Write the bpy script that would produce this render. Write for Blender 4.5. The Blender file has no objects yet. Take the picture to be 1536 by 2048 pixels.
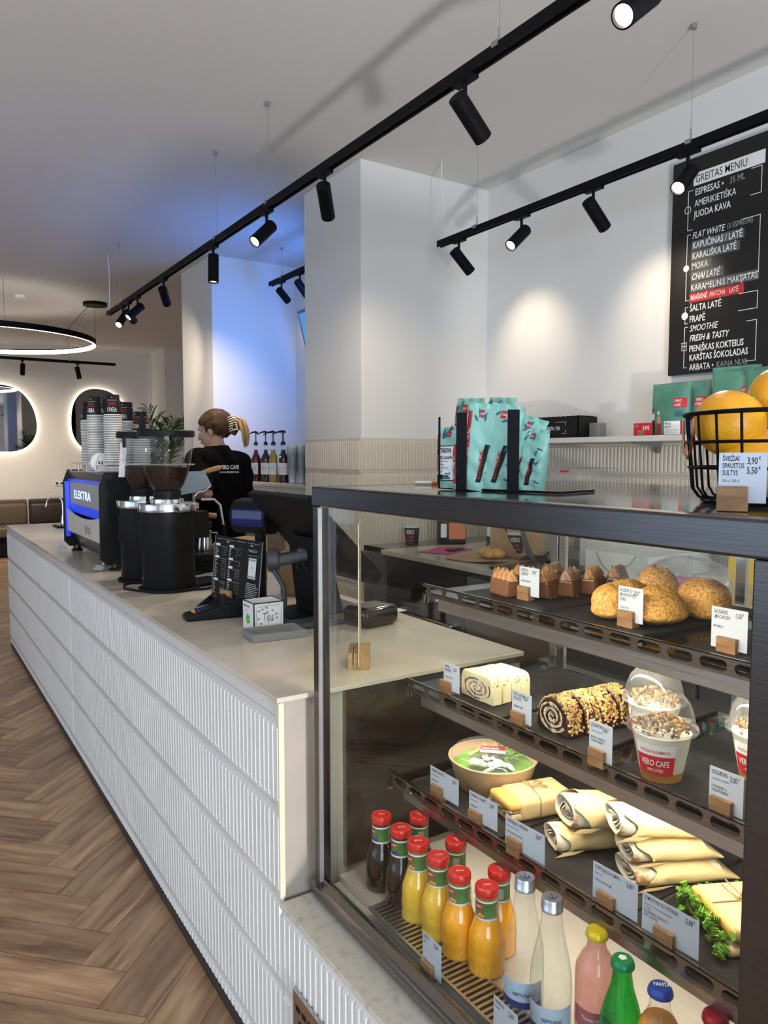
import bpy, bmesh, math, random
from mathutils import Vector, Matrix, Euler

random.seed(7)
SC = bpy.context.scene
COL = SC.collection
PI = math.pi

# ------------------------------------------------------------------ camera
EYE = Vector((0.0, 0.0, 1.5))
HEADING, TILT = math.radians(32.87), math.radians(4.27)
cam_data = bpy.data.cameras.new('camera')
cam_data.sensor_fit = 'VERTICAL'
cam_data.sensor_height = 24.0
cam_data.lens = 24.0 * 1500.0 / 2048.0
cam_data.clip_start = 0.05
cam_data.clip_end = 100
camera = bpy.data.objects.new('camera', cam_data)
camera.location = EYE
camera.rotation_euler = (PI / 2 - TILT, 0, -HEADING)
COL.objects.link(camera)
SC.camera = camera

# ------------------------------------------------------------------ colour management, sampling
SC.view_settings.view_transform = 'Standard'
SC.view_settings.look = 'None'
SC.view_settings.gamma = 1.0
SC.view_settings.use_curve_mapping = False
SC.view_settings.exposure = 0.3
SC.cycles.use_denoising = True
SC.cycles.use_adaptive_sampling = True
SC.cycles.adaptive_threshold = 0.02
SC.cycles.max_bounces = 8
SC.cycles.diffuse_bounces = 4
SC.cycles.glossy_bounces = 4
SC.cycles.transmission_bounces = 8
SC.cycles.transparent_max_bounces = 24
SC.cycles.caustics_reflective = False
SC.cycles.caustics_refractive = False
SC.cycles.sample_clamp_indirect = 4.0

# ------------------------------------------------------------------ world: overcast daylight outside the windows
world = bpy.data.worlds.new('world')
SC.world = world
world.use_nodes = True
wn = world.node_tree
wn.nodes['Background'].inputs[0].default_value = (0.55, 0.72, 1.0, 1)
wn.nodes['Background'].inputs[1].default_value = 1.0


def area_light(name, loc, target, sx, sy, energy, color, spread=180, parent=None):
    d = bpy.data.lights.new(name, 'AREA')
    d.shape = 'RECTANGLE'
    d.size, d.size_y = sx, sy
    d.energy = energy
    d.color = color
    d.spread = math.radians(spread)
    o = bpy.data.objects.new(name, d)
    o.location = loc
    v = Vector(target) - Vector(loc)
    o.rotation_euler = v.to_track_quat('-Z', 'Y').to_euler()
    if parent:
        o.parent = parent
    COL.objects.link(o)
    return o


# daylight through the shop windows: near wall (behind the camera) and the left wall
DAY = (0.70, 0.84, 1.0)
area_light('daylight_near', (-0.9, -3.42, 1.55), (-0.9, 5, 2.6), 3.6, 2.3, 165, DAY)
area_light('daylight_left_a', (-3.52, 2.25, 1.6), (3, 1.8, 1.6), 3.9, 2.2, 28, DAY)
area_light('daylight_left_b', (-3.52, 9.9, 1.6), (3, 9.9, 1.2), 2.2, 2.2, 6, DAY)
# added low spot for reflected sunlight; brightens the ceiling, throws the track's shadow
gl_ = bpy.data.lights.new('added_glint_spot', 'SPOT')
gl_.energy = 560
gl_.color = (1.0, 0.95, 0.90)
gl_.spot_size = math.radians(130)
gl_.spot_blend = 1.0
gl_.shadow_soft_size = 0.13
go_ = bpy.data.objects.new('added_glint_spot', gl_)
go_.location = (0.30, -2.6, 0.08)
go_.rotation_euler = (Vector((0.5, 2.2, 3.24)) - go_.location).to_track_quat('-Z', 'Y').to_euler()
COL.objects.link(go_)


# ------------------------------------------------------------------ node materials
def _new(name):
    m = bpy.data.materials.new(name)
    m.use_nodes = True
    nt = m.node_tree
    return m, nt, nt.nodes['Principled BSDF']


def rgb(c):
    return (c[0], c[1], c[2], 1)


def mat(name, col, rough=0.5, metal=0.0, col2=None, scale=8.0, stretch=(1, 1, 1), bump=0.0, bscale=None,
        spec=0.5, coat=0.0, emit=None, estr=0.0, trans=0.0, ior=1.45, sss=0.0, ssr=(0.02, 0.01, 0.005), detail=4.0,
        lo=0.35, hi=0.65, tex='noise'):
    m, nt, b = _new(name)
    b.inputs['Roughness'].default_value = rough
    b.inputs['Metallic'].default_value = metal
    b.inputs['Specular IOR Level'].default_value = spec
    b.inputs['Coat Weight'].default_value = coat
    b.inputs['Coat Roughness'].default_value = 0.05
    b.inputs['Transmission Weight'].default_value = trans
    b.inputs['IOR'].default_value = ior
    if sss:
        b.inputs['Subsurface Weight'].default_value = sss
        b.inputs['Subsurface Radius'].default_value = ssr
        b.inputs['Subsurface Scale'].default_value = 1.0
    tc = nt.nodes.new('ShaderNodeTexCoord')
    mp = nt.nodes.new('ShaderNodeMapping')
    mp.inputs['Scale'].default_value = stretch
    nt.links.new(tc.outputs['Object'], mp.inputs['Vector'])
    if tex == 'voronoi':
        nz = nt.nodes.new('ShaderNodeTexVoronoi')
        nz.inputs['Scale'].default_value = scale
        fac = nz.outputs['Distance']
    else:
        nz = nt.nodes.new('ShaderNodeTexNoise')
        nz.inputs['Scale'].default_value = scale
        nz.inputs['Detail'].default_value = detail
        fac = nz.outputs['Fac']
    nt.links.new(mp.outputs['Vector'], nz.inputs['Vector'])
    rp = nt.nodes.new('ShaderNodeValToRGB')
    rp.color_ramp.elements[0].position = lo
    rp.color_ramp.elements[1].position = hi
    c2 = col2 if col2 else tuple(x * 0.93 for x in col)
    rp.color_ramp.elements[0].color = rgb(c2)
    rp.color_ramp.elements[1].color = rgb(col)
    nt.links.new(fac, rp.inputs['Fac'])
    nt.links.new(rp.outputs['Color'], b.inputs['Base Color'])
    if emit:
        b.inputs['Emission Color'].default_value = rgb(emit)
        b.inputs['Emission Strength'].default_value = estr
    if bump:
        bt = nt.nodes.new('ShaderNodeTexNoise')
        bt.inputs['Scale'].default_value = bscale or scale
        bt.inputs['Detail'].default_value = 3
        nt.links.new(mp.outputs['Vector'], bt.inputs['Vector'])
        bp = nt.nodes.new('ShaderNodeBump')
        bp.inputs['Strength'].default_value = bump
        bp.inputs['Distance'].default_value = 0.002
        nt.links.new(bt.outputs['Fac'], bp.inputs['Height'])
        nt.links.new(bp.outputs['Normal'], b.inputs['Normal'])
    return m


def thin_glass(name, tint=(1, 1, 1), ior=1.45, rough=0.0, haze=0.0, hazecol=(0.9, 0.9, 0.9), bump=0.0, bscale=30):
    """a thin clear sheet: passes light straight through and mirrors by the Fresnel amount"""
    m = bpy.data.materials.new(name)
    m.use_nodes = True
    nt = m.node_tree
    nt.nodes.remove(nt.nodes['Principled BSDF'])
    out = nt.nodes['Material Output']
    tr = nt.nodes.new('ShaderNodeBsdfTransparent')
    tr.inputs[0].default_value = rgb(tint)
    gl = nt.nodes.new('ShaderNodeBsdfGlossy')
    gl.inputs['Roughness'].default_value = rough
    # Schlick reflectance from either side of the sheet
    f0 = ((ior - 1) / (ior + 1)) ** 2
    ge = nt.nodes.new('ShaderNodeNewGeometry')
    dot = nt.nodes.new('ShaderNodeVectorMath')
    dot.operation = 'DOT_PRODUCT'
    nt.links.new(ge.outputs['Incoming'], dot.inputs[0])
    nt.links.new(ge.outputs['Normal'], dot.inputs[1])

    def mth(op, a, b_=None):
        q = nt.nodes.new('ShaderNodeMath')
        q.operation = op
        for i, v in enumerate((a, b_)):
            if v is None:
                continue
            if isinstance(v, (int, float)):
                q.inputs[i].default_value = v
            else:
                nt.links.new(v, q.inputs[i])
        return q.outputs[0]
    fac = mth('ADD', f0, mth('MULTIPLY', 1 - f0, mth('POWER', mth('SUBTRACT', 1.0, mth('ABSOLUTE', dot.outputs['Value'])), 5.0)))
    mx = nt.nodes.new('ShaderNodeMixShader')
    nt.links.new(fac, mx.inputs[0])
    nt.links.new(tr.outputs[0], mx.inputs[1])
    nt.links.new(gl.outputs[0], mx.inputs[2])
    tc = nt.nodes.new('ShaderNodeTexCoord')
    nz = nt.nodes.new('ShaderNodeTexNoise')
    nz.inputs['Scale'].default_value = bscale
    nt.links.new(tc.outputs['Object'], nz.inputs['Vector'])
    if bump:
        bp = nt.nodes.new('ShaderNodeBump')
        bp.inputs['Strength'].default_value = bump
        bp.inputs['Distance'].default_value = 0.004
        nt.links.new(nz.outputs['Fac'], bp.inputs['Height'])
        nt.links.new(bp.outputs['Normal'], gl.inputs['Normal'])
        nt.links.new(bp.outputs['Normal'], dot.inputs[1])
    last = mx
    if haze:
        df = nt.nodes.new('ShaderNodeBsdfDiffuse')
        df.inputs[0].default_value = rgb(hazecol)
        mr = nt.nodes.new('ShaderNodeMapRange')
        mr.inputs['To Min'].default_value = haze * 0.5
        mr.inputs['To Max'].default_value = haze * 1.5
        nt.links.new(nz.outputs['Fac'], mr.inputs['Value'])
        m2 = nt.nodes.new('ShaderNodeMixShader')
        nt.links.new(mr.outputs[0], m2.inputs[0])
        nt.links.new(mx.outputs[0], m2.inputs[1])
        nt.links.new(df.outputs[0], m2.inputs[2])
        last = m2
    nt.links.new(last.outputs[0], out.inputs['Surface'])
    return m


def wood_floor(name):
    m, nt, b = _new(name)
    uv = nt.nodes.new('ShaderNodeUVMap')
    mp = nt.nodes.new('ShaderNodeMapping')
    mp.inputs['Scale'].default_value = (1.3, 11, 1)
    nt.links.new(uv.outputs[0], mp.inputs['Vector'])
    nz = nt.nodes.new('ShaderNodeTexNoise')
    nz.inputs['Scale'].default_value = 2.2
    nz.inputs['Detail'].default_value = 6
    nz.inputs['Distortion'].default_value = 0.6
    nt.links.new(mp.outputs[0], nz.inputs['Vector'])
    rp = nt.nodes.new('ShaderNodeValToRGB')
    e = rp.color_ramp.elements
    e[0].position, e[0].color = 0.32, rgb((0.20, 0.10, 0.05))
    e[1].position, e[1].color = 0.68, rgb((0.50, 0.31, 0.17))
    nt.links.new(nz.outputs['Fac'], rp.inputs['Fac'])
    at = nt.nodes.new('ShaderNodeAttribute')
    at.attribute_name = 'tone'
    mx = nt.nodes.new('ShaderNodeMix')
    mx.data_type = 'RGBA'
    mx.blend_type = 'MULTIPLY'
    mx.inputs[0].default_value = 1.0
    cr = nt.nodes.new('ShaderNodeMapRange')
    cr.inputs['To Min'].default_value = 0.78
    cr.inputs['To Max'].default_value = 1.22
    nt.links.new(at.outputs['Fac'], cr.inputs['Value'])
    nt.links.new(rp.outputs['Color'], mx.inputs[6])
    nt.links.new(cr.outputs[0], mx.inputs[7])
    nt.links.new(mx.outputs[2], b.inputs['Base Color'])
    b.inputs['Roughness'].default_value = 0.38
    bp = nt.nodes.new('ShaderNodeBump')
    bp.inputs['Strength'].default_value = 0.25
    bp.inputs['Distance'].default_value = 0.001
    nt.links.new(nz.outputs['Fac'], bp.inputs['Height'])
    nt.links.new(bp.outputs['Normal'], b.inputs['Normal'])
    return m


def brushed(name, col, rough=0.28, axis=1):
    st = [60, 60, 60]
    st[axis] = 1.5
    m = mat(name, col, rough=rough, metal=1.0, scale=6, stretch=tuple(st), bump=0.06, bscale=6, col2=tuple(c * 0.85 for c in col))
    return m


M = {}
M['plaster'] = mat('white_plaster', (0.72, 0.71, 0.69), 0.75, col2=(0.70, 0.69, 0.67), scale=1.3, bump=0.03, bscale=60)
M['ceiling'] = mat('ceiling_paint', (0.66, 0.655, 0.645), 0.8, col2=(0.64, 0.635, 0.62), scale=1.1)
M['floor'] = wood_floor('herringbone_wood')
M['groove'] = mat('floor_groove', (0.05, 0.03, 0.02), 0.7)
M['tile'] = mat('white_fluted_tile', (0.68, 0.68, 0.67), 0.33, col2=(0.64, 0.64, 0.63), scale=3)
M['tile_beige'] = mat('beige_fluted_tile', (0.62, 0.56, 0.46), 0.4, col2=(0.59, 0.53, 0.43), scale=3)
M['grout'] = mat('grout', (0.46, 0.45, 0.44), 0.8)
M['stone'] = mat('worktop_stone', (0.66, 0.60, 0.50), 0.22, col2=(0.46, 0.41, 0.335), scale=2.6, detail=8, lo=0.3, hi=0.7, bump=0.02, bscale=40)
M['ledge'] = mat('speckled_ledge_stone', (0.58, 0.54, 0.47), 0.4, col2=(0.40, 0.365, 0.31), scale=45, detail=6, lo=0.25, hi=0.5)
M['steel'] = brushed('brushed_steel', (0.56, 0.53, 0.50), 0.30)
M['steel_mid'] = brushed('bronze_grey_steel', (0.30, 0.265, 0.235), 0.24)
M['steel_deck'] = mat('satin_steel_deck', (0.60, 0.55, 0.49), 0.34, metal=0.55, scale=6, stretch=(60, 1.5, 60), bump=0.05)
M['steel_dark'] = brushed('dark_brushed_steel', (0.115, 0.112, 0.115), 0.26)
M['steel_bright'] = brushed('bright_steel', (0.68, 0.67, 0.65), 0.2)
M['chrome'] = mat('chrome', (0.8, 0.8, 0.8), 0.08, metal=1.0)
M['chrome_milled'] = mat('milled_chrome', (0.8, 0.82, 0.84), 0.15, metal=1.0, col2=(0.45, 0.46, 0.48), scale=30, stretch=(1, 1, 0.02), lo=0.45, hi=0.55)
M['alu'] = mat('satin_aluminium', (0.42, 0.43, 0.44), 0.35, metal=0.9)
M['blackmetal'] = mat('black_powder_coat', (0.006, 0.006, 0.007), 0.5, spec=0.08)
M['blackgloss'] = mat('black_gloss_plastic', (0.008, 0.008, 0.009), 0.12, coat=0.4)
M['blackmatte'] = mat('black_matte_plastic', (0.007, 0.007, 0.0075), 0.5, spec=0.18)
M['greyplastic'] = mat('dark_grey_plastic', (0.055, 0.058, 0.062), 0.5)
M['glass'] = thin_glass('case_glass', (0.975, 0.99, 0.98), 1.30)
M['darkglass'] = mat('dark_top_glass', (0.025, 0.026, 0.024), 0.08, spec=0.7, col2=(0.05, 0.052, 0.048), scale=60, lo=0.6, hi=0.8)
M['glassedge'] = mat('glass_edge', (0.35, 0.5, 0.45), 0.1, spec=0.6)
M['shelfglass'] = thin_glass('shelf_glass', (0.50, 0.51, 0.49), 1.6)
M['slate'] = mat('slate_board', (0.013, 0.013, 0.014), 0.5, spec=0.15, col2=(0.026, 0.026, 0.027), scale=14, bump=0.25, bscale=40)
M['card'] = mat('white_card', (0.50, 0.54, 0.61), 0.6)
M['ink'] = mat('black_ink', (0.01, 0.01, 0.01), 0.6)
M['greyink'] = mat('grey_ink', (0.12, 0.12, 0.12), 0.6)
M['wood'] = mat('oak_block', (0.36, 0.20, 0.09), 0.5, col2=(0.20, 0.10, 0.045), scale=14, stretch=(1, 6, 6), bump=0.1)
M['wood_light'] = mat('light_wood', (0.50, 0.30, 0.12), 0.45, col2=(0.36, 0.2, 0.08), scale=14, stretch=(1, 6, 6))
M['red'] = mat('red_plastic', (0.62, 0.02, 0.015), 0.28, coat=0.3)
M['redink'] = mat('red_print', (0.55, 0.02, 0.03), 0.5)
M['white'] = mat('white_paper', (0.8, 0.8, 0.78), 0.6)
M['whiteink'] = mat('white_print', (0.85, 0.85, 0.85), 0.6)
M['paperrim'] = mat('cup_rim_paper', (0.82, 0.80, 0.74), 0.6)
M['blackpaper'] = mat('black_paper', (0.012, 0.011, 0.010), 0.55, spec=0.25)
M['leather'] = mat('taupe_leather', (0.13, 0.10, 0.07), 0.4, bump=0.2, bscale=60)
M['leather_dark'] = mat('dark_brown_leather', (0.035, 0.022, 0.016), 0.4, bump=0.2, bscale=60)
M['lamp'] = mat('lamp_lens', (1, 1, 1), 0.5, emit=(1.0, 0.86, 0.66), estr=14)
M['led'] = mat('led_diffuser', (1, 1, 1), 0.5, emit=(1.0, 0.90, 0.74), estr=6)
M['halo'] = mat('led_halo_strip', (1, 1, 1), 0.5, emit=(1.0, 0.86, 0.66), estr=18)
M['mirror'] = mat('mirror_silver', (0.55, 0.56, 0.56), 0.02, metal=1.0)
M['skin'] = mat('skin', (0.56, 0.33, 0.235), 0.5, col2=(0.50, 0.27, 0.19), scale=9, sss=0.15)
M['hair'] = mat('brown_hair', (0.10, 0.05, 0.022), 0.65, spec=0.25, col2=(0.03, 0.014, 0.007), scale=30, stretch=(1, 0.1, 1), bump=0.6, bscale=60)
M['blonde'] = mat('blonde_hair', (0.56, 0.36, 0.16), 0.45, col2=(0.28, 0.15, 0.06), scale=60, stretch=(1, 1, 0.06), bump=0.8, bscale=60)
M['shirt'] = mat('black_cotton', (0.0035, 0.0035, 0.004), 0.9, spec=0.08, bump=0.2, bscale=30)
M['leaf'] = mat('palm_leaf', (0.035, 0.10, 0.018), 0.4, col2=(0.015, 0.05, 0.008), scale=12)
M['kraft'] = mat('kraft_paper', (0.50, 0.33, 0.17), 0.7, col2=(0.44, 0.28, 0.14), scale=40)
M['kraft_light'] = mat('light_kraft_paper', (0.60, 0.45, 0.23), 0.65, col2=(0.54, 0.38, 0.18), scale=6, bump=0.5, bscale=14)
M['wax'] = mat('waxed_paper', (0.68, 0.53, 0.27), 0.5, col2=(0.58, 0.42, 0.19), scale=5, bump=0.9, bscale=12, sss=0.1)
M['tortilla'] = mat('tortilla', (0.66, 0.57, 0.42), 0.7, col2=(0.34, 0.18, 0.07), scale=38, lo=0.34, hi=0.44)
M['filling'] = mat('wrap_filling', (0.42, 0.36, 0.28), 0.6, col2=(0.16, 0.12, 0.09), scale=60, bump=0.6)
M['crust'] = mat('golden_crust', (0.72, 0.42, 0.12), 0.55, col2=(0.60, 0.28, 0.06), scale=20)
M['bread'] = mat('bread_crumb', (0.70, 0.55, 0.30), 0.8, col2=(0.5, 0.33, 0.14), scale=70, bump=0.5)
M['bun'] = mat('craquelin_bun', (0.48, 0.21, 0.040), 0.6, col2=(0.80, 0.47, 0.13), scale=190, tex='voronoi', lo=0.25, hi=0.8, bump=1.0, bscale=150)
M['choc'] = mat('milk_chocolate', (0.20, 0.085, 0.04), 0.25, col2=(0.17, 0.07, 0.032), scale=10, bump=0.1)
M['cream'] = mat('caramel_cream', (0.50, 0.27, 0.11), 0.45, col2=(0.40, 0.19, 0.07), scale=30)
M['cream_pale'] = mat('cocoa_cream', (0.42, 0.27, 0.18), 0.5, col2=(0.34, 0.2, 0.13), scale=30)
M['nuts'] = mat('chopped_nuts', (0.64, 0.43, 0.17), 0.5, col2=(0.26, 0.12, 0.035), scale=40)
M['granola'] = mat('baked_granola', (0.50, 0.30, 0.11), 0.55, col2=(0.16, 0.06, 0.02), scale=45)
M['whitechoc'] = mat('white_glaze', (0.62, 0.56, 0.33), 0.3, col2=(0.74, 0.66, 0.42), scale=20, bump=0.2)
M['dark_cake'] = mat('dark_chocolate_cake', (0.045, 0.02, 0.012), 0.35, col2=(0.02, 0.01, 0.006), scale=30)
M['meringue'] = mat('pale_filling', (0.68, 0.58, 0.44), 0.6, col2=(0.34, 0.2, 0.13), scale=70, lo=0.4, hi=0.5)
M['lettuce'] = mat('lettuce', (0.20, 0.42, 0.03), 0.4, col2=(0.08, 0.22, 0.015), scale=30, sss=0.1)
M['yogurt'] = mat('yogurt', (0.80, 0.79, 0.70), 0.35, col2=(0.72, 0.70, 0.58), scale=25)
M['mango'] = mat('mango_puree', (0.60, 0.27, 0.02), 0.3)
M['egg'] = mat('egg_white', (0.75, 0.73, 0.65), 0.4, col2=(0.66, 0.55, 0.35), scale=30)
M['plastic'] = thin_glass('clear_plastic', (0.96, 0.97, 0.97), 1.5, haze=0.05)
M['plastic_cup'] = thin_glass('clear_cup', (0.97, 0.97, 0.97), 1.4, haze=0.03)
M['hopper'] = thin_glass('clear_hopper', (0.93, 0.94, 0.95), 1.45)
M['bag_film'] = thin_glass('crumpled_film', (0.90, 0.90, 0.88), 1.5, haze=0.07, bump=1.0, bscale=24)
M['twine'] = mat('twine', (0.30, 0.20, 0.11), 0.9, col2=(0.18, 0.11, 0.06), scale=90)
M['orange'] = mat('orange_peel', (0.86, 0.40, 0.015), 0.36, col2=(0.80, 0.32, 0.01), scale=4, bump=0.5, bscale=160)
M['leafcyan'] = mat('mint_foil', (0.33, 0.62, 0.51), 0.30, col2=(0.24, 0.52, 0.43), scale=8, bump=1.0, bscale=34)
M['darkteal'] = mat('dark_teal_print', (0.03, 0.12, 0.16), 0.4)
M['palemint'] = mat('pale_mint_print', (0.42, 0.68, 0.52), 0.4)
M['greenbag'] = mat('green_bag', (0.10, 0.29, 0.21), 0.42, col2=(0.065, 0.20, 0.15), scale=8, bump=0.6, bscale=9)
M['juice_dark'] = mat('blackcurrant_juice', (0.010, 0.002, 0.003), 0.06, coat=0.4, bump=0.5, bscale=55)
M['juice_pine'] = mat('pineapple_juice', (0.86, 0.56, 0.05), 0.06, coat=1.0, bump=0.8, bscale=70, col2=(0.74, 0.44, 0.03), scale=6, sss=0.3)
M['juice_orange'] = mat('orange_juice', (0.95, 0.44, 0.012), 0.06, coat=1.0, bump=0.8, bscale=70, col2=(0.85, 0.35, 0.01), scale=6, sss=0.3)
M['neck_dark'] = mat('dark_bottle_neck', (0.03, 0.025, 0.022), 0.05, coat=1.0)
M['neck_amber'] = mat('amber_bottle_neck', (0.34, 0.21, 0.05), 0.06, coat=1.0, col2=(0.25, 0.15, 0.03), scale=9)
M['labelgreen'] = mat('leaf_green_label', (0.045, 0.13, 0.03), 0.4, col2=(0.09, 0.22, 0.06), scale=26)
M['water'] = thin_glass('clear_bottle_glass', (0.97, 0.99, 0.98), 1.7, haze=0.05, hazecol=(0.95, 1.0, 0.98), bump=0.25, bscale=18)
M['rose'] = thin_glass('rose_bottle_glass', (0.86, 0.62, 0.60), 1.6, haze=0.16, hazecol=(0.85, 0.55, 0.53))
M['green_glass'] = thin_glass('green_bottle_glass', (0.10, 0.75, 0.18), 1.7, haze=0.35, hazecol=(0.02, 0.42, 0.07))
M['soda'] = mat('orange_soda', (0.70, 0.30, 0.01), 0.05, coat=1.0, col2=(0.55, 0.20, 0.01), scale=20, sss=0.3)
M['capsilver'] = mat('aluminium_cap', (0.62, 0.65, 0.70), 0.3, metal=0.9)
M['capyellow'] = mat('yellow_cap', (0.72, 0.55, 0.02), 0.3, metal=0.3)
M['capgreen'] = mat('green_cap', (0.01, 0.26, 0.10), 0.3, metal=0.3)
M['capblue'] = mat('blue_cap', (0.03, 0.08, 0.42), 0.3, metal=0.3)
M['capred'] = mat('crimson_cap', (0.36, 0.01, 0.03), 0.2, metal=0.4)
M['navy'] = mat('navy_print', (0.02, 0.03, 0.20), 0.4)
M['skyprint'] = mat('pale_blue_label', (0.50, 0.62, 0.75), 0.4)
M['bluelight'] = mat('blue_light_panel', (0.02, 0.05, 0.6), 0.3, emit=(0.02, 0.07, 0.9), estr=0.42)
M['bluescreen'] = mat('display_glass', (0.004, 0.004, 0.03), 0.08, coat=0.5, emit=(0.005, 0.01, 0.20), estr=0.05)
M['logo_blue'] = mat('backlit_letters', (0.7, 0.8, 1.0), 0.3, emit=(0.45, 0.6, 1.0), estr=1.2)
M['beans'] = mat('coffee_beans', (0.020, 0.007, 0.004), 0.55, spec=0.25, col2=(0.004, 0.0015, 0.001), scale=90, tex='voronoi', lo=0.1, hi=0.6, bump=1.0, bscale=90)
M['syrup_red'] = mat('red_syrup', (0.10, 0.004, 0.008), 0.06, coat=1.0)
M['syrup_dark'] = mat('dark_syrup', (0.012, 0.007, 0.005), 0.06, coat=1.0)
M['syrup_gold'] = mat('golden_syrup', (0.40, 0.24, 0.04), 0.06, coat=1.0)
M['pink'] = mat('pink_print', (0.62, 0.06, 0.26), 0.5)
M['orangeprint'] = mat('orange_print', (0.68, 0.20, 0.05), 0.5)
M['yellowprint'] = mat('yellow_print', (0.80, 0.50, 0.02), 0.5)
M['tray_grey'] = mat('grey_tray', (0.22, 0.22, 0.215), 0.45)
M['copper'] = mat('copper_wire', (0.65, 0.30, 0.18), 0.25, metal=1.0)
M['green'] = mat('bright_green_print', (0.05, 0.45, 0.05), 0.5)


# ------------------------------------------------------------------ mesh builder
class MB:
    def __init__(self):
        self.v, self.f, self.m, self.s = [], [], [], []
        self.T = Matrix.Identity(4)

    def add(self, vs, fs, m=0, smooth=False):
        o = len(self.v)
        T = self.T
        self.v += [tuple(T @ Vector(p)) for p in vs]
        self.f += [tuple(i + o for i in f) for f in fs]
        self.m += [m] * len(fs)
        self.s += [smooth] * len(fs)
        return self

    def box(self, x0, y0, z0, x1, y1, z1, m=0):
        vs = [(x, y, z) for z in (z0, z1) for y in (y0, y1) for x in (x0, x1)]
        fs = [(0, 2, 3, 1), (4, 5, 7, 6), (0, 1, 5, 4), (1, 3, 7, 5), (3, 2, 6, 7), (2, 0, 4, 6)]
        return self.add(vs, fs, m)

    def prism(self, poly, axis, a, b, m=0, smooth=False):
        """extrude a 2D polygon along an axis (0,1,2); the polygon lives in the two other axes in order"""
        def P(u, w, t):
            return {0: (t, u, w), 1: (u, t, w), 2: (u, w, t)}[axis]
        n = len(poly)
        vs = [P(u, w, a) for u, w in poly] + [P(u, w, b) for u, w in poly]
        self.add(vs, [tuple(range(n)), tuple(range(2 * n - 1, n - 1, -1))], m)
        o = len(self.v) - 2 * n
        fs = [(o + i, o + (i + 1) % n, o + n + (i + 1) % n, o + n + i) for i in range(n)]
        self.f += fs
        self.m += [m] * n
        self.s += [smooth] * n
        return self

    def sweep(self, rings, m=0, smooth=True, cap0=True, cap1=True, closed=False):
        n = len(rings[0])
        vs = [p for r in rings for p in r]
        fs = []
        R = len(rings)
        for i in range(R if closed else R - 1):
            j = (i + 1) % R
            for k in range(n):
                l = (k + 1) % n
                fs.append((i * n + k, i * n + l, j * n + l, j * n + k))
        self.add(vs, fs, m, smooth)
        o = len(self.v) - len(vs)
        caps = []
        if not closed:
            if cap0:
                caps.append(tuple(o + k for k in range(n)))
            if cap1:
                caps.append(tuple(o + (R - 1) * n + k for k in range(n - 1, -1, -1)))
        self.f += caps
        self.m += [m] * len(caps)
        self.s += [False] * len(caps)
        return self

    def cyl(self, p0, p1, r0, r1=None, n=16, m=0, cap0=True, cap1=True):
        r1 = r0 if r1 is None else r1
        p0, p1 = Vector(p0), Vector(p1)
        q = (p1 - p0).to_track_quat('Z', 'Y')
        rings = []
        for p, r in ((p0, r0), (p1, r1)):
            rings.append([p + q @ Vector((r * math.cos(2 * PI * k / n), r * math.sin(2 * PI * k / n), 0)) for k in range(n)])
        return self.sweep(rings, m, True, cap0, cap1)

    def tube(self, pts, r, n=8, m=0, closed=False, flat=None):
        pts = [Vector(p) for p in pts]
        R = len(pts)
        rs = r if isinstance(r, (list, tuple)) else [r] * R
        prev = None
        rings = []
        for i, p in enumerate(pts):
            a = pts[i - 1] if (i or closed) else p
            b = pts[(i + 1) % R] if (i < R - 1 or closed) else p
            t = (b - a).normalized()
            if prev is None:
                u = t.orthogonal().normalized() if flat is None else (Vector(flat) - t * t.dot(Vector(flat))).normalized()
            else:
                u = (prev - t * t.dot(prev)).normalized()
            prev = u
            w = t.cross(u)
            rings.append([p + (u * math.cos(2 * PI * k / n) + w * math.sin(2 * PI * k / n)) * rs[i] for k in range(n)])
        return self.sweep(rings, m, True, closed=closed)

    def lathe(self, prof, n=24, m=0, c=(0, 0, 0), mats=None, ripple=None, smooth=True):
        """prof: list of (r, z); r = 0 closes. mats: material per band"""
        vs, idx = [], []
        for r, z in prof:
            if r < 1e-6:
                idx.append([len(vs)] * n)
                vs.append((c[0], c[1], c[2] + z))
            else:
                row = []
                for k in range(n):
                    a = 2 * PI * k / n
                    rr = r * (1 + (ripple(k, z) if ripple else 0))
                    row.append(len(vs))
                    vs.append((c[0] + rr * math.cos(a), c[1] + rr * math.sin(a), c[2] + z))
                idx.append(row)
        for i in range(len(prof) - 1):
            fs = []
            A, B = idx[i], idx[i + 1]
            for k in range(n):
                l = (k + 1) % n
                q = []
                for t in (A[k], A[l], B[l], B[k]):
                    if t not in q:
                        q.append(t)
                if len(q) > 2:
                    fs.append(tuple(q))
            if i == 0:
                self.add(vs, fs, mats[0] if mats else m, smooth)
                base = len(self.v) - len(vs)
            else:
                self.f += [tuple(t + base for t in f) for f in fs]
                self.m += [mats[i] if mats else m] * len(fs)
                self.s += [smooth] * len(fs)
        return self

    def ellips(self, c, r, n=16, m=0, jit=0.0, power=1.0, rnd=None):
        rings = max(6, n // 2)
        vs, fs = [], []

        def sp(t):
            return math.copysign(abs(t) ** power, t)
        for i in range(rings + 1):
            th = PI * i / rings
            for k in range(n):
                a = 2 * PI * k / n
                x, y, z = sp(math.sin(th)) * sp(math.cos(a)), sp(math.sin(th)) * sp(math.sin(a)), sp(math.cos(th))
                j = 1 + (rnd or random).uniform(-jit, jit) if (jit and 0 < i < rings) else 1
                vs.append((c[0] + r[0] * x * j, c[1] + r[1] * y * j, c[2] + r[2] * z * j))
        for i in range(rings):
            for k in range(n):
                l = (k + 1) % n
                fs.append((i * n + k, i * n + l, (i + 1) * n + l, (i + 1) * n + k))
        return self.add(vs, fs, m, True)

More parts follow.
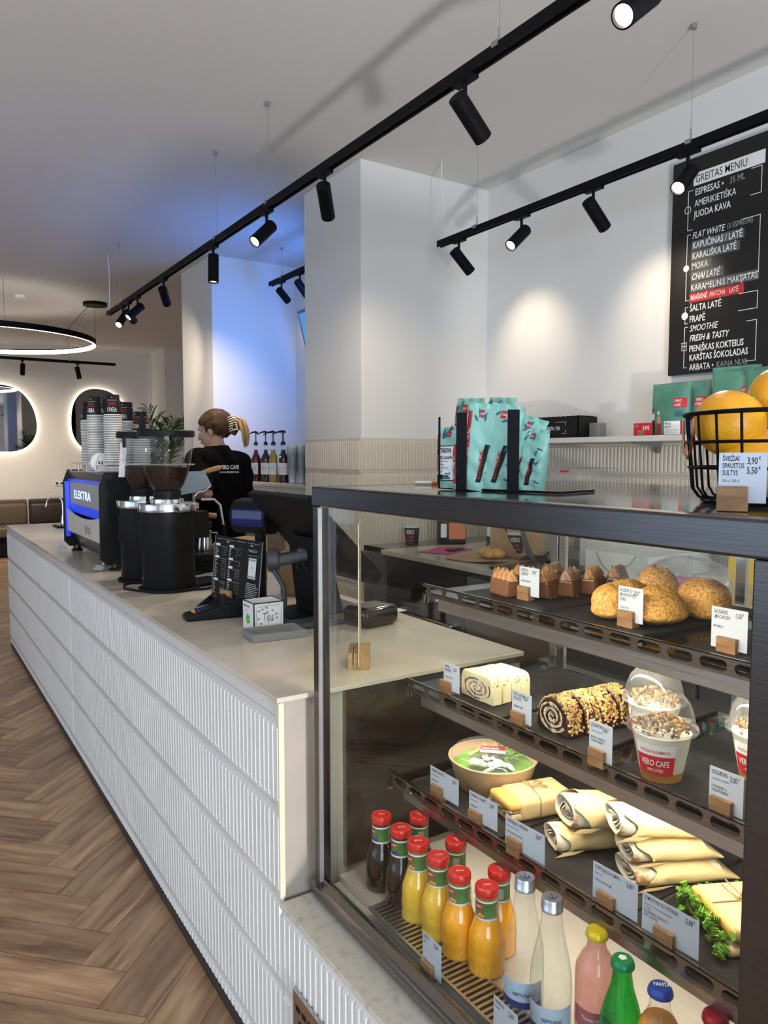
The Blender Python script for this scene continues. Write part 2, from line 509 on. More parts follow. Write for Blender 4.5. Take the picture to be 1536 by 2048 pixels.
    def rbox(self, c, h, r=0.01, n=3, m=0, smooth=True):
        """rounded box: centre c, half sizes h"""
        r = min(r, min(h) * 0.999)
        N = 4 * n
        rings = []
        levels = [(-h[2] + r - r * math.cos(t), math.sin(t)) for t in [PI / 2 * i / n for i in range(n + 1)]]
        levels += [(h[2] - r + r * math.cos(t), math.sin(t)) for t in [PI / 2 * i / n for i in range(n, -1, -1)]]
        for z, s in levels:
            ring = []
            rr = r * s
            for q, (sx, sy) in enumerate(((1, 1), (-1, 1), (-1, -1), (1, -1))):
                for k in range(n + 1):
                    a = q * PI / 2 + PI / 2 * k / n
                    ring.append((c[0] + sx * (h[0] - r) + rr * math.cos(a), c[1] + sy * (h[1] - r) + rr * math.sin(a), c[2] + z))
            rings.append(ring)
        return self.sweep(rings, m, smooth)

    def text(self, s, size, T, m=0, sx=0.72, align='LEFT', bold=0.0, wrap=None):
        V, F = text_geom(s, align, bold)
        if wrap:
            vs = [wrap(x * size * sx, y * size) for x, y in V]
        else:
            vs = [T @ Vector((x * size * sx, y * size, 0)) for x, y in V]
        return self.add(vs, F, m)

    def build(self, name, mats, parent=None, loc=None, rot=None, bevel=0.0, seg=2, weld=False, sharp=42, mods=None):
        me = bpy.data.meshes.new(name)
        me.from_pydata(self.v, [], self.f)
        if not isinstance(mats, (list, tuple)):
            mats = [mats]
        for x in mats:
            me.materials.append(M[x] if isinstance(x, str) else x)
        me.polygons.foreach_set('material_index', self.m)
        me.polygons.foreach_set('use_smooth', self.s)
        me.update()
        bm = bmesh.new()
        bm.from_mesh(me)
        if weld:
            bmesh.ops.remove_doubles(bm, verts=bm.verts, dist=1e-5)
        bmesh.ops.recalc_face_normals(bm, faces=bm.faces)
        bm.to_mesh(me)
        bm.free()
        if any(self.s):
            me.set_sharp_from_angle(angle=math.radians(sharp))
        o = bpy.data.objects.new(name, me)
        COL.objects.link(o)
        if parent:
            o.parent = parent
        if loc:
            o.location = loc
        if rot:
            o.rotation_euler = rot
        if bevel:
            b = o.modifiers.new('bevel', 'BEVEL')
            b.width = bevel
            b.segments = seg
            b.limit_method = 'ANGLE'
            b.angle_limit = math.radians(50)
        return o


_TXT = {}


def text_geom(s, align='LEFT', bold=0.0):
    bold = min(bold, 0.012)
    if 'M' in s or 'W' in s:
        bold = min(bold, 0.003)
    key = (s, align, bold)
    if key not in _TXT:
        cu = bpy.data.curves.new('t', 'FONT')
        cu.body = s
        cu.size = 1.0
        cu.align_x = align
        cu.offset = bold
        cu.resolution_u = 2
        o = bpy.data.objects.new('t', cu)
        COL.objects.link(o)
        dg = bpy.context.evaluated_depsgraph_get()
        me = o.evaluated_get(dg).to_mesh()
        V = [(v.co.x, v.co.y) for v in me.vertices]
        F = [tuple(p.vertices) for p in me.polygons]
        o.evaluated_get(dg).to_mesh_clear()
        bpy.data.objects.remove(o)
        bpy.data.curves.remove(cu)
        _TXT[key] = (V, F)
    return _TXT[key]


def face_T(x, y, z, nrm='-y'):
    """matrix for writing on a vertical face: text runs to the reader's right, up is +z"""
    ax = {'-y': ((1, 0, 0), (0, 0, 1), (0, -1, 0)), '-x': ((0, -1, 0), (0, 0, 1), (-1, 0, 0)),
          '+y': ((-1, 0, 0), (0, 0, 1), (0, 1, 0)), '+z': ((1, 0, 0), (0, 1, 0), (0, 0, 1))}[nrm]
    T = Matrix.Identity(4)
    for i in range(3):
        for j in range(3):
            T[j][i] = ax[i][j]
    T.translation = (x, y, z)
    return T


def wrap_T(rfn, z0, a0, lift=0.0004):
    """writing around an upright bottle: x runs round it (reader outside), y is up; a0 = direction of the reader"""
    def w(x, y):
        r = rfn(z0 + y) + lift
        a = a0 + x / r
        return (r * math.cos(a), r * math.sin(a), z0 + y)
    return w


def tag(o, label=None, cat=None, group=None, kind=None):
    if label:
        o['label'] = label
    if cat:
        o['category'] = cat
    if group:
        o['group'] = group
    if kind:
        o['kind'] = kind
    return o


def thing(name, label, cat, loc=(0, 0, 0), rz=0.0, group=None, rot=None):
    o = bpy.data.objects.new(name, None)
    o.empty_display_size = 0.05
    COL.objects.link(o)
    o.location = loc
    o.rotation_euler = rot if rot else (0, 0, rz)
    return tag(o, label, cat, group)


def dup(root, loc=None, rz=None, label=None, group=None, rot=None, scale=None):
    def rec(o, parent):
        c = o.copy()
        COL.objects.link(c)
        c.parent = parent
        for ch in list(o.children):
            rec(ch, c)
        return c
    r = rec(root, None)
    if loc is not None:
        r.location = loc
    if rz is not None:
        r.rotation_euler = (0, 0, rz)
    if rot is not None:
        r.rotation_euler = rot
    if scale is not None:
        r.scale = scale
    if label:
        r['label'] = label
    if group:
        r['group'] = group
    return r


def struct(o):
    o['kind'] = 'structure'
    return o


def simple(name, mb, mats, label, cat, loc=None, rot=None, group=None, **k):
    return tag(mb.build(name, mats, loc=loc, rot=rot, **k), label, cat, group)

# ------------------------------------------------------------------ the room
CEIL = 3.24
XW, XL, YN, YF = 3.33, -3.6, -3.5, 12.9      # menu wall, left wall, near wall, far wall
XR2 = 4.7                                      # right wall of the seating area beyond the second pier


def build_floor():
    L, W = 0.75, 0.15
    t = Vector((L + W, W - L))
    V, F, UV, TONE = [], [], [], []
    ca, sa = math.cos(math.radians(45)), math.sin(math.radians(45))
    rnd = random.Random(3)
    g = 0.0007
    cx, cy = 0.5, 4.7
    for m_ in range(-14, 15):
        for k in range(-80, 81):
            ox, oy = k * W + m_ * t.x, k * W + m_ * t.y
            for kind in (0, 1):
                if kind == 0:
                    x0, y0, x1, y1 = ox, oy, ox + L, oy + W
                else:
                    x0, y0, x1, y1 = ox + L, oy + W - L, ox + L + W, oy + W
                mx, my = (x0 + x1) / 2, (y0 + y1) / 2
                wx, wy = cx + mx * ca - my * sa, cy + mx * sa + my * ca
                if not (XL - 0.5 < wx < XR2 + 0.5 and YN - 0.5 < wy < YF + 0.5):
                    continue
                q = [(x0 + g, y0 + g), (x1 - g, y0 + g), (x1 - g, y1 - g), (x0 + g, y1 - g)]
                o = len(V)
                for (a, b) in q:
                    V.append((cx + a * ca - b * sa, cy + a * sa + b * ca, 0.0))
                F.append((o, o + 1, o + 2, o + 3))
                ru, rv = rnd.uniform(0, 40), rnd.uniform(0, 40)
                for (a, b) in q:
                    UV.append(((a if kind == 0 else b) + ru, (b if kind == 0 else a) + rv))
                TONE.append(rnd.random())
    me = bpy.data.meshes.new('floor')
    me.from_pydata(V, [], F)
    me.materials.append(M['floor'])
    me.materials.append(M['groove'])
    uvl = me.uv_layers.new(name='UVMap')
    for i, u in enumerate(UV):
        uvl.data[i].uv = u
    at = me.attributes.new('tone', 'FLOAT', 'FACE')
    at.data.foreach_set('value', TONE)
    bm = bmesh.new()
    bm.from_mesh(me)
    for co, no in (((XL, 0, 0), (-1, 0, 0)), ((XR2, 0, 0), (1, 0, 0)), ((0, YN, 0), (0, -1, 0)), ((0, YF, 0), (0, 1, 0))):
        bmesh.ops.bisect_plane(bm, geom=bm.verts[:] + bm.edges[:] + bm.faces[:], plane_co=co, plane_no=no, clear_outer=True)
    vs = [bm.verts.new(p) for p in ((XL, YN, -0.0015), (XR2, YN, -0.0015), (XR2, YF, -0.0015), (XL, YF, -0.0015))]
    f = bm.faces.new(vs)
    f.material_index = 1
    bmesh.ops.recalc_face_normals(bm, faces=[f])
    bm.to_mesh(me)
    bm.free()
    o = bpy.data.objects.new('floor', me)
    COL.objects.link(o)
    struct(o)


build_floor()
b = MB()
b.box(XL - .15, YN - .15, CEIL, XR2 + .15, YF + .15, CEIL + .15)
struct(b.build('ceiling', 'ceiling'))


def wall_with_hole(name, axis, pos, th, a0, a1, holes):
    """a wall normal to axis at pos, thickness th (signed outwards), from a0 to a1; holes = (u0,u1,z0,z1)"""
    b = MB()

    def bx(u0, u1, z0, z1):
        p0, p1 = sorted((pos, pos + th))
        if axis == 'x':
            b.box(p0, u0, z0, p1, u1, z1)
        else:
            b.box(u0, p0, z0, u1, p1, z1)
    u = a0
    for (h0, h1, z0, z1) in holes:
        bx(u, h0, 0, CEIL)
        bx(h0, h1, 0, z0)
        bx(h0, h1, z1, CEIL)
        u = h1
    bx(u, a1, 0, CEIL)
    return struct(b.build(name, 'plaster'))


wall_with_hole('wall_left', 'x', XL, -0.15, YN, YF, [(0.2, 4.3, 0.5, 2.8), (8.7, 11.1, 0.5, 2.8)])
wall_with_hole('wall_near', 'y', YN, -0.15, XL, XW, [(-2.8, 1.0, 0.35, 2.8)])
wall_with_hole('wall_right', 'x', XW, 0.15, YN, 7.22, [])
wall_with_hole('wall_far', 'y', YF, 0.15, XL, XR2, [])
b = MB()
b.box(XR2, 7.22, 0, XR2 + .15, YF, CEIL)
b.box(XW, 7.07, 0, XR2 + .15, 7.22, CEIL)
struct(b.build('wall_right_seating', 'plaster'))


def window(n, axis, pos, u0, u1, z0, z1, nm):
    b = MB()

    def bx(ua, ub, za, zb, d0=-0.05, d1=0.02):
        if axis == 'x':
            b.box(pos + d0 - .06, ua, za, pos + d1 - .06, ub, zb)
        else:
            b.box(ua, pos + d0 - .06, za, ub, pos + d1 - .06, zb)
    f = 0.05
    bx(u0, u1, z0, z0 + f)
    bx(u0, u1, z1 - f, z1)
    for i in range(nm + 1):
        u = u0 + (u1 - u0 - f) * i / nm
        bx(u, u + f, z0 + f, z1 - f)
    w = struct(b.build('window_%d' % n, 'blackmetal'))
    g = MB()
    if axis == 'x':
        g.box(pos - .085, u0 + f, z0 + f, pos - .08, u1 - f, z1 - f)
    else:
        g.box(u0 + f, pos - .085, z0 + f, u1 - f, pos - .08, z1 - f)
    g.build('pane', 'glass', parent=w)


window(1, 'x', XL, 0.2, 4.3, 0.5, 2.8, 3)
window(2, 'x', XL, 8.7, 11.1, 0.5, 2.8, 2)
window(3, 'y', YN, -2.8, 1.0, 0.35, 2.8, 3)


def flutes(b, o, ud, nd, length, z0, z1, rows, m=0, pitch=0.025, tile=2.46, first=0.0, h=0.0055):
    """fluted tiles on a wall: o = start at floor level, ud = direction along, nd = outward normal"""
    o, ud, nd = Vector(o), Vector(ud), Vector(nd)
    up = Vector((0, 0, 1))

    def P(u, n, z):
        return o + ud * u + nd * n + up * z
    # base slab
    zs = [z for z in rows if z0 < z < z1]
    edges = [z0] + zs + [z1]
    us = [0.0]
    u = first
    while u < length:
        if u > 0.01:
            us.append(u)
        u += tile
    us.append(length)
    j = 0.0016
    for a, c in zip(edges[:-1], edges[1:]):
        for ua, ub in zip(us[:-1], us[1:]):
            x0, x1, y0, y1 = ua + j / 5, ub - j / 5, a + j / 2, c - j / 2
            vs = [P(x0, 0, y0), P(x1, 0, y0), P(x1, 0, y1), P(x0, 0, y1), P(x0, .006, y0), P(x1, .006, y0), P(x1, .006, y1), P(x0, .006, y1)]
            b.add(vs, [(4, 5, 6, 7), (0, 1, 5, 4), (1, 2, 6, 5), (2, 3, 7, 6), (3, 0, 4, 7)], m)
            top = c - 0.016 if c in rows or c == z1 else c - .002
            bot = a + 0.012 if a in rows else a + .004
            if top - bot < .008:
                continue
            k = math.floor(ua / pitch)
            while True:
                uc = (k + 0.5) * pitch
                k += 1
                if uc > ub - .009:
                    break
                if uc < ua + .009:
                    continue
                w, w2, e = .0088, .0056, .006
                vs = [P(uc - w, .006, bot), P(uc + w, .006, bot), P(uc + w, .006, top), P(uc - w, .006, top),
                      P(uc - w2, .006 + h, bot + e), P(uc + w2, .006 + h, bot + e), P(uc + w2, .006 + h, top - e), P(uc - w2, .006 + h, top - e)]
                b.add(vs, [(4, 5, 6, 7), (0, 1, 5, 4), (1, 2, 6, 5), (2, 3, 7, 6), (3, 0, 4, 7)], m)
    b.add([P(0, -.001, z0), P(length, -.001, z0), P(length, -.001, z1), P(0, -.001, z1), P(0, .002, z0), P(length, .002, z0), P(length, .002, z1), P(0, .002, z1)],
          [(4, 5, 6, 7), (3, 2, 6, 7)], m + 1)


ROWS = [0.081, 0.289, 0.497, 0.705, 0.913, 1.19, 1.40]


def pier(name, x0, y0, y1, clad):
    b = MB()
    b.box(x0, y0, 0, XW, y1, CEIL)
    p = struct(b.build(name, 'plaster'))
    if clad:
        c = MB()
        flutes(c, (x0, y1, 0), (0, -1, 0), (-1, 0, 0), y1 - y0, 0.0, 1.61, ROWS)
        flutes(c, (x0, y0, 0), (1, 0, 0), (0, -1, 0), XW - x0, 0.0, 1.61, ROWS)
        c.build('tile_cladding', ['tile_beige', 'grout'], parent=p)


pier('wall_pier', 2.35, 3.89, 4.62, True)
pier('wall_pier', 2.35, 6.40, 7.22, False)
b = MB()
b.box(3.64, 12.1, 0, XR2, YF, CEIL)
struct(b.build('wall_far_pier', 'plaster'))
b = MB()
b.box(XL, YF - .03, CEIL - .035, 3.64, YF, CEIL)
b.box(3.60, YF - .03, 0, 3.64, YF, CEIL - .035)
struct(b.build('trim_2', mat('white_trim', (.80, .78, .72), .6)))
# fluted wainscot behind the back counter
c = MB()
flutes(c, (XW, 3.88, 0), (0, -1, 0), (-1, 0, 0), 4.4, 0.9, 1.57, ROWS)
o = c.build('wall_right_cladding', ['tile_beige', 'grout'])
struct(o)
# set-back of the niche wall between the piers
b = MB()
b.box(3.155, 4.62, 0, XW, 6.40, CEIL)
struct(b.build('wall_right_niche', 'plaster'))

# ------------------------------------------------------------------ track lighting
WARM = (1.0, 0.82, 0.60)
SPOT_GAIN = 2.1


def track(label, p0, p1, ztop, wires, feed, group='suspended black light tracks'):
    t = thing('track_rail', label, 'light track', (p0[0], p0[1], ztop), 0, group)
    dx, dy = p1[0] - p0[0], p1[1] - p0[1]
    L = math.hypot(dx, dy)
    t.rotation_euler = (0, 0, math.atan2(dy, dx))
    b = MB()
    s = 0.017
    # U profile, open downwards
    b.prism([(-s, 0), (s, 0), (s, -.036), (.009, -.036), (.009, -.012), (-.009, -.012), (-.009, -.036), (-s, -.036)], 0, 0, L)
    b.build('rail', 'blackmetal', t)
    c = MB()
    c.box(0.01, -.004, -.013, L - .01, .004, -.0115)
    c.build('conductor', 'copper', t)
    for w in wires:
        q = MB()
        q.cyl((w, 0, 0), (w, 0, CEIL - ztop), .0012, n=6)
        q.cyl((w, 0, 0), (w, 0, .05), .004, n=8)
        q.cyl((w, 0, CEIL - ztop - .02), (w, 0, CEIL - ztop), .011, n=12)
        q.box(w - .014, -.02, -.012, w + .014, .02, .006)
        q.build('suspension_wire', 'alu', t)
    if feed is not None:
        H = CEIL - ztop
        q = MB()
        q.tube([(feed, 0, 0), (feed + .02, 0, H * .3), (feed - .01, .01, H * .7), (feed, 0, H)], .0032, n=6)
        q.build('feed_cable', 'white', t)
    return t


Z1, Z2, Z3, Z4 = 2.760, 2.780, 3.00, 2.79
track('long black light track running above the bar counter', (1.6, 6.925), (1.6, -0.6), Z1, [.42, 2.665, 3.39, 5.1, 6.6], .03)
track('black light track nearest the wall menu, above the coffee shelf', (2.77, 3.68), (2.77, -0.6), Z2, [.35, 1.70, 3.2], .02)
track('short black light track seen in the blue recess behind the column', (2.77, 6.1), (2.77, 4.75), Z3, [.24, 1.1], .03)
track('black light track on the far side in front of the round mirrors', (2.60, 10.93), (-2.2, 10.93), Z4, [.6, 2.6, 4.2], .7)


def spot(X, Y, ztop, d, label, group, energy=26, lens_lit=True, cone=72, L=.165, off=.045, grey=False):
    d = Vector(d).normalized()
    t = thing('track_spotlight', label, 'spotlight', (X, Y, ztop - .036), 0, group)
    b = MB()
    b.box(-.017, -.05, -.014, .017, .05, 0)
    b.build('adapter', 'blackmetal', t, bevel=.002)
    piv = Vector((0, 0, -off - .05))
    b = MB()
    b.cyl((0, 0, -.012), (0, 0, piv.z), .0075, n=12)
    b.cyl((0, -.012, piv.z), (0, .012, piv.z), .010, n=12)
    b.build('arm', 'blackmetal', t)
    S = piv - d * L * .30
    E = S + d * L
    r = .031
    b = MB()
    q = d.to_track_quat('Z', 'Y')
    prof = [(0, 0), (r - .003, 0), (r, .003), (r, L - .002), (r - .002, L), (r - .005, L), (r - .006, L - .012)]
    b.T = Matrix.Translation(S) @ q.to_matrix().to_4x4()
    b.lathe(prof, n=32)
    b.build('lamp_head', 'blackmetal', t)
    b = MB()
    b.T = Matrix.Translation(S) @ q.to_matrix().to_4x4()
    b.lathe([(0, L - .011), (r - .006, L - .012)], n=32)
    b.build('lens', 'lamp', t)
    ld = bpy.data.lights.new('spot_beam', 'SPOT')
    ld.energy = energy * SPOT_GAIN
    ld.color = WARM
    ld.spot_size = math.radians(cone)
    ld.spot_blend = 1.0
    ld.shadow_soft_size = .022
    lo = bpy.data.objects.new('spot_beam', ld)
    lo.location = E + d * .004
    lo.rotation_euler = d.to_track_quat('-Z', 'Y').to_euler()
    lo.parent = t
    COL.objects.link(lo)
    return t


G1, G2, G3 = 'spotlights on the track above the counter', 'spotlights on the track by the wall menu', 'spotlights in the recess'
TW = (.80, .10, -.59)
spot(1.6, 1.29, Z1, (-.78, -.11, -.62), 'glowing black spotlight cut off by the top edge of the photo', G1, 24)
spot(1.6, 1.99, Z1, (.78, .10, -.60), 'large black cylinder spotlight nearest the viewer, aimed away from the aisle', G1, 10)
spot(1.6, 2.95, Z1, (.50, .64, -.58), 'black spotlight hanging in front of the near column edge, aimed away', G1, 15)
spot(1.6, 3.56, Z1, (-.70, -.26, -.66), 'lit black spotlight tilted towards the aisle, left of the near column', G1, 24)
spot(1.6, 4.32, Z1, (-.05, -.08, -1.0), 'black spotlight pointing straight down above the barista', G1, 20)
spot(1.6, 5.30, Z1, (.42, .80, -.43), 'black spotlight tilted away in front of the far column', G1, 34, cone=60)
spot(1.6, 5.98, Z1, (-.72, -.21, -.66), 'lit black spotlight, front one of the trio at the far end of the track', G1, 20)
spot(1.6, 6.25, Z1, (.55, .80, -.24), 'unlit-looking black spotlight pointing away, middle of the far end trio', G1, 14)
spot(1.6, 6.43, Z1, (-.49, -.61, -.62), 'lit black spotlight closest to the very end of the long track', G1, 20)
spot(2.77, 1.99, Z2, (-.75, -.16, -.64), 'glaring lit spotlight in front of the black wall menu', G2, 22)
spot(2.77, 2.49, Z2, (.77, .02, -.64), 'black spotlight left of the wall menu, aimed down at the wall', G2, 5.0, cone=84)
spot(2.77, 2.97, Z2, (-.76, -.11, -.64), 'lit spotlight tilted towards the aisle, second on the wall-side track', G2, 22)
spot(2.77, 3.49, Z2, (.73, -.06, -.68), 'black spotlight at the column end of the wall-side track', G2, 5.5, cone=84)
spot(2.77, 5.876, Z3, (.76, .45, -.46), 'black spotlight at the free end of the track in the blue recess', G3, 1.2, L=.15)
spot(2.77, 5.53, Z3, (.71, .25, -.66), 'black spotlight half hidden by the near column in the blue recess', G3, 1.2, L=.15)
spot(1.42, 10.93, Z4, (.05, .72, -.69), 'small dark spotlight on the far track above the left mirror', 'spotlights on the far track', 46, cone=110)
spot(2.10, 10.93, Z4, (.15, -.15, -.97), 'small glowing spotlight on the far track above the right mirror', 'spotlights on the far track', 46, cone=120)
spot(.3, 10.93, Z4, (.0, .72, -.69), 'dark spotlight on the far track, beyond the left picture edge', 'spotlights on the far track', 46, cone=110)

track('added unseen black light track over the customer area, outside the left picture edge', (-1.7, 9.0), (-1.7, -1.5), Z1, [.4, 3.5, 7.0, 10.0], .03)  # added out of view to carry the extra room lighting
for i, y in enumerate((-.6, 1.2, 3.0, 4.8, 6.6, 8.4)):
    spot(-1.7, y, Z1, (.35 if i % 2 else -.3, .1, -.9), 'added unseen black spotlight over the customer area outside the left picture edge', 'added spotlights over the customer area', 15, cone=95)  # added spots, their bounce off the floor brightens room and ceiling

# ------------------------------------------------------------------ ring pendant
t = thing('ring_pendant', 'large glowing ring pendant lamp hanging over the seating area', 'pendant lamp', (.894, 9.427, 2.80))
RR = 1.11
for nm, mt, r0, r1, z0, z1 in (('outer_ring', 'blackmetal', RR - .004, RR, -.03, .03), ('diffuser', 'led', RR - .022, RR - .004, -.032, .014)):
    b = MB()
    N = 128
    rings = [[(r * math.cos(2 * PI * k / N), r * math.sin(2 * PI * k / N), z) for r, z in ((r0, z0), (r1, z0), (r1, z1), (r0, z1))] for k in range(N)]
    b.sweep(rings, closed=True)
    b.build(nm, mt, t)
b = MB()
b.cyl((1.063, -.327, CEIL - 2.8 - .035), (1.063, -.327, CEIL - 2.8), .13, n=40)
b.build('canopy', 'blackmetal', t)
for (x, y), (ax, ay) in ((((RR - .002) * .97, -.24 * RR), (1.06, -.33)), ((RR * .83, RR * .55), (1.02, -.30)), ((.04, -RR + .003), (.04, -RR + .003))):
    b = MB()
    b.cyl((x, y, .03), (ax, ay, CEIL - 2.8), .0015, n=6)
    b.build('wire', 'blackmetal', t)
b = MB()
b.tube([(RR * .83, RR * .55, .02), (.86, .3, .06), (.84, -.05, .2), (1.0, -.3, CEIL - 2.8 - .03)], .003, n=6)
b.build('cable', 'blackmetal', t)
b = MB()
b.cyl((.29 + .0, -.32, CEIL - 2.8 - .03), (.29, -.32, CEIL - 2.8), .055, n=24)
simple('smoke_detector', b, 'white', 'small round white ceiling detector above the ring lamp', 'smoke detector', loc=(.894, 9.427, 2.80))


# ------------------------------------------------------------------ backlit mirrors on the far wall
def blob(a, s=1.0, rx=.44, rz=.53):
    k = 1 + .045 * math.cos(2 * a + .6) + .03 * math.cos(3 * a + 1.0)
    n = 2.35
    c, d = math.cos(a), math.sin(a)
    r = (abs(c / rx) ** n + abs(d / rz) ** n) ** (-1 / n)
    return (r * k * s * c, r * k * s * d)


def mirror(x, label):
    t = thing('wall_mirror', label, 'mirror', (x, YF, 2.06), 0, 'organic backlit mirrors')
    N = 72
    for nm, mt, s, y0, y1 in (('glass', 'mirror', 1.0, -.045, -.04), ('backing', 'blackmetal', .93, -.04, 0)):
        b = MB()
        b.prism([blob(2 * PI * k / N, s) for k in range(N)], 1, y0, y1, smooth=True)
        b.build(nm, mt, t)
    b = MB()
    b.tube([(blob(2 * PI * k / N, .955)[0], -.022, blob(2 * PI * k / N, .955)[1]) for k in range(N)], .009, n=6, closed=True)
    b.build('light_strip', 'halo', t)


mirror(1.375, 'round organic backlit mirror on the left, cut by the picture edge')
mirror(2.80, 'round organic backlit mirror behind the stacks of paper cups')
mirror(-.1, 'round organic backlit mirror outside the left picture edge')

# socket
t = thing('wall_socket', 'white double wall socket below the mirrors', 'socket', (2.15, YF, 1.065))
b = MB()
b.rbox((0, -.006, 0), (.078, .006, .042), .004)
b.build('cover_plate', 'white', t)
for x in (-.037, .037):
    b = MB()
    b.lathe([(.021, 0), (.021, .004), (0, .001)], n=20)
    b.build('outlet', 'greyplastic', t, loc=(x, -.012, 0), rot=(PI / 2, 0, 0))


# ------------------------------------------------------------------ seating bench, table, chair
def bench(x0, x1, mt, label):
    t = thing('bench', label, 'bench', ((x0 + x1) / 2, 12.5, 0), 0, 'upholstered benches along the far wall')
    w = (x1 - x0) / 2
    b = MB()
    b.box(-w, -.25, 0, w, .38, .30)
    b.build('plinth', 'blackmatte', t)
    b = MB()
    b.rbox((0, .02, .375), (w - .004, .33, .075), .03)
    b.build('seat', mt, t)
    b = MB()
    b.rbox((0, .31, .60), (w - .004, .07, .17), .05)
    b.build('backrest', mt, t)
    b = MB()
    b.rbox((0, .34, .79), (w - .004, .045, .04), .02)
    b.build('top_rail', mt, t)


bench(-2.4, 1.66, 'leather', 'long taupe upholstered bench under the left mirror')
bench(1.68, 2.62, 'leather_dark', 'dark brown upholstered bench under the wall socket')
t = thing('cafe_table', 'small white topped cafe table beside the far end of the counter', 'table', (.42, 7.95, 0))
b = MB()
b.cyl((0, 0, .73), (0, 0, .75), .35, n=48)
b.build('tabletop', 'white', t)
b = MB()
b.cyl((0, 0, .02), (0, 0, .73), .025)
b.build('column', 'blackmetal', t)
b = MB()
b.lathe([(0, 0), (.21, 0), (.21, .01), (.03, .03), (0, .03)], n=40)
b.build('base', 'blackmetal', t)
t = thing('cafe_chair', 'dark chair with a pale seat behind the small cafe table', 'chair', (.58, 9.0, 0), .3)
b = MB()
b.rbox((0, 0, .45), (.21, .21, .025), .02)
b.build('seat', 'white', t)
b = MB()
b.rbox((0, .2, .68), (.2, .02, .12), .02)
b.build('backrest', 'leather_dark', t)
for sx in (-1, 1):
    for sy in (-1, 1):
        b = MB()
        b.cyl((sx * .17, sy * .17, .43), (sx * .2, sy * .2, 0), .013, n=10)
        b.build('leg', 'blackmetal', t)
    b = MB()
    b.cyl((sx * .16, .19, .44), (sx * .16, .21, .68), .011, n=10)
    b.build('back_post', 'blackmetal', t)

# ------------------------------------------------------------------ lit screen in the recess (source of the blue light there)
t = thing('menu_screen', 'tilted black display glowing blue on the recess wall behind the column', 'screen', (3.05, 5.38, 2.50), 0, rot=(0, math.radians(-14), 0))
b = MB()
b.rbox((0, 0, 0), (.025, .60, .27), .008)
b.build('housing', 'blackgloss', t)
b = MB()
b.box(-.0275, -.57, -.24, -.026, .57, .24)
b.build('display_panel', mat('cyan_screen', (0, 0, 0), .2, emit=(.12, .42, 1.0), estr=.5), t)
b = MB()
b.box(.02, -.1, -.03, .07, .1, .03)
b.build('wall_bracket', 'blackmetal', t)
area_light('screen_glow', (-.035, .0, 0), (-1, .75, .25), .9, .40, 27, (.07, .27, 1.0), parent=t)

# ------------------------------------------------------------------ bar counter
ZC = 0.962
XC, Y0, Y1 = 0.69, 1.5, 6.5
t = thing('bar_counter', 'long bar counter clad in white fluted tiles with a pale stone worktop', 'counter', (0, 0, 0))
b = MB()
b.box(XC - .004, Y0, ZC - .012, 1.43, Y1, ZC)
b.build('worktop', 'stone', t, bevel=.0015)
b = MB()
b.box(XC + .010, Y0 + .012, .035, 1.405, Y1 - .01, ZC - .0125)
b.build('carcass', mat('taupe_panel', (.40, .345, .285), .5), t)
b = MB()
flutes(b, (XC + .0095, Y1, 0), (0, -1, 0), (-1, 0, 0), Y1 - Y0 - .001, .035, ZC - .013, ROWS, first=.1)
b.build('tile_front', ['tile', 'grout'], t)
b = MB()
b.box(XC - .001, Y0 - .001, .497, XC + .012, Y0 + .013, ZC - .0125)
b.build('corner_trim', mat('cream_edge_trim', (.70, .62, .46), .4), t)
b = MB()
b.box(XC + .0005, Y0 - .002, 0, 1.37, Y1 - .005, .0345)
b.build('toe_kick', mat('dark_toe_kick', (.030, .031, .033), .4), t)
b = MB()
b.box(.86, Y0 + .001, .52, 1.40, Y0 + .0125, ZC - .013)
b.build('end_panel', 'steel_dark', t)

# lower plinth carrying the display case
t = thing('display_plinth', 'low fluted plinth with a speckled stone ledge under the display case', 'plinth', (0, 0, 0))
ZL = 0.49
b = MB()
b.box(XC + .010, -.6, .035, 1.55, Y0 - .003, ZL - .012)
b.build('carcass', 'grout', t)
b = MB()
b.box(XC - .004, -.6, ZL - .012, 1.55, Y0 - .003, ZL)
b.build('stone_ledge', 'ledge', t, bevel=.0015)
b = MB()
flutes(b, (XC + .0095, Y0 - .003, 0), (0, -1, 0), (-1, 0, 0), 2.09, .035, ZL - .013, ROWS, first=.41)
b.build('tile_front', ['tile', 'grout'], t)
b = MB()
b.box(XC + .0005, -.6, 0, 1.5, Y0 - .004, .0345)
b.build('toe_kick', 'blackmatte', t)
b = MB()
b.box(XC - .010, .62, .075, XC - .002, 1.42, .335)
for j in range(8):
    for i in range(26):
        y = .66 + i * .0285 + (j % 2) * .014
        z = .10 + j * .028
        b.box(XC - .0106, y, z, XC - .0101, y + .020, z + .012, 1)
b.build('ventilation_grille', ['steel', 'blackmatte'], t)

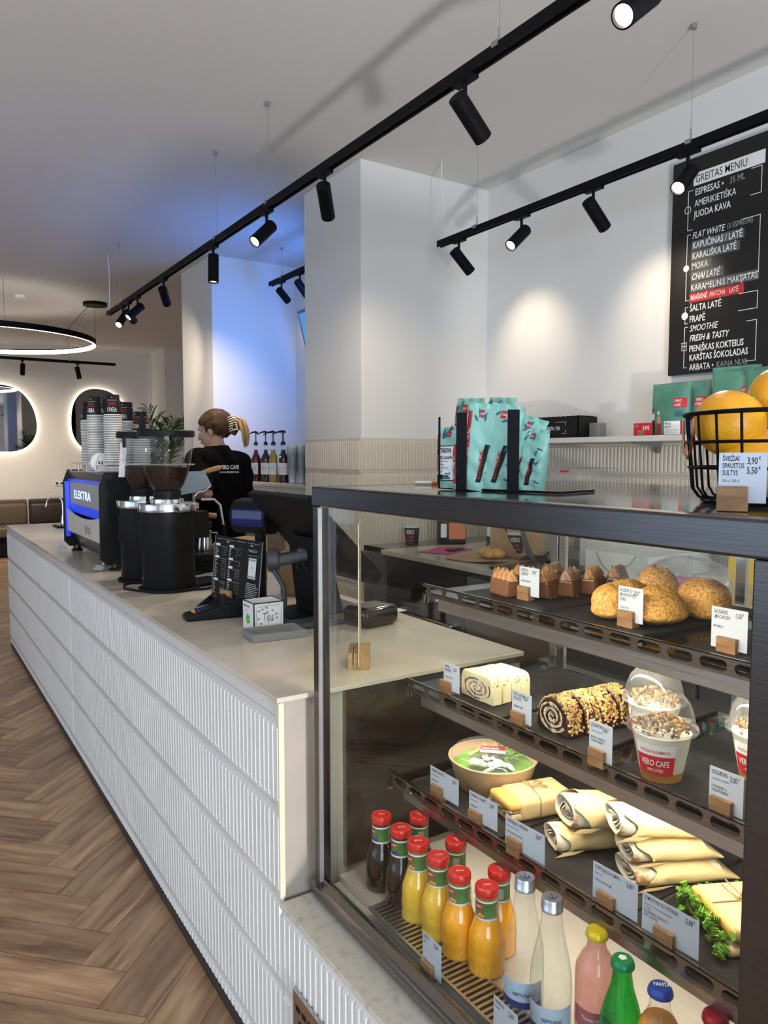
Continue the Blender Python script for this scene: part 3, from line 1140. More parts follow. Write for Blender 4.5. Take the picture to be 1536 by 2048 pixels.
# ------------------------------------------------------------------ back counter along the wall
t = thing('back_counter', 'dark fronted back counter along the tiled wall behind the glass', 'counter', (0, 0, 0))
b = MB()
b.box(2.33, -.6, ZC - .03, 3.31, 3.64, ZC - .004)
b.build('worktop', 'stone', t, bevel=.002)
b = MB()
b.box(2.37, -.6, .08, 3.30, 3.64, ZC - .031)
b.build('carcass', 'steel_dark', t)
for i, (ya, yb) in enumerate(((2.9, 3.52), (2.25, 2.88), (1.6, 2.23), (.95, 1.58))):
    if i == 0:
        b = MB()
        b.box(2.355, ya, .70, 2.37, yb, .90)
        f = b.build('control_panel', 'steel_dark', t)
        b = MB()
        b.box(2.35, ya, .14, 2.37, yb, .68)
        f = b.build('oven_door', 'blackgloss', t, bevel=.003)
        b = MB()
        b.tube([(2.35, ya + .06, .64), (2.315, ya + .06, .64), (2.315, yb - .06, .64), (2.35, yb - .06, .64)], .008)
        b.build('handle', 'chrome', f)
    else:
        b = MB()
        b.box(2.35, ya, .12, 2.37, yb, .90)
        f = b.build('door', 'steel' if i == 1 else 'greyplastic', t, bevel=.003)
        b = MB()
        b.box(2.335, ya + .05, .85, 2.35, yb - .05, .865)
        b.build('handle', 'alu', f)
b = MB()
b.box(2.36, 3.645, 0, 2.38, 3.885, ZC - .004)
b.box(2.36, 3.645, ZC - .03, 3.31, 3.885, ZC - .004)
struct(tag(b.build('trim_1', 'alu')))

# steel back bar in the recess
t = thing('steel_cabinet', 'tall stainless back bar cabinet in the recess behind the barista', 'cabinet', (0, 0, 0))
b = MB()
b.box(2.40, 4.66, .05, 3.14, 6.38, 1.27)
b.build('body', 'steel', t)
b = MB()
b.box(2.36, 4.64, 1.27, 3.15, 6.39, 1.30)
b.build('worktop', 'steel_bright', t, bevel=.003)
for k, (ya, yb) in enumerate(((4.68, 5.24), (5.25, 5.81), (5.82, 6.37))):
    b = MB()
    b.box(2.38, ya, 1.06, 2.40, yb, 1.25)
    d = b.build('drawer', 'steel', t, bevel=.003)
    b = MB()
    b.box(2.36, ya + .1, 1.20, 2.378, yb - .1, 1.215)
    b.build('handle', 'chrome', d)

# ------------------------------------------------------------------ wall shelf and menu board
t = thing('wall_shelf', 'long white wall shelf under the black menu board', 'shelf', (0, 0, 0))
b = MB()
b.box(3.06, .6, 1.572, 3.325, 3.86, 1.600)
b.build('board', mat('shelf_laminate', (.62, .60, .56), .4), t, bevel=.002)
for y in (2.50, 1.2, 3.6):
    b = MB()
    b.prism([(3.10, 1.571), (3.325, 1.571), (3.325, 1.545), (3.30, 1.515), (3.288, 1.515), (3.285, 1.545), (3.12, 1.560)], 1, y - .009, y + .009)
    b.build('bracket', 'alu', t)

t = thing('menu_board', 'tall black wall menu with white lettering above the shelf', 'menu board', (XW - .022, 0, 0))
b = MB()
b.box(-.008, 1.35, 1.905, .021, 2.452, 2.942)
b.build('panel', mat('black_board', (.012, .0115, .011), .35), t, bevel=.002)
bw, br, bl = MB(), MB(), MB()
X = -.0086


def row(s, y, z, size, m=bw, sx=.70, bold=.012, mi=0):
    m.text(s, size, face_T(X, y, z, '-x'), mi, sx=sx, bold=bold)


def bar(y0, y1, z0, z1, m=bw, mi=0, x=X):
    m.box(x - .0004, min(y0, y1), z0, x, max(y0, y1), z1, mi)


def hook(y0, y1, z0, z1, side):
    """thin line bracket round a block of rows; side +1 = left, -1 = right"""
    w = .0028
    yv = y0
    bar(yv - w, yv, z0, z1)
    bar(yv, y1, z0, z0 + w)
    bar(yv, y1, z1 - w, z1)


bar(2.335, 1.975, 2.806, 2.866)
bl.text('GREITAS MENIU', .052, face_T(X - .0006, 2.325, 2.818, '-x'), 0, sx=.72, bold=.012)
bl.build('title_lettering', 'ink', t)
for s, y, z, sz in (('ESPRESAS •', 2.325, 2.760, .045), ('AMERIKIETIŠKA', 2.326, 2.706, .045), ('JUODA KAVA', 2.327, 2.655, .045),
                    ('KAPUČINAS / LATĖ', 2.330, 2.508, .043), ('KARALIŠKA LATĖ', 2.331, 2.458, .043),
                    ('MOKA', 2.332, 2.410, .043), ('KARAMELINIS MAKIJATAS', 2.333, 2.306, .043),
                    ('ŠALTA LATĖ', 2.336, 2.208, .044), ('FRAPĖ', 2.336, 2.155, .044), ('PIENIŠKAS KOKTEILIS', 2.333, 2.012, .043),
                    ('KARŠTAS ŠOKOLADAS', 2.331, 1.968, .043), ('ARBATA •', 2.329, 1.921, .043)):
    row(s, y, z, sz)
for s, y, z, sz in (('FLAT WHITE', 2.334, 2.556, .043), ('CHAI LATĖ', 2.332, 2.358, .043), ('SMOOTHIE', 2.334, 2.110, .043), ('FRESH & TASTY', 2.333, 2.062, .043)):
    T = face_T(X, y, z, '-x') @ Matrix(((1, .2, 0, 0), (0, 1, 0, 0), (0, 0, 1, 0), (0, 0, 0, 1)))
    bw.text(s, sz, T, 0, sx=.70, bold=.012)
bt = MB()
for s, y, z, sz in (('35 ML', 2.145, 2.763, .043), ('(3 ESPRESAI)', 2.150, 2.560, .034), ('KAINA NUO', 2.182, 1.922, .040)):
    bt.text(s, sz, face_T(X, y, z, '-x'), 0, sx=.70, bold=-.008)
bt.build('light_lettering', mat('dim_white_print', (.45, .45, .44), .5), t)
# bracket lines
hook(2.362, 2.335, 2.60, 2.79, 1)
hook(2.362, 2.342, 2.262, 2.580, 1)
hook(2.362, 2.345, 2.150, 2.232, 1)
hook(2.362, 2.342, 1.935, 2.135, 1)
for z0, z1, a in ((2.68, 2.80, .05), (2.33, 2.585, .09), (2.17, 2.25, .09), (1.935, 2.12, .05)):
    w = .0028
    bar(1.990 - w, 1.990, z0, z1)
    bar(1.990, 1.990 + a, z0, z0 + w)
    bar(1.990, 1.990 + a, z1 - w, z1)
for y, z, r, fill in ((2.362, 2.70, .018, 0), (2.362, 2.42, .016, 1), (2.362, 2.19, .018, 1)):
    T = face_T(X, y, z, '-x')
    N = 24
    vs = [T @ Vector((r * math.cos(2 * PI * k / N), r * math.sin(2 * PI * k / N), .0006)) for k in range(N)]
    if fill:
        bw.add(vs, [tuple(range(N))])
    else:
        v2 = [T @ Vector(((r - .003) * math.cos(2 * PI * k / N), (r - .003) * math.sin(2 * PI * k / N), .0006)) for k in range(N)]
        bw.add(vs + v2, [(k, (k + 1) % N, N + (k + 1) % N, N + k) for k in range(N)])
for (ya, yb, za, zb) in ((2.375, 2.372, 2.02, 2.06), (2.350, 2.347, 2.02, 2.06), (2.375, 2.347, 2.02, 2.023), (2.377, 2.345, 2.057, 2.06), (2.372, 2.35, 2.04, 2.043)):
    bar(ya, yb, za, zb)
bw.build('lettering', 'whiteink', t)
bg = MB()
for ya, yb, za, zb in ((2.336, 2.063, 2.500, 2.545), (2.336, 2.083, 2.450, 2.495), (2.336, 2.225, 2.402, 2.447), (2.336, 2.160, 2.350, 2.397), (2.336, 1.985, 2.298, 2.345)):
    bg.box(X + .0001, min(ya, yb), za, X + .0007, max(ya, yb), zb)
bg.build('price_strips', mat('grey_strip', (.10, .098, .092), .4), t)
bar(2.340, 2.055, 2.250, 2.294, br)
br.build('highlight_strip', 'redink', t)
b = MB()
b.text('BRAŠKINĖ', .032, face_T(X - .0008, 2.332, 2.262, '-x'), 0, sx=.62, bold=.012)
b.text('MATCHA', .032, face_T(X - .0008, 2.232, 2.262, '-x') @ Matrix(((1, .2, 0, 0), (0, 1, 0, 0), (0, 0, 1, 0), (0, 0, 0, 1))), 0, sx=.62)
b.text('LATĖ', .032, face_T(X - .0008, 2.128, 2.262, '-x'), 0, sx=.62, bold=.012)
b.build('highlight_lettering', 'whiteink', t)

# ------------------------------------------------------------------ refrigerated display case
t = case = thing('display_case', 'stainless refrigerated glass display case full of cakes, sandwiches and drinks', 'display case', (0, 0, 0))
CX0, CX1, CY0, CY1 = 0.755, 1.515, 0.30, 1.462
ZT0, ZT1 = 1.391, 1.434
ZD = 0.55
# top rim
b = MB()
b.box(CX0, CY0, ZT0, CX0 + .035, CY1, ZT1)
b.box(CX1 - .03, CY0, ZT0, CX1, CY1, ZT1)
b.box(CX0 + .035, CY1 - .03, ZT0, CX1 - .03, CY1, ZT1)
b.box(CX0 + .035, CY0, ZT0, CX1 - .03, CY0 + .03, ZT1)
b.build('top_rim', 'steel_dark', t, bevel=.004, seg=3)
b = MB()
b.box(CX0 + .02, CY0 + .02, ZT1 - .012, CX1 - .02, CY1 - .02, ZT1 - .0005)
b.build('top_panel', 'darkglass', t)
b = MB()
b.box(CX0 + .035, CY0 + .03, ZT0 + .004, CX1 - .03, CY1 - .03, ZT0 + .014)
b.build('ceiling_panel', 'steel', t)
# corner posts
for x0, x1, y0, y1, mt in ((CX0 + .002, CX0 + .030, CY1 - .028, CY1 - .002, 'steel_dark'), (CX1 - .03, CX1 - .002, CY1 - .028, CY1 - .002, 'alu'),
                           (CX0 + .002, CX0 + .035, .405, .450, 'steel_dark'), (CX1 - .03, CX1 - .002, .405, .45, 'alu')):
    b = MB()
    b.box(x0, y0, ZL + .03, x1, y1, ZT0)
    b.build('post', mt, t, bevel=.002)
b = MB()
b.box(CX0 - .001, CY1 - .034, ZL + .06, CX0 + .008, CY1 - .030, ZT0 - .002)
b.build('seal_strip', 'alu', t)
# glazing
b = MB()
b.box(CX0 + .016, .45, ZD - .006, CX0 + .021, CY1 - .032, ZT0)
b.build('front_glass', 'glass', t)
b = MB()
b.box(CX0 + .03, CY1 - .018, ZD - .02, CX1 - .03, CY1 - .013, ZT0)
b.build('side_glass', 'glass', t)
# sliding doors at the back
for y0, y1, x in ((CY1 - .60, CY1 - .03, CX1 - .026), (.45, CY1 - .53, CX1 - .012)):
    b = MB()
    f = .022
    b.box(x, y0, ZD + .03, x + .010, y0 + f, ZT0 - .003)
    b.box(x, y1 - f, ZD + .03, x + .010, y1, ZT0 - .003)
    b.box(x, y0 + f, ZD + .03, x + .010, y1 - f, ZD + .03 + f)
    b.box(x, y0 + f, ZT0 - .003 - f, x + .010, y1 - f, ZT0 - .003)
    d = b.build('sliding_door', 'steel_bright', t)
    b = MB()
    b.box(x + .003, y0 + f, ZD + .03 + f, x + .007, y1 - f, ZT0 - .003 - f)
    b.build('pane', 'glass', d)
# base: deck, gutter, bottom rails, bumper
b = MB()
b.prism([(CX0 + .05, ZD), (CX1 - .03, ZD), (CX1 - .03, ZL + .012), (CX0 + .05, ZL + .012)], 1, .33, CY1 - .03)
b.build('deck', 'steel_deck', t)
b = MB()
b.box(CX0 + .026, .33, ZL + .012, CX0 + .05, CY1 - .03, .534)
b.build('gutter', 'steel_deck', t)
b = MB()
b.box(CX0 + .006, .33, ZL + .040, CX0 + .0145, CY1 + .000, ZD + .004)
b.box(CX0 + .022, .33, ZL + .012, CX0 + .027, CY1 - .03, ZD - .006)
b.build('bottom_rail', 'steel_mid', t, bevel=.002)
b = MB()
b.tube([(CX0 + .020, CY1 + .030, ZL + .023), (CX0 + .020, CY1 + .016, ZL + .023), (CX0 + .020, -.3, ZL + .023)], [.014, .0225, .0225], n=24)
b.build('bumper', 'steel_mid', t)
b = MB()
b.box(CX0 + .03, .33, ZL + .001, CX1, CY1 + .004, ZL + .012)
b.build('base_tray', 'steel_dark', t)
# side cabinet wall beyond the near end
b = MB()
b.box(CX0, CY0 + .0, ZL + .012, CX1, CY0 + .028, ZT0)
b.build('end_wall', 'steel_dark', t)
# air grille
b = MB()
GX0, GX1 = .792, .862
b.box(GX0, .36, ZD, GX0 + .005, 1.285, ZD + .006)
b.box(GX1 - .005, .36, ZD, GX1, 1.285, ZD + .006)
y = .36
while y < 1.28:
    b.box(GX0 + .005, y, ZD + .001, GX1 - .005, y + .0058, ZD + .006)
    y += .0125
b.box(GX0 + .005, 1.279, ZD + .001, GX1 - .005, 1.285, ZD + .006)
b.box(GX0 + .002, .36, ZD, GX1 - .002, 1.28, ZD + .0012, 1)
b.build('air_grille', ['steel', 'blackmatte'], t)

SH = [(1.030, 1.182), (.982, .963), (.932, .752)]


def slotted_rail(b, x, y0, y1, z0, z1):
    """steel lip with long oval slots"""
    th = .0015
    b.box(x, y0, z0, x + th, y1, z0 + .005)
    b.box(x, y0, z1 - .005, x + th, y1, z1)
    b.box(x, y0, z1 - .0012, x + .008, y1, z1)
    p, g = .0585, .012
    y = y0
    while y < y1:
        e = min(y + g, y1)
        b.box(x, y, z0 + .005, x + th, e, z1 - .005)
        # rounded slot ends
        for yy, s in ((e, 1), (min(y + p, y1), -1)):
            h = (z1 - .005 - z0 - .005) / 2
            zc = (z1 - .005 + z0 + .005) / 2
            if yy < y1 - .002:
                for q in (1, -1):
                    b.prism([(yy, zc + q * h), (yy + s * h * .8, zc + q * h), (yy + s * h * .3, zc + q * h * .7), (yy + s * h * .04, zc + q * h * .3)], 0, x, x + th)
        y += p


for i, (x, z) in enumerate(SH):
    ya, yb = .46, 1.425
    b = MB()
    b.box(x + .004, ya, z - .007, CX1 - .05, yb, z - .0005)
    s = b.build('shelf', 'shelfglass', t)
    b = MB()
    slotted_rail(b, x, ya, yb, z - .011, z + .017)
    b.box(x, yb - .0015, z - .03, x + .06, yb, z - .008)
    b.build('slotted_lip', 'steel_mid', s)
    b = MB()
    b.box(x + .01, yb - .010, z - .028, CX1 - .05, yb - .006, z - .0075)
    b.box(x + .01, yb - .030, z - .0095, CX1 - .05, yb - .006, z - .0075)
    b.build('bracket', 'steel_bright', s)
    b = MB()
    b.box(x + .018, ya, z - .044, x + .052, yb - .035, z - .0075)
    b.build('light_housing', 'steel', s, bevel=.002)
    b = MB()
    b.box(x + .0525, ya + .01, z - .040, x + .055, yb - .045, z - .014)
    b.build('light_strip', 'led', s)
    area_light('shelf_light', (x + .060, (ya + yb) / 2 - .02, z - .03), (x + .20, (ya + yb) / 2 - .02, z - .23), .90, .02, 3.5, (1.0, .88, .70), parent=s)
b = MB()
b.box(CX0 + .075, .47, ZT0 - .0015, CX0 + .105, CY1 - .05, ZT0 + .0035)
b.build('top_light_housing', 'steel', t)
b = MB()
b.box(CX0 + .078, .48, ZT0 - .0030, CX0 + .102, CY1 - .06, ZT0 - .0016)
b.build('top_light_strip', 'led', t)
area_light('case_top_light', (CX0 + .09, .95, ZT0 - .005), (CX0 + .30, .95, .9), .92, .022, 5.6, (1.0, .88, .70), parent=t)


# ------------------------------------------------------------------ slate boards
def slate(x0, x1, y0, y1, z, label, rz=0.0):
    b = MB()
    b.rbox((0, 0, .003), ((x1 - x0) / 2, (y1 - y0) / 2, .003), .0012, n=1, smooth=False)
    return simple('slate_board', b, 'slate', label, 'serving board', loc=((x0 + x1) / 2, (y0 + y1) / 2, z), rot=(0, 0, rz), group='dark serving boards in the case')


TR = 0.006
slate(1.07, 1.44, 1.085, 1.345, SH[0][1], 'dark board under the chocolate cakes on the top shelf', .02)
slate(1.07, 1.46, .835, 1.075, SH[0][1], 'dark board under the cracked buns on the top shelf', -.02)
slate(1.06, 1.42, .57, .76, SH[0][1], 'dark board behind the macaron price card on the top shelf')
slate(1.005, 1.38, 1.125, 1.33, SH[1][1], 'dark board under the white marbled cake on the middle shelf')
slate(1.000, 1.42, .905, 1.115, SH[1][1], 'dark board under the nut crusted roll on the middle shelf', .02)
slate(.995, 1.40, .55, .835, SH[1][1], 'dark board under the yogurt cups on the middle shelf', .01)
slate(.945, 1.36, 1.065, 1.36, SH[2][1], 'dark board under the kraft salad bowl on the lowest shelf')
slate(.945, 1.36, .765, 1.055, SH[2][1], 'dark board under the tortilla wraps on the lowest shelf')
slate(.945, 1.36, .47, .755, SH[2][1], 'dark board under the lettuce sandwich on the lowest shelf')


# ------------------------------------------------------------------ price cards in oak blocks
def price(x, y, z, w, h, lines, prices, label, rz=0.0, bx=0.0, group='price cards in oak blocks', lean=0.0):
    """x,y,z: foot of the block; faces the customer (-x)"""
    t = thing('price_card', label, 'price card', (x, y, z), -PI / 2 + rz, group)
    b = MB()
    b.box(-.017 + bx, -.009, 0, .017 + bx, -.0008, .030)
    b.box(-.017 + bx, -.0008, 0, .017 + bx, .0008, .012)
    b.box(-.017 + bx, .0008, 0, .017 + bx, .012, .018)
    b.build('oak_block', 'wood', t, bevel=.0008)
    b = MB()
    b.T = Matrix.Rotation(-lean, 4, 'X')
    b.box(-w / 2, -.0004, .010, w / 2, .0004, .010 + h)
    c = b.build('card', 'card', t)
    b = MB()
    top = .010 + h
    F = Matrix.Rotation(-lean, 4, 'X') @ face_T(0, 0, 0, '-y')

    def put(s, xx, zz, size, sx=.55, bold=.03, m=0):
        b.text(s, size, F @ Matrix.Translation((xx, zz, .0006)), m, sx=sx, bold=bold)
    zz = top - .010
    for s, k in lines:
        if s:
            put(s, -w / 2 + .004, zz, (.0088, .0052, .0058)[k], .58, (.035, .0, .02)[k], 1 if k == 1 else 0)
        zz -= (.0085, .006, .006)[k]
    for i, s in enumerate(prices):
        b.text(s, .0115, F @ Matrix.Translation((w / 2 - .010, top - .0135 - i * .0115, .0006)), 0, sx=.58, bold=.03, align='RIGHT')
        b.text('€', .006, F @ Matrix.Translation((w / 2 - .009, top - .0085 - i * .0115, .0006)), 0, sx=.6, bold=.02)
    b.build('lettering', ['ink', 'greyink'], c)
    return t


z1, z2, z3 = SH[0][1] + TR, SH[1][1] + TR, SH[2][1] + TR
price(1.135, 1.178, z1, .060, .062, [('DESERTAS', 0), ('„SNIKERS“', 0), ('', 1), ('„SNICKER“ DESSERT', 2)], ['3,90'], 'price card reading 3,90 in front of the chocolate cakes', bx=-.012)
price(1.110, .890, z1, .055, .064, [('EKLERAS SU', 0), ('MASKARPONĖS', 0), ('SŪRIU', 0), ('', 1), ('ECLAIR WITH', 2), ('MASCARPONE CREAM', 2)], ['2,00'], 'price card reading 2,00 in front of the cracked buns', bx=-.006)
price(1.100, .690, SH[0][1], .062, .066, [('SAUSAINIS', 0), ('„MACARON“', 0), ('', 1), ('MACARON', 2)], ['1,50'], 'price card reading 1,50 at the near end of the top shelf')
price(1.012, 1.290, z2, .056, .060, [('BANDEL.', 0), ('TINGINYS', 0), ('', 1), ('„TINGINYS“ CAKE', 2)], ['2,50'], 'price card reading 2,50 beside the white marbled cake', bx=-.016)
price(1.006, 1.060, z2, .054, .060, [('ŠOKOLADINIS', 0), ('TINGINYS', 0), ('', 1), ('„TINGINYS“ CAKE', 2)], ['2,50'], 'price card reading 2,50 between the white cake and the nut roll', bx=-.006)
price(.990, .849, z2, .050, .066, [('JOGURTAS', 0), ('su granola ir mangais', 1), ('', 1), ('MANGO, BANANA &', 2), ('YOGURT PARFAIT', 2)], ['3,00'], 'price card reading 3,00 beside the front yogurt cup', bx=-.004)
price(.998, .622, z2, .054, .062, [('JOGURTAS', 0), ('su granola ir braškėmis', 1), ('', 1), ('STRAWBERRY &', 2), ('YOGURT PARFAIT', 2)], ['3,00'], 'price card for strawberry yogurt cut by the right case post', bx=-.004)
price(.955, 1.240, z3, .096, .056, [('CEZARIO SALOTOS', 0), ('su vištiena, parmezanu', 1), ('', 1), ('CAESAR SALAD', 2)], ['5,50'], 'wide price card reading 5,50 in front of the kraft salad bowl', rz=.02, bx=-.02)
price(.950, 1.107, z3, .080, .056, [('PANINIS SU KUMPIU', 0), ('pomidorai, sūris', 1), ('', 1), ('HAM PANINI', 2)], ['5,50'], 'price card tilted in front of the twine tied panini', rz=.06, bx=-.018)
price(.940, .978, z3, .098, .056, [('TORTILIJA SU VIŠTIENA', 0), ('vištiena, salotos, padažas', 1), ('', 1), ('TORTILLA WITH CHICKEN', 2)], ['5,00'], 'wide price card reading 5,00 in front of the left tortilla wraps', rz=.05, bx=-.022)
price(.945, .775, z3, .088, .062, [('TORTILIJA SU KUMPIU', 0), ('kumpis, sūris', 1), ('', 1), ('TORTILLA WITH HAM', 2)], ['5,00'], 'wide price card reading 5,00 below the stacked tortilla wraps', rz=.03, bx=-.014)
price(.945, .672, z3, .096, .060, [('SUMUŠTINIS SU VIŠTIENA', 0), ('juoda duona, vištiena, gaminta lietuviška', 1), ('sumuštinis', 1), ('POLAR BREAD SANDWICH', 2), ('WITH CHICKEN', 2)], ['5,00'], 'wide price card reading 5,00 in front of the lettuce sandwich', rz=.04, bx=-.006)
price(.790, 1.060, .534, .058, .070, [('SULTYS', 0), ('JUICE', 2)], ['2,50'], 'small price card standing before the slotted air grille below the juices', rz=-.02, bx=-.008)
price(.790, .860, .534, .058, .070, [('VANDUO', 0), ('WATER', 2)], ['2,00'], 'price card at the bottom picture edge in front of the water bottles', rz=-.02, bx=-.008)
price(.845, .520, ZT1, .052, .060, [('ŠVIEŽIAI', 0), ('SPAUSTOS', 0), ('SULTYS', 0), ('300 ml / 500 ml', 1), ('', 1), ('FRESH JUICE', 2)], ['3,90', '5,50'], 'price card for fresh juice standing on top of the display case', rz=.50, bx=-.010)

# ------------------------------------------------------------------ chocolate cakes (top shelf)
def swirl(b, c, r, h, m, n=26, ridges=7, rot=0.0):
    prof = [(r * 1.0, 0), (r * 1.05, h * .12), (r * .85, h * .35), (r * .88, h * .42), (r * .58, h * .66), (r * .55, h * .74), (r * .18, h * .95), (0, h * 1.08)]
    o = len(b.v)
    b.lathe(prof, n=ridges * 4, m=m, c=c, ripple=lambda k, z: .14 * math.cos(2 * PI * k / 4 + z * 260))
    return b


def crumbs(b, n, box, size, m, rnd, flat=.5):
    for _ in range(n):
        x, y, z = (rnd.uniform(box[2 * i], box[2 * i + 1]) for i in range(3))
        s = rnd.uniform(.6, 1.3) * size
        b.T = Matrix.Translation((x, y, z)) @ Euler((rnd.uniform(0, 6), rnd.uniform(0, 6), rnd.uniform(0, 6))).to_matrix().to_4x4()
        b.box(-s, -s * .7, -s * flat, s, s * .7, s * flat, m)
    b.T = Matrix.Identity(4)


def choc_cake(label, loc, rz, cream, seed):
    rnd = random.Random(seed)
    t = thing('chocolate_cake', label, 'cake', loc, rz, 'chocolate coated cakes with piped cream')
    b = MB()
    b.prism([(-.021, 0), (.021, 0), (.017, .038), (-.017, .038)], 0, -.036, .036)
    b.build('cake', 'choc', t, bevel=.006, seg=3)
    b = MB()
    for i in range(4):
        swirl(b, (-.027 + .018 * i, 0, .036), .0135, .024, 0)
    b.build('piped_cream', cream, t)
    b = MB()
    crumbs(b, 22, (-.034, .034, -.012, .012, .046, .060), .0018, 0, rnd)
    crumbs(b, 10, (-.038, .038, -.025, -.021, .001, .004), .0013, 0, rnd)
    b.build('nut_pieces', 'nuts', t)
    return t


CK = [(1.135, 1.255, 'cream', 'caramel topped chocolate cake nearest the glass on the top shelf', PI / 2 - .15),
      (1.205, 1.262, 'cream', 'chocolate cake directly behind the front caramel topped one', PI / 2 - .05),
      (1.205, 1.195, 'cream', 'chocolate cake just right of the price card reading 3,90', .4),
      (1.262, 1.178, 'cream_pale', 'chocolate cake with pale cocoa cream in the middle of the row', .4),
      (1.322, 1.165, 'cream', 'chocolate cake second from the far right end of the row', .4),
      (1.385, 1.150, 'cream', 'chocolate cake at the far right end of the row', .4),
      (1.290, 1.262, 'cream_pale', 'pale cream chocolate cake in the back row of the top shelf', .3)]
for i, (x, y, c, lb, a) in enumerate(CK):
    choc_cake(lb, (x, y, z1), a, c, i)


# ------------------------------------------------------------------ craquelin buns
def bun(label, loc, r, rz, seed, lump=.10):
    rnd = random.Random(seed)
    ph = [rnd.uniform(0, 6) for _ in range(6)]
    b = MB()
    n, R = 110, 54
    vs, fs = [], []
    for i in range(R + 1):
        th = PI * i / R
        for k in range(n):
            a = 2 * PI * k / n
            x, y, z = math.sin(th) * math.cos(a), math.sin(th) * math.sin(a), math.cos(th)
            z2_ = z if z > 0 else z * .55
            d = 1 + lump * .5 * math.sin(2 * a + ph[0]) * math.sin(th) + lump * .3 * math.sin(3 * a + ph[1]) + .05 * math.sin(5 * z + ph[2])
            cr = (math.sin(x * 38 + ph[3] + 2.2 * math.sin(y * 23)) * math.sin(y * 35 + ph[4] + 2 * math.sin(z * 19)) * math.sin(z * 30 + 3 * math.sin(x * 17)))
            d += .030 * cr + rnd.uniform(-.012, .012)
            vs.append((r[0] * x * d, r[1] * y * d, r[2] * (z2_ * d) + r[2] * .52))
    for i in range(R):
        for k in range(n):
            l = (k + 1) % n
            fs.append((i * n + k, i * n + l, (i + 1) * n + l, (i + 1) * n + k))
    b.add(vs, fs, 0, True)
    return simple('cream_puff', b, 'bun', label, 'pastry', loc=loc, rot=(0, 0, rz), group='golden cracked cream puffs on the top shelf', sharp=180)


bun('golden cracked puff at the left, left of the price card reading 2,00', (1.152, .965, z1), (.048, .046, .043), .3, 1)
bun('golden cracked puff behind the left one', (1.225, .990, z1), (.050, .048, .043), 1.1, 2)
bun('large golden cracked puff right behind the price card reading 2,00', (1.178, .885, z1), (.050, .062, .045), 2.0, 3)
bun('tall golden puff with a dark split on top, at the back', (1.312, .990, z1), (.050, .053, .054), .7, 4, .14)
bun('golden cracked puff at the right end by the case post', (1.298, .868, z1), (.048, .056, .050), 2.6, 5)


# ------------------------------------------------------------------ white marbled cake and nut roll
def cake_slice(name, label, loc, rz, w, d, h, outer, seed, group, rollmat=None, nuts=False, rnd_top=True):
    rnd = random.Random(seed)
    t = thing(name, label, 'cake', loc, rz, group)
    N = 30
    pts = []
    for k in range(N):
        a = PI * k / (N - 1)
        if rnd_top:
            pts.append((math.cos(a) * w * (1 if abs(math.cos(a)) < .9 else 1), .004 + math.sin(a) ** .8 * (h - .004)))
        else:
            e = .32
            pts.append((math.copysign(abs(math.cos(a)) ** e, math.cos(a)) * w, .002 + math.sin(a) ** e * (h - .002)))
    pts = [(w * .96, 0)] + pts + [(-w * .96, 0)]
    b = MB()
    b.prism(pts, 1, -d / 2, d / 2, 0, smooth=True)
    b.build('sponge', outer, t, bevel=.003)
    # rolled layers on the cut face
    for nm, mt, off, wd in (('filling_layer', rollmat or 'meringue', 0.0, .0032), ('dark_layer', 'dark_cake', .5, .0014)):
        b = MB()
        for s in (-1,):
            y = s * (d / 2 + .0006)
            sp = []
            for i in range(52):
                a = i * .36 + off * 2
                rr = (.06 + i * .0165)
                px, pz = math.cos(a) * w * rr * .95, h * .47 + math.sin(a) * h * .48 * rr
                sp.append((px, y, pz))
            for i in range(len(sp) - 1):
                p, q = Vector(sp[i]), Vector(sp[i + 1])
                dr = (q - p).normalized()
                nn = Vector((-dr.z, 0, dr.x)) * wd * rnd.uniform(.6, 1.3)
                b.add([p + nn, p - nn, q - nn, q + nn], [(0, 1, 2, 3)])
        b.build(nm, mt, t)
    if nuts:
        b = MB()
        for _ in range(420):
            a = rnd.uniform(.02, PI - .02)
            y = rnd.uniform(-d / 2 + .002, d / 2 - .001)
            x, z = math.cos(a) * w, .004 + math.sin(a) ** .8 * (h - .004)
            s = rnd.uniform(.0014, .0030)
            b.T = Matrix.Translation((x, y, z)) @ Euler((rnd.uniform(0, 6), rnd.uniform(0, 6), rnd.uniform(0, 6))).to_matrix().to_4x4()
            b.box(-s, -s * .8, -s * .6, s, s * .8, s * .6)
        b.T = Matrix.Identity(4)
        tag(b.build('chopped_nut_crust', 'nuts', t), kind='stuff')
    else:
        b = MB()
        for _ in range(16):
            a = rnd.uniform(.3, PI - .3)
            y = rnd.uniform(-d / 2 + .003, d / 2 - .003)
            e = .32
            x, z = math.copysign(abs(math.cos(a)) ** e, math.cos(a)) * w, .002 + math.sin(a) ** e * (h - .002)
            b.ellips((x * .985, y, z * .985), (.0035, .002, .0025), n=8)
        b.build('nut_marbling', 'nuts', t)
    return t


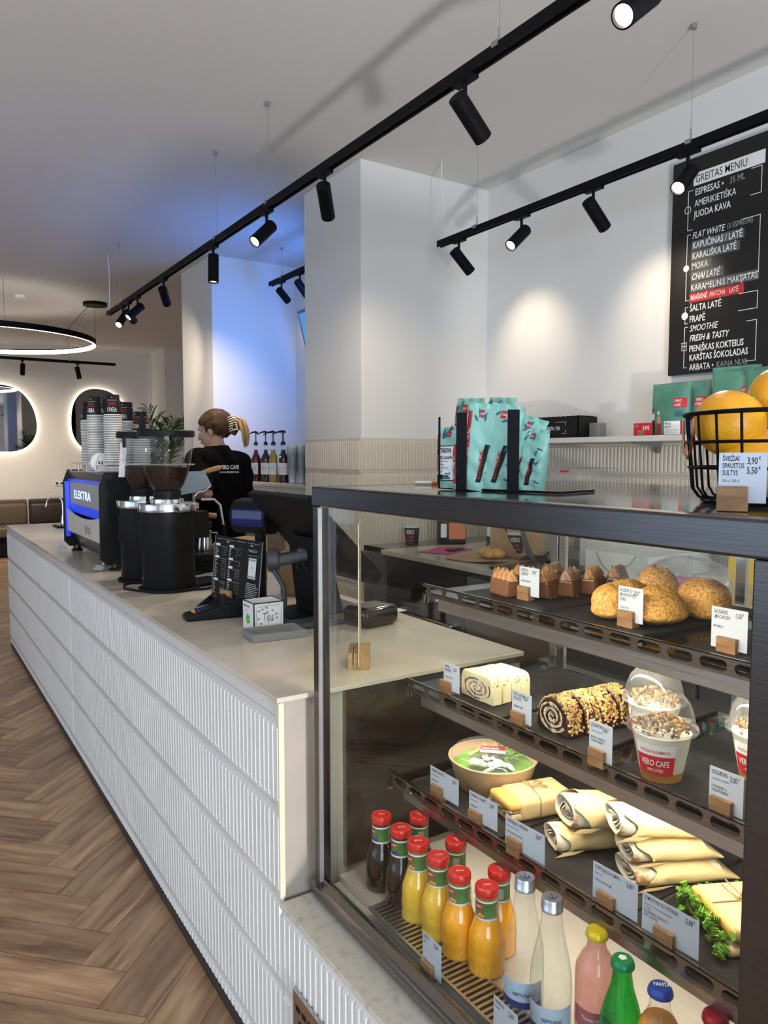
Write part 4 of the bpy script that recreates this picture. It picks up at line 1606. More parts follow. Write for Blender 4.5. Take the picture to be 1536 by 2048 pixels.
WC = 'slices of the white marbled cake'
for i, (x, y) in enumerate(((1.052, 1.236), (1.080, 1.236), (1.107, 1.235), (1.133, 1.233))):
    lb = ['white marbled cake slice with swirled cut face, nearest the left price card', 'second slice of the white marbled cake',
          'third slice of the white marbled cake', 'last slice of the white marbled cake, towards the nut roll'][i]
    cake_slice('marbled_cake_slice', lb, (x, y, z2), -PI / 2 - .03 + .02 * i, .056 - .0015 * i, .0265, .060 - .001 * (i % 2), 'whitechoc', i, WC, rnd_top=False)
NR = 'slices of the nut crusted chocolate roll'
for i, (x, y) in enumerate(((1.058, 1.008), (1.101, 1.003), (1.144, .999), (1.188, .995))):
    lb = ['front slice of the nut crusted roll with its dark spiral cut showing', 'second slice of the nut crusted roll', 'third slice of the nut crusted roll',
          'last slice of the nut crusted roll, nearest the yogurt cups'][i]
    cake_slice('nut_roll_slice', lb, (x, y, z2), -PI / 2 - .10 + .03 * (i % 2), .046, .040, .068 + .002 * (i % 2), 'dark_cake', 10 + i, NR, nuts=True)


# ------------------------------------------------------------------ yogurt cups
def cup_r(z):
    return .0285 + (.0415 - .0285) * max(0, min(1, z / .070))


def yogurt(label, loc, rz, seed, a0):
    rnd = random.Random(seed)
    t = thing('yogurt_cup', label, 'yogurt cup', loc, rz, 'yogurt cups with granola under clear domes')
    t.scale = (1.17, 1.17, 1.17)
    b = MB()
    b.lathe([(0, .0005), (cup_r(0) - .001, .0005), (cup_r(.014) - .001, .014)], n=40)
    b.build('fruit_puree', 'mango', t)
    b = MB()
    b.lathe([(cup_r(.014) - .001, .014), (cup_r(.066) - .001, .066), (0, .070)], n=40)
    b.build('yogurt', 'yogurt', t)
    b = MB()
    b.lathe([(0, 0), (cup_r(0), 0), (cup_r(.008), .008), (cup_r(.07), .070), (.0455, .071), (.0460, .074)], n=48)
    b.build('cup', 'plastic_cup', t)
    b = MB()
    b.lathe([(.0475, .068), (.0480, .076), (.0455, .078), (.044, .080), (.0425, .092), (.037, .108), (.027, .120), (.014, .1255), (0, .1265)], n=48)
    b.tube([(.0478 * math.cos(k * PI / 24), .0478 * math.sin(k * PI / 24), .0715) for k in range(48)], .0016, n=6, closed=True)
    b.box(.045, -.008, .0705, .060, .008, .0720)
    b.build('dome_lid', 'plastic', t)
    for nm, mt, cnt, s in (('granola', 'granola', 150, .0042), ('dried_fruit', 'dark_cake', 45, .0034), ('almond_flakes', 'nuts', 40, .0042)):
        b = MB()
        for _ in range(cnt):
            a, q = rnd.uniform(0, 2 * PI), math.sqrt(rnd.uniform(0, 1))
            z = .070 + (1 - q * q) * .012 + rnd.uniform(-.002, .007)
            ss = s * rnd.uniform(.5, 1.2)
            b.T = Matrix.Translation((q * .036 * math.cos(a), q * .036 * math.sin(a), z)) @ Euler((rnd.uniform(0, 6), rnd.uniform(0, 6), rnd.uniform(0, 6))).to_matrix().to_4x4()
            b.ellips((0, 0, 0), (ss, ss * .7, ss * .35), n=7)
        b.T = Matrix.Identity(4)
        tag(b.build(nm, mt, t), kind='stuff')
    # label wrapped round the cup

    def patch(u0, u1, w0, w1, lift, m, bb):
        N = 14
        vs = []
        for z in (w0, w1):
            for k in range(N + 1):
                r = cup_r(z) + lift
                a = a0 + (u0 + (u1 - u0) * k / N) / .036
                vs.append((r * math.cos(a), r * math.sin(a), z))
        bb.add(vs, [(k, k + 1, N + 2 + k, N + 1 + k) for k in range(N)], m, True)
    b = MB()
    patch(-.027, .027, .013, .058, .0005, 0, b)
    patch(-.027, .027, .013, .041, .0008, 1, b)
    w = wrap_T(cup_r, .0455, a0, .0012)
    b.text('ŠVIEŽIAI PAGAMINTA', .0062, None, 1, sx=.72, align='CENTER', bold=.02, wrap=w)
    b.text('VERO CAFE', .0125, None, 0, sx=.62, align='CENTER', bold=.03, wrap=wrap_T(cup_r, .0265, a0, .0014))
    b.text('VIRTUVĖJE', .0062, None, 0, sx=.75, align='CENTER', wrap=wrap_T(cup_r, .0180, a0, .0014))
    b.build('label', ['white', 'redink'], t)
    return t


AC = math.atan2(-.75, -1.02)
yogurt('yogurt cup with granola standing nearest the glass, front of the three', (1.045, .768, z2), 0, 1, AC - .25)
yogurt('yogurt cup under a dome right behind the front one', (1.155, .868, z2), .6, 2, AC - 1.1)
yogurt('yogurt cup on the right, partly hidden by the case post', (1.175, .672, z2), 1.4, 3, AC - .45 - 1.4)


# ------------------------------------------------------------------ salad bowl
t = thing('salad_bowl', 'round kraft bowl of salad with a clear lid on the lowest shelf', 'salad bowl', (1.105, 1.255, z3))
t.scale = (1.13, 1.13, 1.0)
b = MB()
prof = [(0, 0), (.0700, 0), (.0715, .002), (.0865, .062), (.0865, .064), (.0835, .062), (.069, .006), (0, .006)]
b.lathe(prof, n=64)
b.build('bowl', 'kraft', t)
b = MB()
b.tube([(.0872 * math.cos(k * PI / 32), .0872 * math.sin(k * PI / 32), .0645) for k in range(64)], .0022, n=8, closed=True)
b.build('rim', 'kraft_light', t)
b = MB()
b.lathe([(.0895, .059), (.0898, .0665), (.085, .0675), (.083, .074), (.079, .0775), (0, .0785)], n=64)
b.build('lid', 'plastic', t)
rnd = random.Random(5)
for nm, mt, cnt, ar, s in (('chicken_slices', 'egg', 16, (-.05, .0, -.055, .01), .016), ('lettuce', 'lettuce', 60, (0, .065, -.03, .045), .008), ('croutons', 'bread', 12, (-.03, .03, .0, .055), .012)):
    b = MB()
    for _ in range(cnt):
        x, y = rnd.uniform(ar[0], ar[1]), rnd.uniform(ar[2], ar[3])
        if x * x + y * y > .073 ** 2:
            continue
        ss = s * rnd.uniform(.6, 1.2)
        b.T = Matrix.Translation((x, y, .055 + rnd.uniform(0, .009))) @ Euler((rnd.uniform(-.5, .5), rnd.uniform(-.5, .5), rnd.uniform(0, 6))).to_matrix().to_4x4()
        b.ellips((0, 0, 0), (ss, ss * .45, ss * .3), n=10, jit=.12, rnd=rnd)
    b.T = Matrix.Identity(4)
    tag(b.build(nm, mt, t), kind='stuff')
b = MB()
b.lathe([(0, .038), (.076, .05)], n=32)
b.build('salad_bed', 'lettuce', t)
b = MB()
b.cyl((-.01, -.01, .062), (-.01, -.01, .0655), .024, n=28)
b.build('sauce_pot', 'blackgloss', t)
b = MB()
b.T = Matrix.Rotation(-.75, 4, 'Z')
b.box(-.025, -.016, .0788, .025, .016, .0792, 0)
b.box(-.025, -.004, .0793, .025, .016, .0796, 1)
b.text('VERO CAFE', .011, Matrix.Rotation(-.75, 4, 'Z').inverted() @ Matrix.Rotation(-.75, 4, 'Z') @ Matrix.Translation((-.023, .0, .0799)), 0, sx=.6, bold=.03)
b.build('sticker', ['white', 'redink'], t)


# ------------------------------------------------------------------ panini tied with twine
def bow(b, c, s):
    """a little twine bow around point c lying on top"""
    cx, cy, cz = c
    for sg in (1, -1):
        b.tube([(cx, cy, cz), (cx + .012 * s, cy + sg * .010 * s, cz + .004), (cx + .026 * s, cy + sg * .016 * s, cz + .003), (cx + .030 * s, cy + sg * .008 * s, cz + .002), (cx + .014 * s, cy + sg * .001, cz + .003), (cx, cy, cz)], .0011, n=6)
        b.tube([(cx, cy, cz), (cx - .010 * s, cy + sg * .012 * s, cz + .006), (cx - .014 * s, cy + sg * .02 * s, cz + .012)], .0011, n=6)
    b.ellips((cx, cy, cz + .001), (.003, .003, .002), n=8)


t = thing('panini', 'flat golden panini wrapped in kraft paper and tied with twine', 'sandwich', (1.082, 1.118, z3), -.22)
t.scale = (1.0, 1.22, 1.05)
# local: x along the length (cut end at -x), y across
b = MB()
b.rbox((0, 0, .030), (.070, .036, .010), .009, n=4)
b.build('top_bread', 'crust', t)
b = MB()
b.rbox((0, 0, .009), (.069, .036, .009), .007, n=4)
b.build('bottom_bread', 'bread', t)
b = MB()
b.rbox((-.001, 0, .0195), (.067, .034, .004), .003)
rnd = random.Random(4)
for _ in range(26):
    b.ellips((-.068 + rnd.uniform(-.001, .003), rnd.uniform(-.033, .033), rnd.uniform(.016, .023)), (.004, .006, .003), n=8, jit=.15, rnd=rnd)
b.build('filling', 'filling', t)
b = MB()
b.rbox((.022, 0, .0205), (.066, .0385, .0212), .010, n=4)
b.rbox((.085, 0, .012), (.016, .036, .010), .006, n=3)
b.build('paper_wrap', 'kraft_light', t)
b = MB()
N = 28
pts = []
for k in range(N):
    a = 2 * PI * k / N
    y = math.copysign(abs(math.cos(a)) ** .35, math.cos(a)) * .0400
    z = .0205 + math.copysign(abs(math.sin(a)) ** .35, math.sin(a)) * .0222
    pts.append((.012 + y * .25, y, z))
b.tube(pts, .0011, n=6, closed=True)
bow(b, (.014, .006, .0425), 1.0)
b.build('twine', 'twine', t)


# ------------------------------------------------------------------ tortilla wraps
def wrap_roll(label, loc, rz, seed, ln=.135, w=.040, h=.021, pitch=0.0, writing=False):
    rnd = random.Random(seed)
    t = thing('tortilla_wrap', label, 'wrap', loc, rz, 'tortilla wraps in waxed paper', rot=(0, pitch, rz))
    ph = [rnd.uniform(0, 6) for _ in range(4)]
    N = 30

    def ring(x, k, w_, h_, wob, z0=0.0):
        out = []
        for i in range(N):
            a = 2 * PI * i / N
            cc, ss = math.cos(a), math.sin(a)
            y = math.copysign(abs(cc) ** .7, cc) * w_
            z = math.copysign(abs(ss) ** .75, ss) * h_
            d = 1 + wob * (math.sin(3 * a + ph[0] + x * 60) + .6 * math.sin(7 * a + ph[1] + x * 90))
            out.append((x + wob * .12 * math.sin(2 * a + ph[2]), y * d, h + z0 + z * d))
        return out
    # folded tortilla: body with an open spiral end
    b = MB()
    b.sweep([ring(-ln / 2 + .002, 0, w * .90, h * .86, .01), ring(-ln / 2 + .008, 0, w * .96, h * .93, .01), ring(ln / 2 - .02, 0, w * .95, h * .92, .01)], cap0=False)
    R1 = ring(-ln / 2 + .002, 0, w * .90, h * .86, .01)
    R2 = ring(-ln / 2 + .004, 0, w * .76, h * .62, .01)
    R3 = ring(-ln / 2 + .014, 0, w * .70, h * .52, .01)
    b.sweep([R1, R2, R3], cap0=False, cap1=True)
    # inner folds
    for q in (.55, .32):
        b.sweep([ring(-ln / 2 + .005, 0, w * q, h * q * .8, .03), ring(-ln / 2 + .016, 0, w * q, h * q * .8, .03)], cap0=False, cap1=False)
        b.sweep([ring(-ln / 2 + .005, 0, w * (q - .07), h * (q - .14) * .8, .03), ring(-ln / 2 + .005, 0, w * q, h * q * .8, .03)], cap0=False, cap1=False)
    b.build('tortilla', 'tortilla', t, sharp=60)
    b = MB()
    b.sweep([ring(-ln / 2 + .009, 0, w * .60, h * .45, .05), ring(-ln / 2 + .013, 0, w * .6, h * .45, .05)])
    b.build('filling', 'filling', t)
    # waxed paper sleeve, loose and crumpled, open towards the cut end, folded flat at the other
    b = MB()
    rings = []
    xs = [-.33, -.29, -.22, -.18, -.05, .1, .25, .38, .46, .52, .56]
    for j, fx in enumerate(xs):
        x = fx * ln
        ww = w * (1.10 if j < 2 else 1.06 if j < 8 else 1.04)
        hh = h * (1.12 if j < 2 else 1.05 if j < 7 else (.75, .45, .22, .12)[j - 7])
        r = ring(x, 0, ww, hh, .035 if j < 3 else .022, z0=-(h - hh) * .6 if j > 6 else .001)
        if j == 0:
            r = [(p[0] - .012 * math.sin(3 * i / N * 2 * PI + ph[3]) - .006, p[1], p[2]) for i, p in enumerate(r)]
        rings.append([(p[0], p[1], max(p[2], .0008)) for p in r])
    b.sweep(rings, cap0=False, cap1=True)
    # loose flap at the side of the mouth
    b.add([(-.40 * ln, -w * 1.05, h * .4), (-.56 * ln, -w * 1.22, h * .15), (-.50 * ln, -w * 1.15, .002), (-.25 * ln, -w * 1.06, .003), (-.1 * ln, -w * 1.06, h * .5)], [(0, 1, 2, 3, 4)], 0, False)
    b.build('paper_sleeve', 'wax', t, sharp=35)
    if writing:
        b = MB()
        T = Matrix.Translation((.012, .012, 2 * h + h * .062)) @ Matrix.Rotation(-.9, 4, 'Z')
        for s, y in (('VERO', .004), ('CAFE', -.010)):
            b.text(s, .014, T @ Matrix.Translation((0, y, 0)), 0, sx=.7, bold=.02, align='CENTER')
        b.text('KEMPA', .006, T @ Matrix.Translation((0, .017, 0)), 0, sx=.8, align='CENTER')
        b.text('VIRTUVĖJE', .006, T @ Matrix.Translation((0, -.018, 0)), 0, sx=.8, align='CENTER')
        b.build('lettering', 'greyink', t)
    return t


wrap_roll('lowest tortilla wrap on the left, its rolled end facing the glass', (1.075, .955, z3), -.42, 1, ln=.14, w=.036, h=.021)
wrap_roll('large tortilla wrap lying on top of the left one, toasted spots on its end', (1.100, .945, z3 + .040), -.38, 2, ln=.15, w=.044, h=.026, pitch=.10, writing=True)
wrap_roll('bottom wrap of the right stack in brown paper', (1.125, .800, z3), -.42, 3, ln=.18, w=.044, h=.018)
wrap_roll('middle wrap of the right stack', (1.118, .812, z3 + .036), -.45, 4, ln=.155, w=.042, h=.018)
wrap_roll('topmost wrap of the right stack in pale waxed paper', (1.105, .832, z3 + .072), -.52, 6, ln=.145, w=.042, h=.022, pitch=.05)


# ------------------------------------------------------------------ lettuce sandwich
t = thing('lettuce_sandwich', 'dark bread sandwich overflowing with green lettuce, tied with twine', 'sandwich', (1.075, .640, z3), -.45)
b = MB()
b.rbox((0, 0, .010), (.055, .062, .009), .007, n=4)
b.build('bottom_bread', 'bread', t)
rnd = random.Random(12)
b = MB()
for _ in range(120):
    side = rnd.random()
    if side < .62:
        x, y = -.056 + rnd.uniform(-.012, .012), rnd.uniform(-.062, .066)
    else:
        x, y = rnd.uniform(-.05, .05), .064 + rnd.uniform(-.010, .010)
    z = rnd.uniform(.010, .040)
    rot = Euler((rnd.uniform(-1, 1), rnd.uniform(-1, 1), rnd.uniform(0, 6)))
    b.T = Matrix.Translation((x, y, z)) @ rot.to_matrix().to_4x4()
    n = 14
    L = rnd.uniform(.010, .019)
    vs, fs = [], []
    for i in range(n):
        u = i / (n - 1)
        vs += [(L * (u - .5), -.004, .0022 * math.sin(u * 9)), (L * (u - .5), .003 + .003 * math.sin(u * 5), .0042 * math.sin(u * 22 + 1)), (L * (u - .5), .008 + .002 * math.sin(u * 8), .0050 * math.sin(u * 30))]
    for i in range(n - 1):
        for q in (0, 1):
            fs.append((3 * i + q, 3 * i + 3 + q, 3 * i + 4 + q, 3 * i + 1 + q))
    b.add(vs, fs, 0, True)
b.T = Matrix.Identity(4)
tag(b.build('lettuce_leaves', 'lettuce', t), kind='stuff')
b = MB()
b.rbox((.004, 0, .036), (.054, .062, .010), .008, n=4)
b.build('top_bread', 'crust', t)
b = MB()
b.rbox((.012, -.004, .0375), (.058, .062, .0125), .010, n=4)
b.build('paper_wrap', 'kraft_light', t)
b = MB()
b.tube([(.01, y, .0512) for y in (-.065, -.03, .0, .03, .057)], .0012, n=6)
b.tube([(x, .0, .0514) for x in (-.046, 0, .03, .068)], .0012, n=6)
bow(b, (.0, .004, .0518), 1.1)
b.build('twine', 'twine', t)


# ------------------------------------------------------------------ bottles
def juice_profile():
    return [(0, 0), (.024, 0), (.0270, .003), (.0278, .012), (.0275, .06), (.0262, .078), (.0215, .098), (.0190, .108)]


def jr(z):
    return .0188


def juice(label, loc, kind, rz=0.0):
    body, neck = {'dark': ('juice_dark', 'neck_dark'), 'pine': ('juice_pine', 'neck_amber'), 'orange': ('juice_orange', 'neck_amber')}[kind]
    t = thing('juice_bottle', label, 'juice bottle', loc, rz, 'small glass juice bottles with red lids')
    t.scale = (1.07, 1.07, 1.0)
    b = MB()
    # dimpled lower body
    prof = [(0, 0), (.024, 0), (.0268, .003)] + [(.0276 + .0003 * math.cos(i), .006 + i * .0045) for i in range(11)] + [(.0272, .062), (.0262, .074), (.0240, .086), (.0212, .097), (.0192, .106)]
    b.lathe([(r * (1.13 if z < .08 else 1.05), z) for r, z in prof], n=36, ripple=lambda k, z: (.012 * math.cos(k * PI / 3) * math.cos(z * 700) if .004 < z < .05 else 0))
    b.build('glass_body', body, t)
    b = MB()
    b.lathe([(.0190, .106), (.0187, .145), (.0180, .152), (0, .152)], n=32)
    b.build('neck', neck, t)
    b = MB()
    b.lathe([(.0195, .105), (.0197, .107), (.0197, .110)], n=36)
    b.lathe([(.0193, .110), (.0192, .139)], n=36, m=1)
    b.lathe([(.0193, .139), (.0191, .142)], n=36)
    a0 = AC
    w = wrap_T(lambda z: .0193, .128, a0 - .5, .0004)
    N = 8
    vs = []
    for z in (.126, .136):
        for k in range(N + 1):
            a = a0 - .95 + .75 * k / N
            vs.append((.0196 * math.cos(a), .0196 * math.sin(a), z))
    b.add(vs, [(k, k + 1, N + 2 + k, N + 1 + k) for k in range(N)], 2)
    b.text('granini', .0072, None, 0, sx=.55, align='CENTER', bold=.02, wrap=wrap_T(lambda z: .0197, .1295, a0 - .57, .0004))
    fr = 3 if kind != 'dark' else 4
    for (da, zz, r) in ((-.45, .115, .0042), (-.15, .114, .0038), (-.68, .114, .003)):
        a = a0 + da
        b.ellips((.0185 * math.cos(a), .0185 * math.sin(a), zz), (r, r, r), n=10, m=fr)
    # ingredient print and barcode at the back
    for k in range(9):
        a = a0 + 1.2 + k * .07
        b.add([(.0196 * math.cos(a), .0196 * math.sin(a), .113), (.0196 * math.cos(a + .03), .0196 * math.sin(a + .03), .113), (.0196 * math.cos(a + .03), .0196 * math.sin(a + .03), .134), (.0196 * math.cos(a), .0196 * math.sin(a), .134)], [(0, 1, 2, 3)], 0)
    b.build('label', ['white', 'labelgreen', 'redink', 'orangeprint', 'navy'], t)
    b = MB()
    b.lathe([(.0188, .147), (.0205, .148), (.0208, .151), (.0206, .161), (.0195, .1635), (.0170, .1645), (.0160, .1636), (0, .1636)], n=40, ripple=lambda k, z: .012 * (k % 2) if .149 < z < .160 else 0)
    b.text('granini', .0085, Matrix.Translation((0, -.002, .1640)) @ Matrix.Rotation(-.6, 4, 'Z'), 1, sx=.6, align='CENTER')
    b.build('lid', ['red', 'white'], t)
    return t


jd = juice('dark blackcurrant juice bottle at the far left of the row', (.862, 1.345, ZD), 'dark')
jp = juice('yellow pineapple juice bottle, first yellow one from the left', (.864, 1.209, ZD), 'pine')
jo = juice('deep orange juice bottle, third of the front row of yellow bottles', (.865, 1.074, ZD), 'orange')


def redo(src, label, loc, rz=0.0):
    # keep the label turned to the customer
    return dup(src, loc=loc, rz=rz, label=label)


redo(jd, 'dark blackcurrant juice bottle beside the first yellow bottle', (.866, 1.274, ZD), .1)
redo(jd, 'dark blackcurrant juice bottle standing in the second row under the shelf edge', (.932, 1.300, ZD), -1.0)
redo(jp, 'yellow pineapple juice bottle, second from the left in the front row', (.866, 1.142, ZD), .05)
redo(jp, 'yellow pineapple juice bottle in the second row, barcode showing', (.933, 1.171, ZD), -1.2)
redo(jo, 'deep orange juice bottle nearest the viewer, beside the water bottles', (.878, 1.010, ZD), .05)
redo(jo, 'deep orange juice bottle in the second row behind the nearest one', (.935, 1.040, ZD), -1.2)


def lathe_bottle(name, label, loc, prof, glassmat, capmat, capprof, group, rz=0.0, n=40, cat='bottle'):
    t = thing(name, label, cat, loc, rz, group)
    t.scale = (1.16, 1.16, 1.0)
    b = MB()
    b.lathe(prof, n=n)
    b.build('glass_body', glassmat, t)
    b = MB()
    b.lathe(capprof, n=42, ripple=lambda k, z: .018 * (k % 2))
    b.build('cap', capmat, t)
    return t


def cyl_patch(b, r, a0, a1, z0, z1, m, n=16):
    rr = r if callable(r) else (lambda z: r)
    vs = []
    for z in (z0, z1):
        for k in range(n + 1):
            a = a0 + (a1 - a0) * k / n
            vs.append((rr(z) * math.cos(a), rr(z) * math.sin(a), z))
    b.add(vs, [(k, k + 1, n + 2 + k, n + 1 + k) for k in range(n)], m, True)


WP = [(0, 0), (.026, 0), (.0292, .004), (.0295, .02), (.0295, .085), (.0285, .105), (.0240, .135), (.0185, .165), (.0150, .190), (.0135, .212), (.0135, .222), (0, .222)]
WCAP = [(.0152, .208), (.0154, .2135), (.0150, .214), (.0150, .2265), (.0138, .2295), (0, .2300)]


def water(label, loc, rz):
    t = lathe_bottle('water_bottle', label, loc, WP, 'water', 'capsilver', WCAP, 'clear sparkling water bottles', rz)
    b = MB()
    a0 = AC
    cyl_patch(b, .0299, a0 - 1.2, a0 + 1.2, .024, .060, 0)
    cyl_patch(b, .0300, a0 - 1.2, a0 + 1.2, .014, .026, 1)
    b.text('NEPTUNAS', .0085, None, 2, sx=.7, align='CENTER', bold=.02, wrap=wrap_T(lambda z: .0301, .036, a0 + .1, .0004))
    b.build('label', ['skyprint', 'navy', 'navy'], t)
    b = MB()
    # anchor mark on the cap
    T = Matrix.Translation((0, 0, .2304)) @ Matrix.Rotation(-.6, 4, 'Z')
    pts = [T @ Vector((.006 * math.cos(a), .006 * math.sin(a), 0)) for a in [PI + PI * i / 10 for i in range(11)]]
    b.tube(pts, .0009, n=5)
    b.tube([T @ Vector((0, -.006, 0)), T @ Vector((0, .005, 0))], .0009, n=5)
    b.build('cap_print', 'navy', t)
    return t


water('clear sparkling water bottle beside the nearest orange juice', (.876, .909, ZD), 0)
water('clear sparkling water bottle in front, closest to the glass', (.872, .841, ZD), .1)

SP = [(0, 0), (.0265, 0), (.0290, .004), (.0292, .020), (.0285, .060), (.0270, .085), (.0215, .110), (.0150, .135), (.0125, .155), (.0125, .176), (0, .176)]
CROWN = [(.0155, .168), (.0158, .171), (.0140, .178), (.0120, .1805), (0, .1812)]
CG = 'crown capped soft drink bottles'
RP = [(0, 0), (.026, 0), (.0288, .004), (.0290, .03), (.0290, .105), (.0280, .120), (.0200, .140), (.0140, .150), (.0120, .165), (.0120, .178), (0, .178)]
t = lathe_bottle('soda_bottle', 'pale rose lemonade bottle with a yellow crown cap', (.925, .792, ZD), RP, 'rose', 'capyellow', [(p[0], p[1] + .002) for p in CROWN], CG)
b = MB()
cyl_patch(b, .0294, AC - 1.1, AC + 1.1, .03, .062, 0)
b.text('Thomas Henry', .0085, None, 1, sx=.7, align='CENTER', bold=.01, wrap=wrap_T(lambda z: .0296, .046, AC, .0004))
b.build('label', [mat('rose_label', (.42, .12, .14), .4), 'white'], t)
t = lathe_bottle('soda_bottle', 'green glass soda bottle with a green crown cap', (.905, .724, ZD), SP, 'green_glass', 'capgreen', CROWN, CG)
b = MB()
cyl_patch(b, .0296, AC - 1.1, AC + 1.1, .045, .090, 0)
b.text('Sprite', .019, None, 1, sx=.75, align='CENTER', bold=.02, wrap=wrap_T(lambda z: .0298, .065, AC - .2, .0004))
b.lathe([(0, .1815), (.006, .1813)], n=5, m=1)
b.build('label', ['capgreen', 'white'], t)
FP = [(0, 0), (.0265, 0), (.0300, .004), (.0302, .03), (.0290, .050), (.0302, .072), (.0300, .092), (.0250, .112), (.0165, .130), (.0128, .142), (.0125, .150)]
t = thing('soda_bottle', 'orange soda bottle with a blue crown cap', 'bottle', (.911, .660, ZD), 0, CG)
t.scale = (1.16, 1.16, 1.0)
b = MB()
b.lathe([(0, 0)] + FP[1:8] + [(.0200, .122), (0, .122)], n=40)
b.build('glass_body', 'soda', t)
b = MB()
b.lathe([(.0204, .122), (.0165, .130), (.0128, .142), (.0125, .166), (0, .166)], n=36)
b.build('neck', 'plastic_cup', t)
b = MB()
b.lathe([(p[0], p[1] - .008) for p in CROWN], n=42, ripple=lambda k, z: .018 * (k % 2))
b.text('FANTA', .0095, Matrix.Translation((0, -.003, .1742)) @ Matrix.Rotation(-.7, 4, 'Z'), 1, sx=.7, align='CENTER', bold=.02)
b.build('cap', ['capblue', 'white'], t)
KP = [(0, 0), (.0265, 0), (.0290, .004), (.0280, .05), (.0290, .085), (.0230, .112), (.0145, .135), (.0125, .150), (.0125, .160), (0, .160)]
t = lathe_bottle('soda_bottle', 'dark cola bottle with a crimson crown cap at the picture corner', (.940, .590, ZD), KP, 'syrup_dark', 'capred', [(p[0], p[1] - .016) for p in CROWN], CG)

# ------------------------------------------------------------------ coffee grinders
def grinder(label, loc, rz, tagcard):
    t = thing('coffee_grinder', label, 'coffee grinder', loc, rz, 'black coffee grinders with clear bean hoppers')
    b = MB()
    N = 48
    base = [(.120 * math.cos(2 * PI * k / N), .120 * math.sin(2 * PI * k / N)) for k in range(N)]
    b.prism([(x if x < 0 else x * 1.0, y) for x, y in base], 2, 0, .012, smooth=True)
    b.box(0, -.075, 0, .26, .075, .014)
    b.build('base', 'blackmatte', t, bevel=.003)
    b = MB()
    b.lathe([(0, .012), (.102, .012), (.104, .016), (.104, .315), (0, .315)], n=64)
    b.box(.07, -.055, .20, .165, .055, .31)
    for i in range(24):
        a = PI * 1.02
        z = .17 + i * .005
        b.box(-.1045 * 1.0, .03, z, -.0945, .045, z + .0018, 1)
    b.build('motor_housing', ['blackmatte', 'blackgloss'], t)
    b = MB()
    b.lathe([(.105, .315), (.1155, .318), (.1165, .322), (.1165, .347), (.115, .350), (.06, .352), (0, .352)], n=96)
    b.build('chrome_collar', 'chrome_milled', t)
    b = MB()
    b.lathe([(.066, .352), (.064, .366), (.050, .368), (.048, .372)], n=48)
    b.build('adjustment_ring', 'chrome', t)
    b = MB()
    b.lathe([(.046, .368), (.052, .370), (.055, .380), (.055, .398), (.050, .402)], n=48)
    b.build('hopper_neck', 'blackmatte', t)
    b = MB()
    prof = [(.050, .400), (.066, .422), (.083, .462), (.096, .515), (.104, .570), (.108, .618)]
    b.lathe(prof, n=48, ripple=lambda k, z: .012 * math.cos(k * PI / 4) if z > .41 else 0)
    b.build('hopper', 'hopper', t)
    b = MB()
    b.lathe([(.048, .401), (.063, .422), (.080, .462), (.089, .492), (.05, .496), (0, .490)], n=40)
    b.build('coffee_beans', 'beans', t)
    b = MB()
    b.lathe([(0, .640), (.108, .640), (.112, .636), (.112, .616), (.106, .614), (0, .614)], n=56)
    b.build('lid', 'blackmatte', t)
    b = MB()
    b.box(.165, -.03, .235, .20, .03, .262)
    b.cyl((.15, 0, .262), (.15, 0, .20), .028, .018, n=24)
    b.build('portafilter_fork', 'blackgloss', t, bevel=.002)
    b = MB()
    b.box(.112, -.022, .318, .142, .022, .345)
    b.build('lever_block', 'chrome', t, bevel=.002)
    b = MB()
    b.lathe([(.004, 0), (.004, .006), (0, .006)], n=12, c=(0, 0, 0))
    b.build('screw', 'chrome', t, loc=(-.104, .02, .055), rot=(0, -PI / 2, 0))
    if tagcard:
        b = MB()
        b.box(-.0003, -.016, -.19, .0003, .016, -.02)
        b.box(-.0004, -.020, -.04, .0004, .020, .0, 1)
        b.text('VERO', .012, face_T(-.0006, .014, -.05, '-x'), 1, sx=.8)
        c = b.build('hanging_tag', ['white', 'blackpaper'], t, loc=(-.096, -.03, .60), rot=(0, -.14, .3))
    return t


g1 = grinder('black coffee grinder in front with its hopper half full of dark beans', (.905, 3.01, ZC), .35, False)
g2 = dup(g1, loc=(.890, 3.285, ZC), rz=.35, label='second coffee grinder behind the front one, partly covered by a hanging white tag')
t = thing('hanging_label', 'white paper strip label hanging on the rear coffee grinder hopper', 'label', (.800, 3.245, 1.585), .55)
b = MB()
b.box(-.017, -.0004, -.175, .017, .0004, -.03)
b.build('paper', 'white', t, rot=(.12, 0, 0))
b = MB()
b.box(-.010, -.0012, -.05, .010, .0008, .012)
b.build('clip', 'blackmatte', t)
b = MB()
for s, z in (('No 2', -.075), ('DECAF', -.105)):
    b.text(s, .008, face_T(0, -.0008, z), 0, sx=.7, align='CENTER')
b.build('lettering', 'greyink', t, rot=(.12, 0, 0))

b = MB()
b.tube([(.80, 3.20, .966), (.765, 3.17, .967), (.745, 3.08, .967), (.79, 2.98, .967), (.86, 2.93, .967), (1.02, 2.90, .967), (1.15, 2.98, .967)], .0045, n=8)
simple('power_cable', b, 'blackmatte', 'black power cable curling round the foot of the grinders', 'cable')

# ------------------------------------------------------------------ espresso machine: faces the barista (+x), its back to the customers
t = thing('espresso_machine', 'large espresso machine with blue lit back panel and black side wings', 'espresso machine', (0, 0, 0))
MY0, MY1 = 3.64, 4.52


def wing(y0, y1):
    b = MB()
    prof = [(.80, 1.425), (.775, 1.36), (.772, 1.02), (.80, .99), (.86, .992), (1.26, .992), (1.30, 1.02), (1.30, 1.16), (1.20, 1.18), (1.20, 1.34), (1.30, 1.36), (1.30, 1.425)]
    b.prism(prof, 1, y0, y1)
    b.build('side_wing', 'blackmatte', t, bevel=.004)


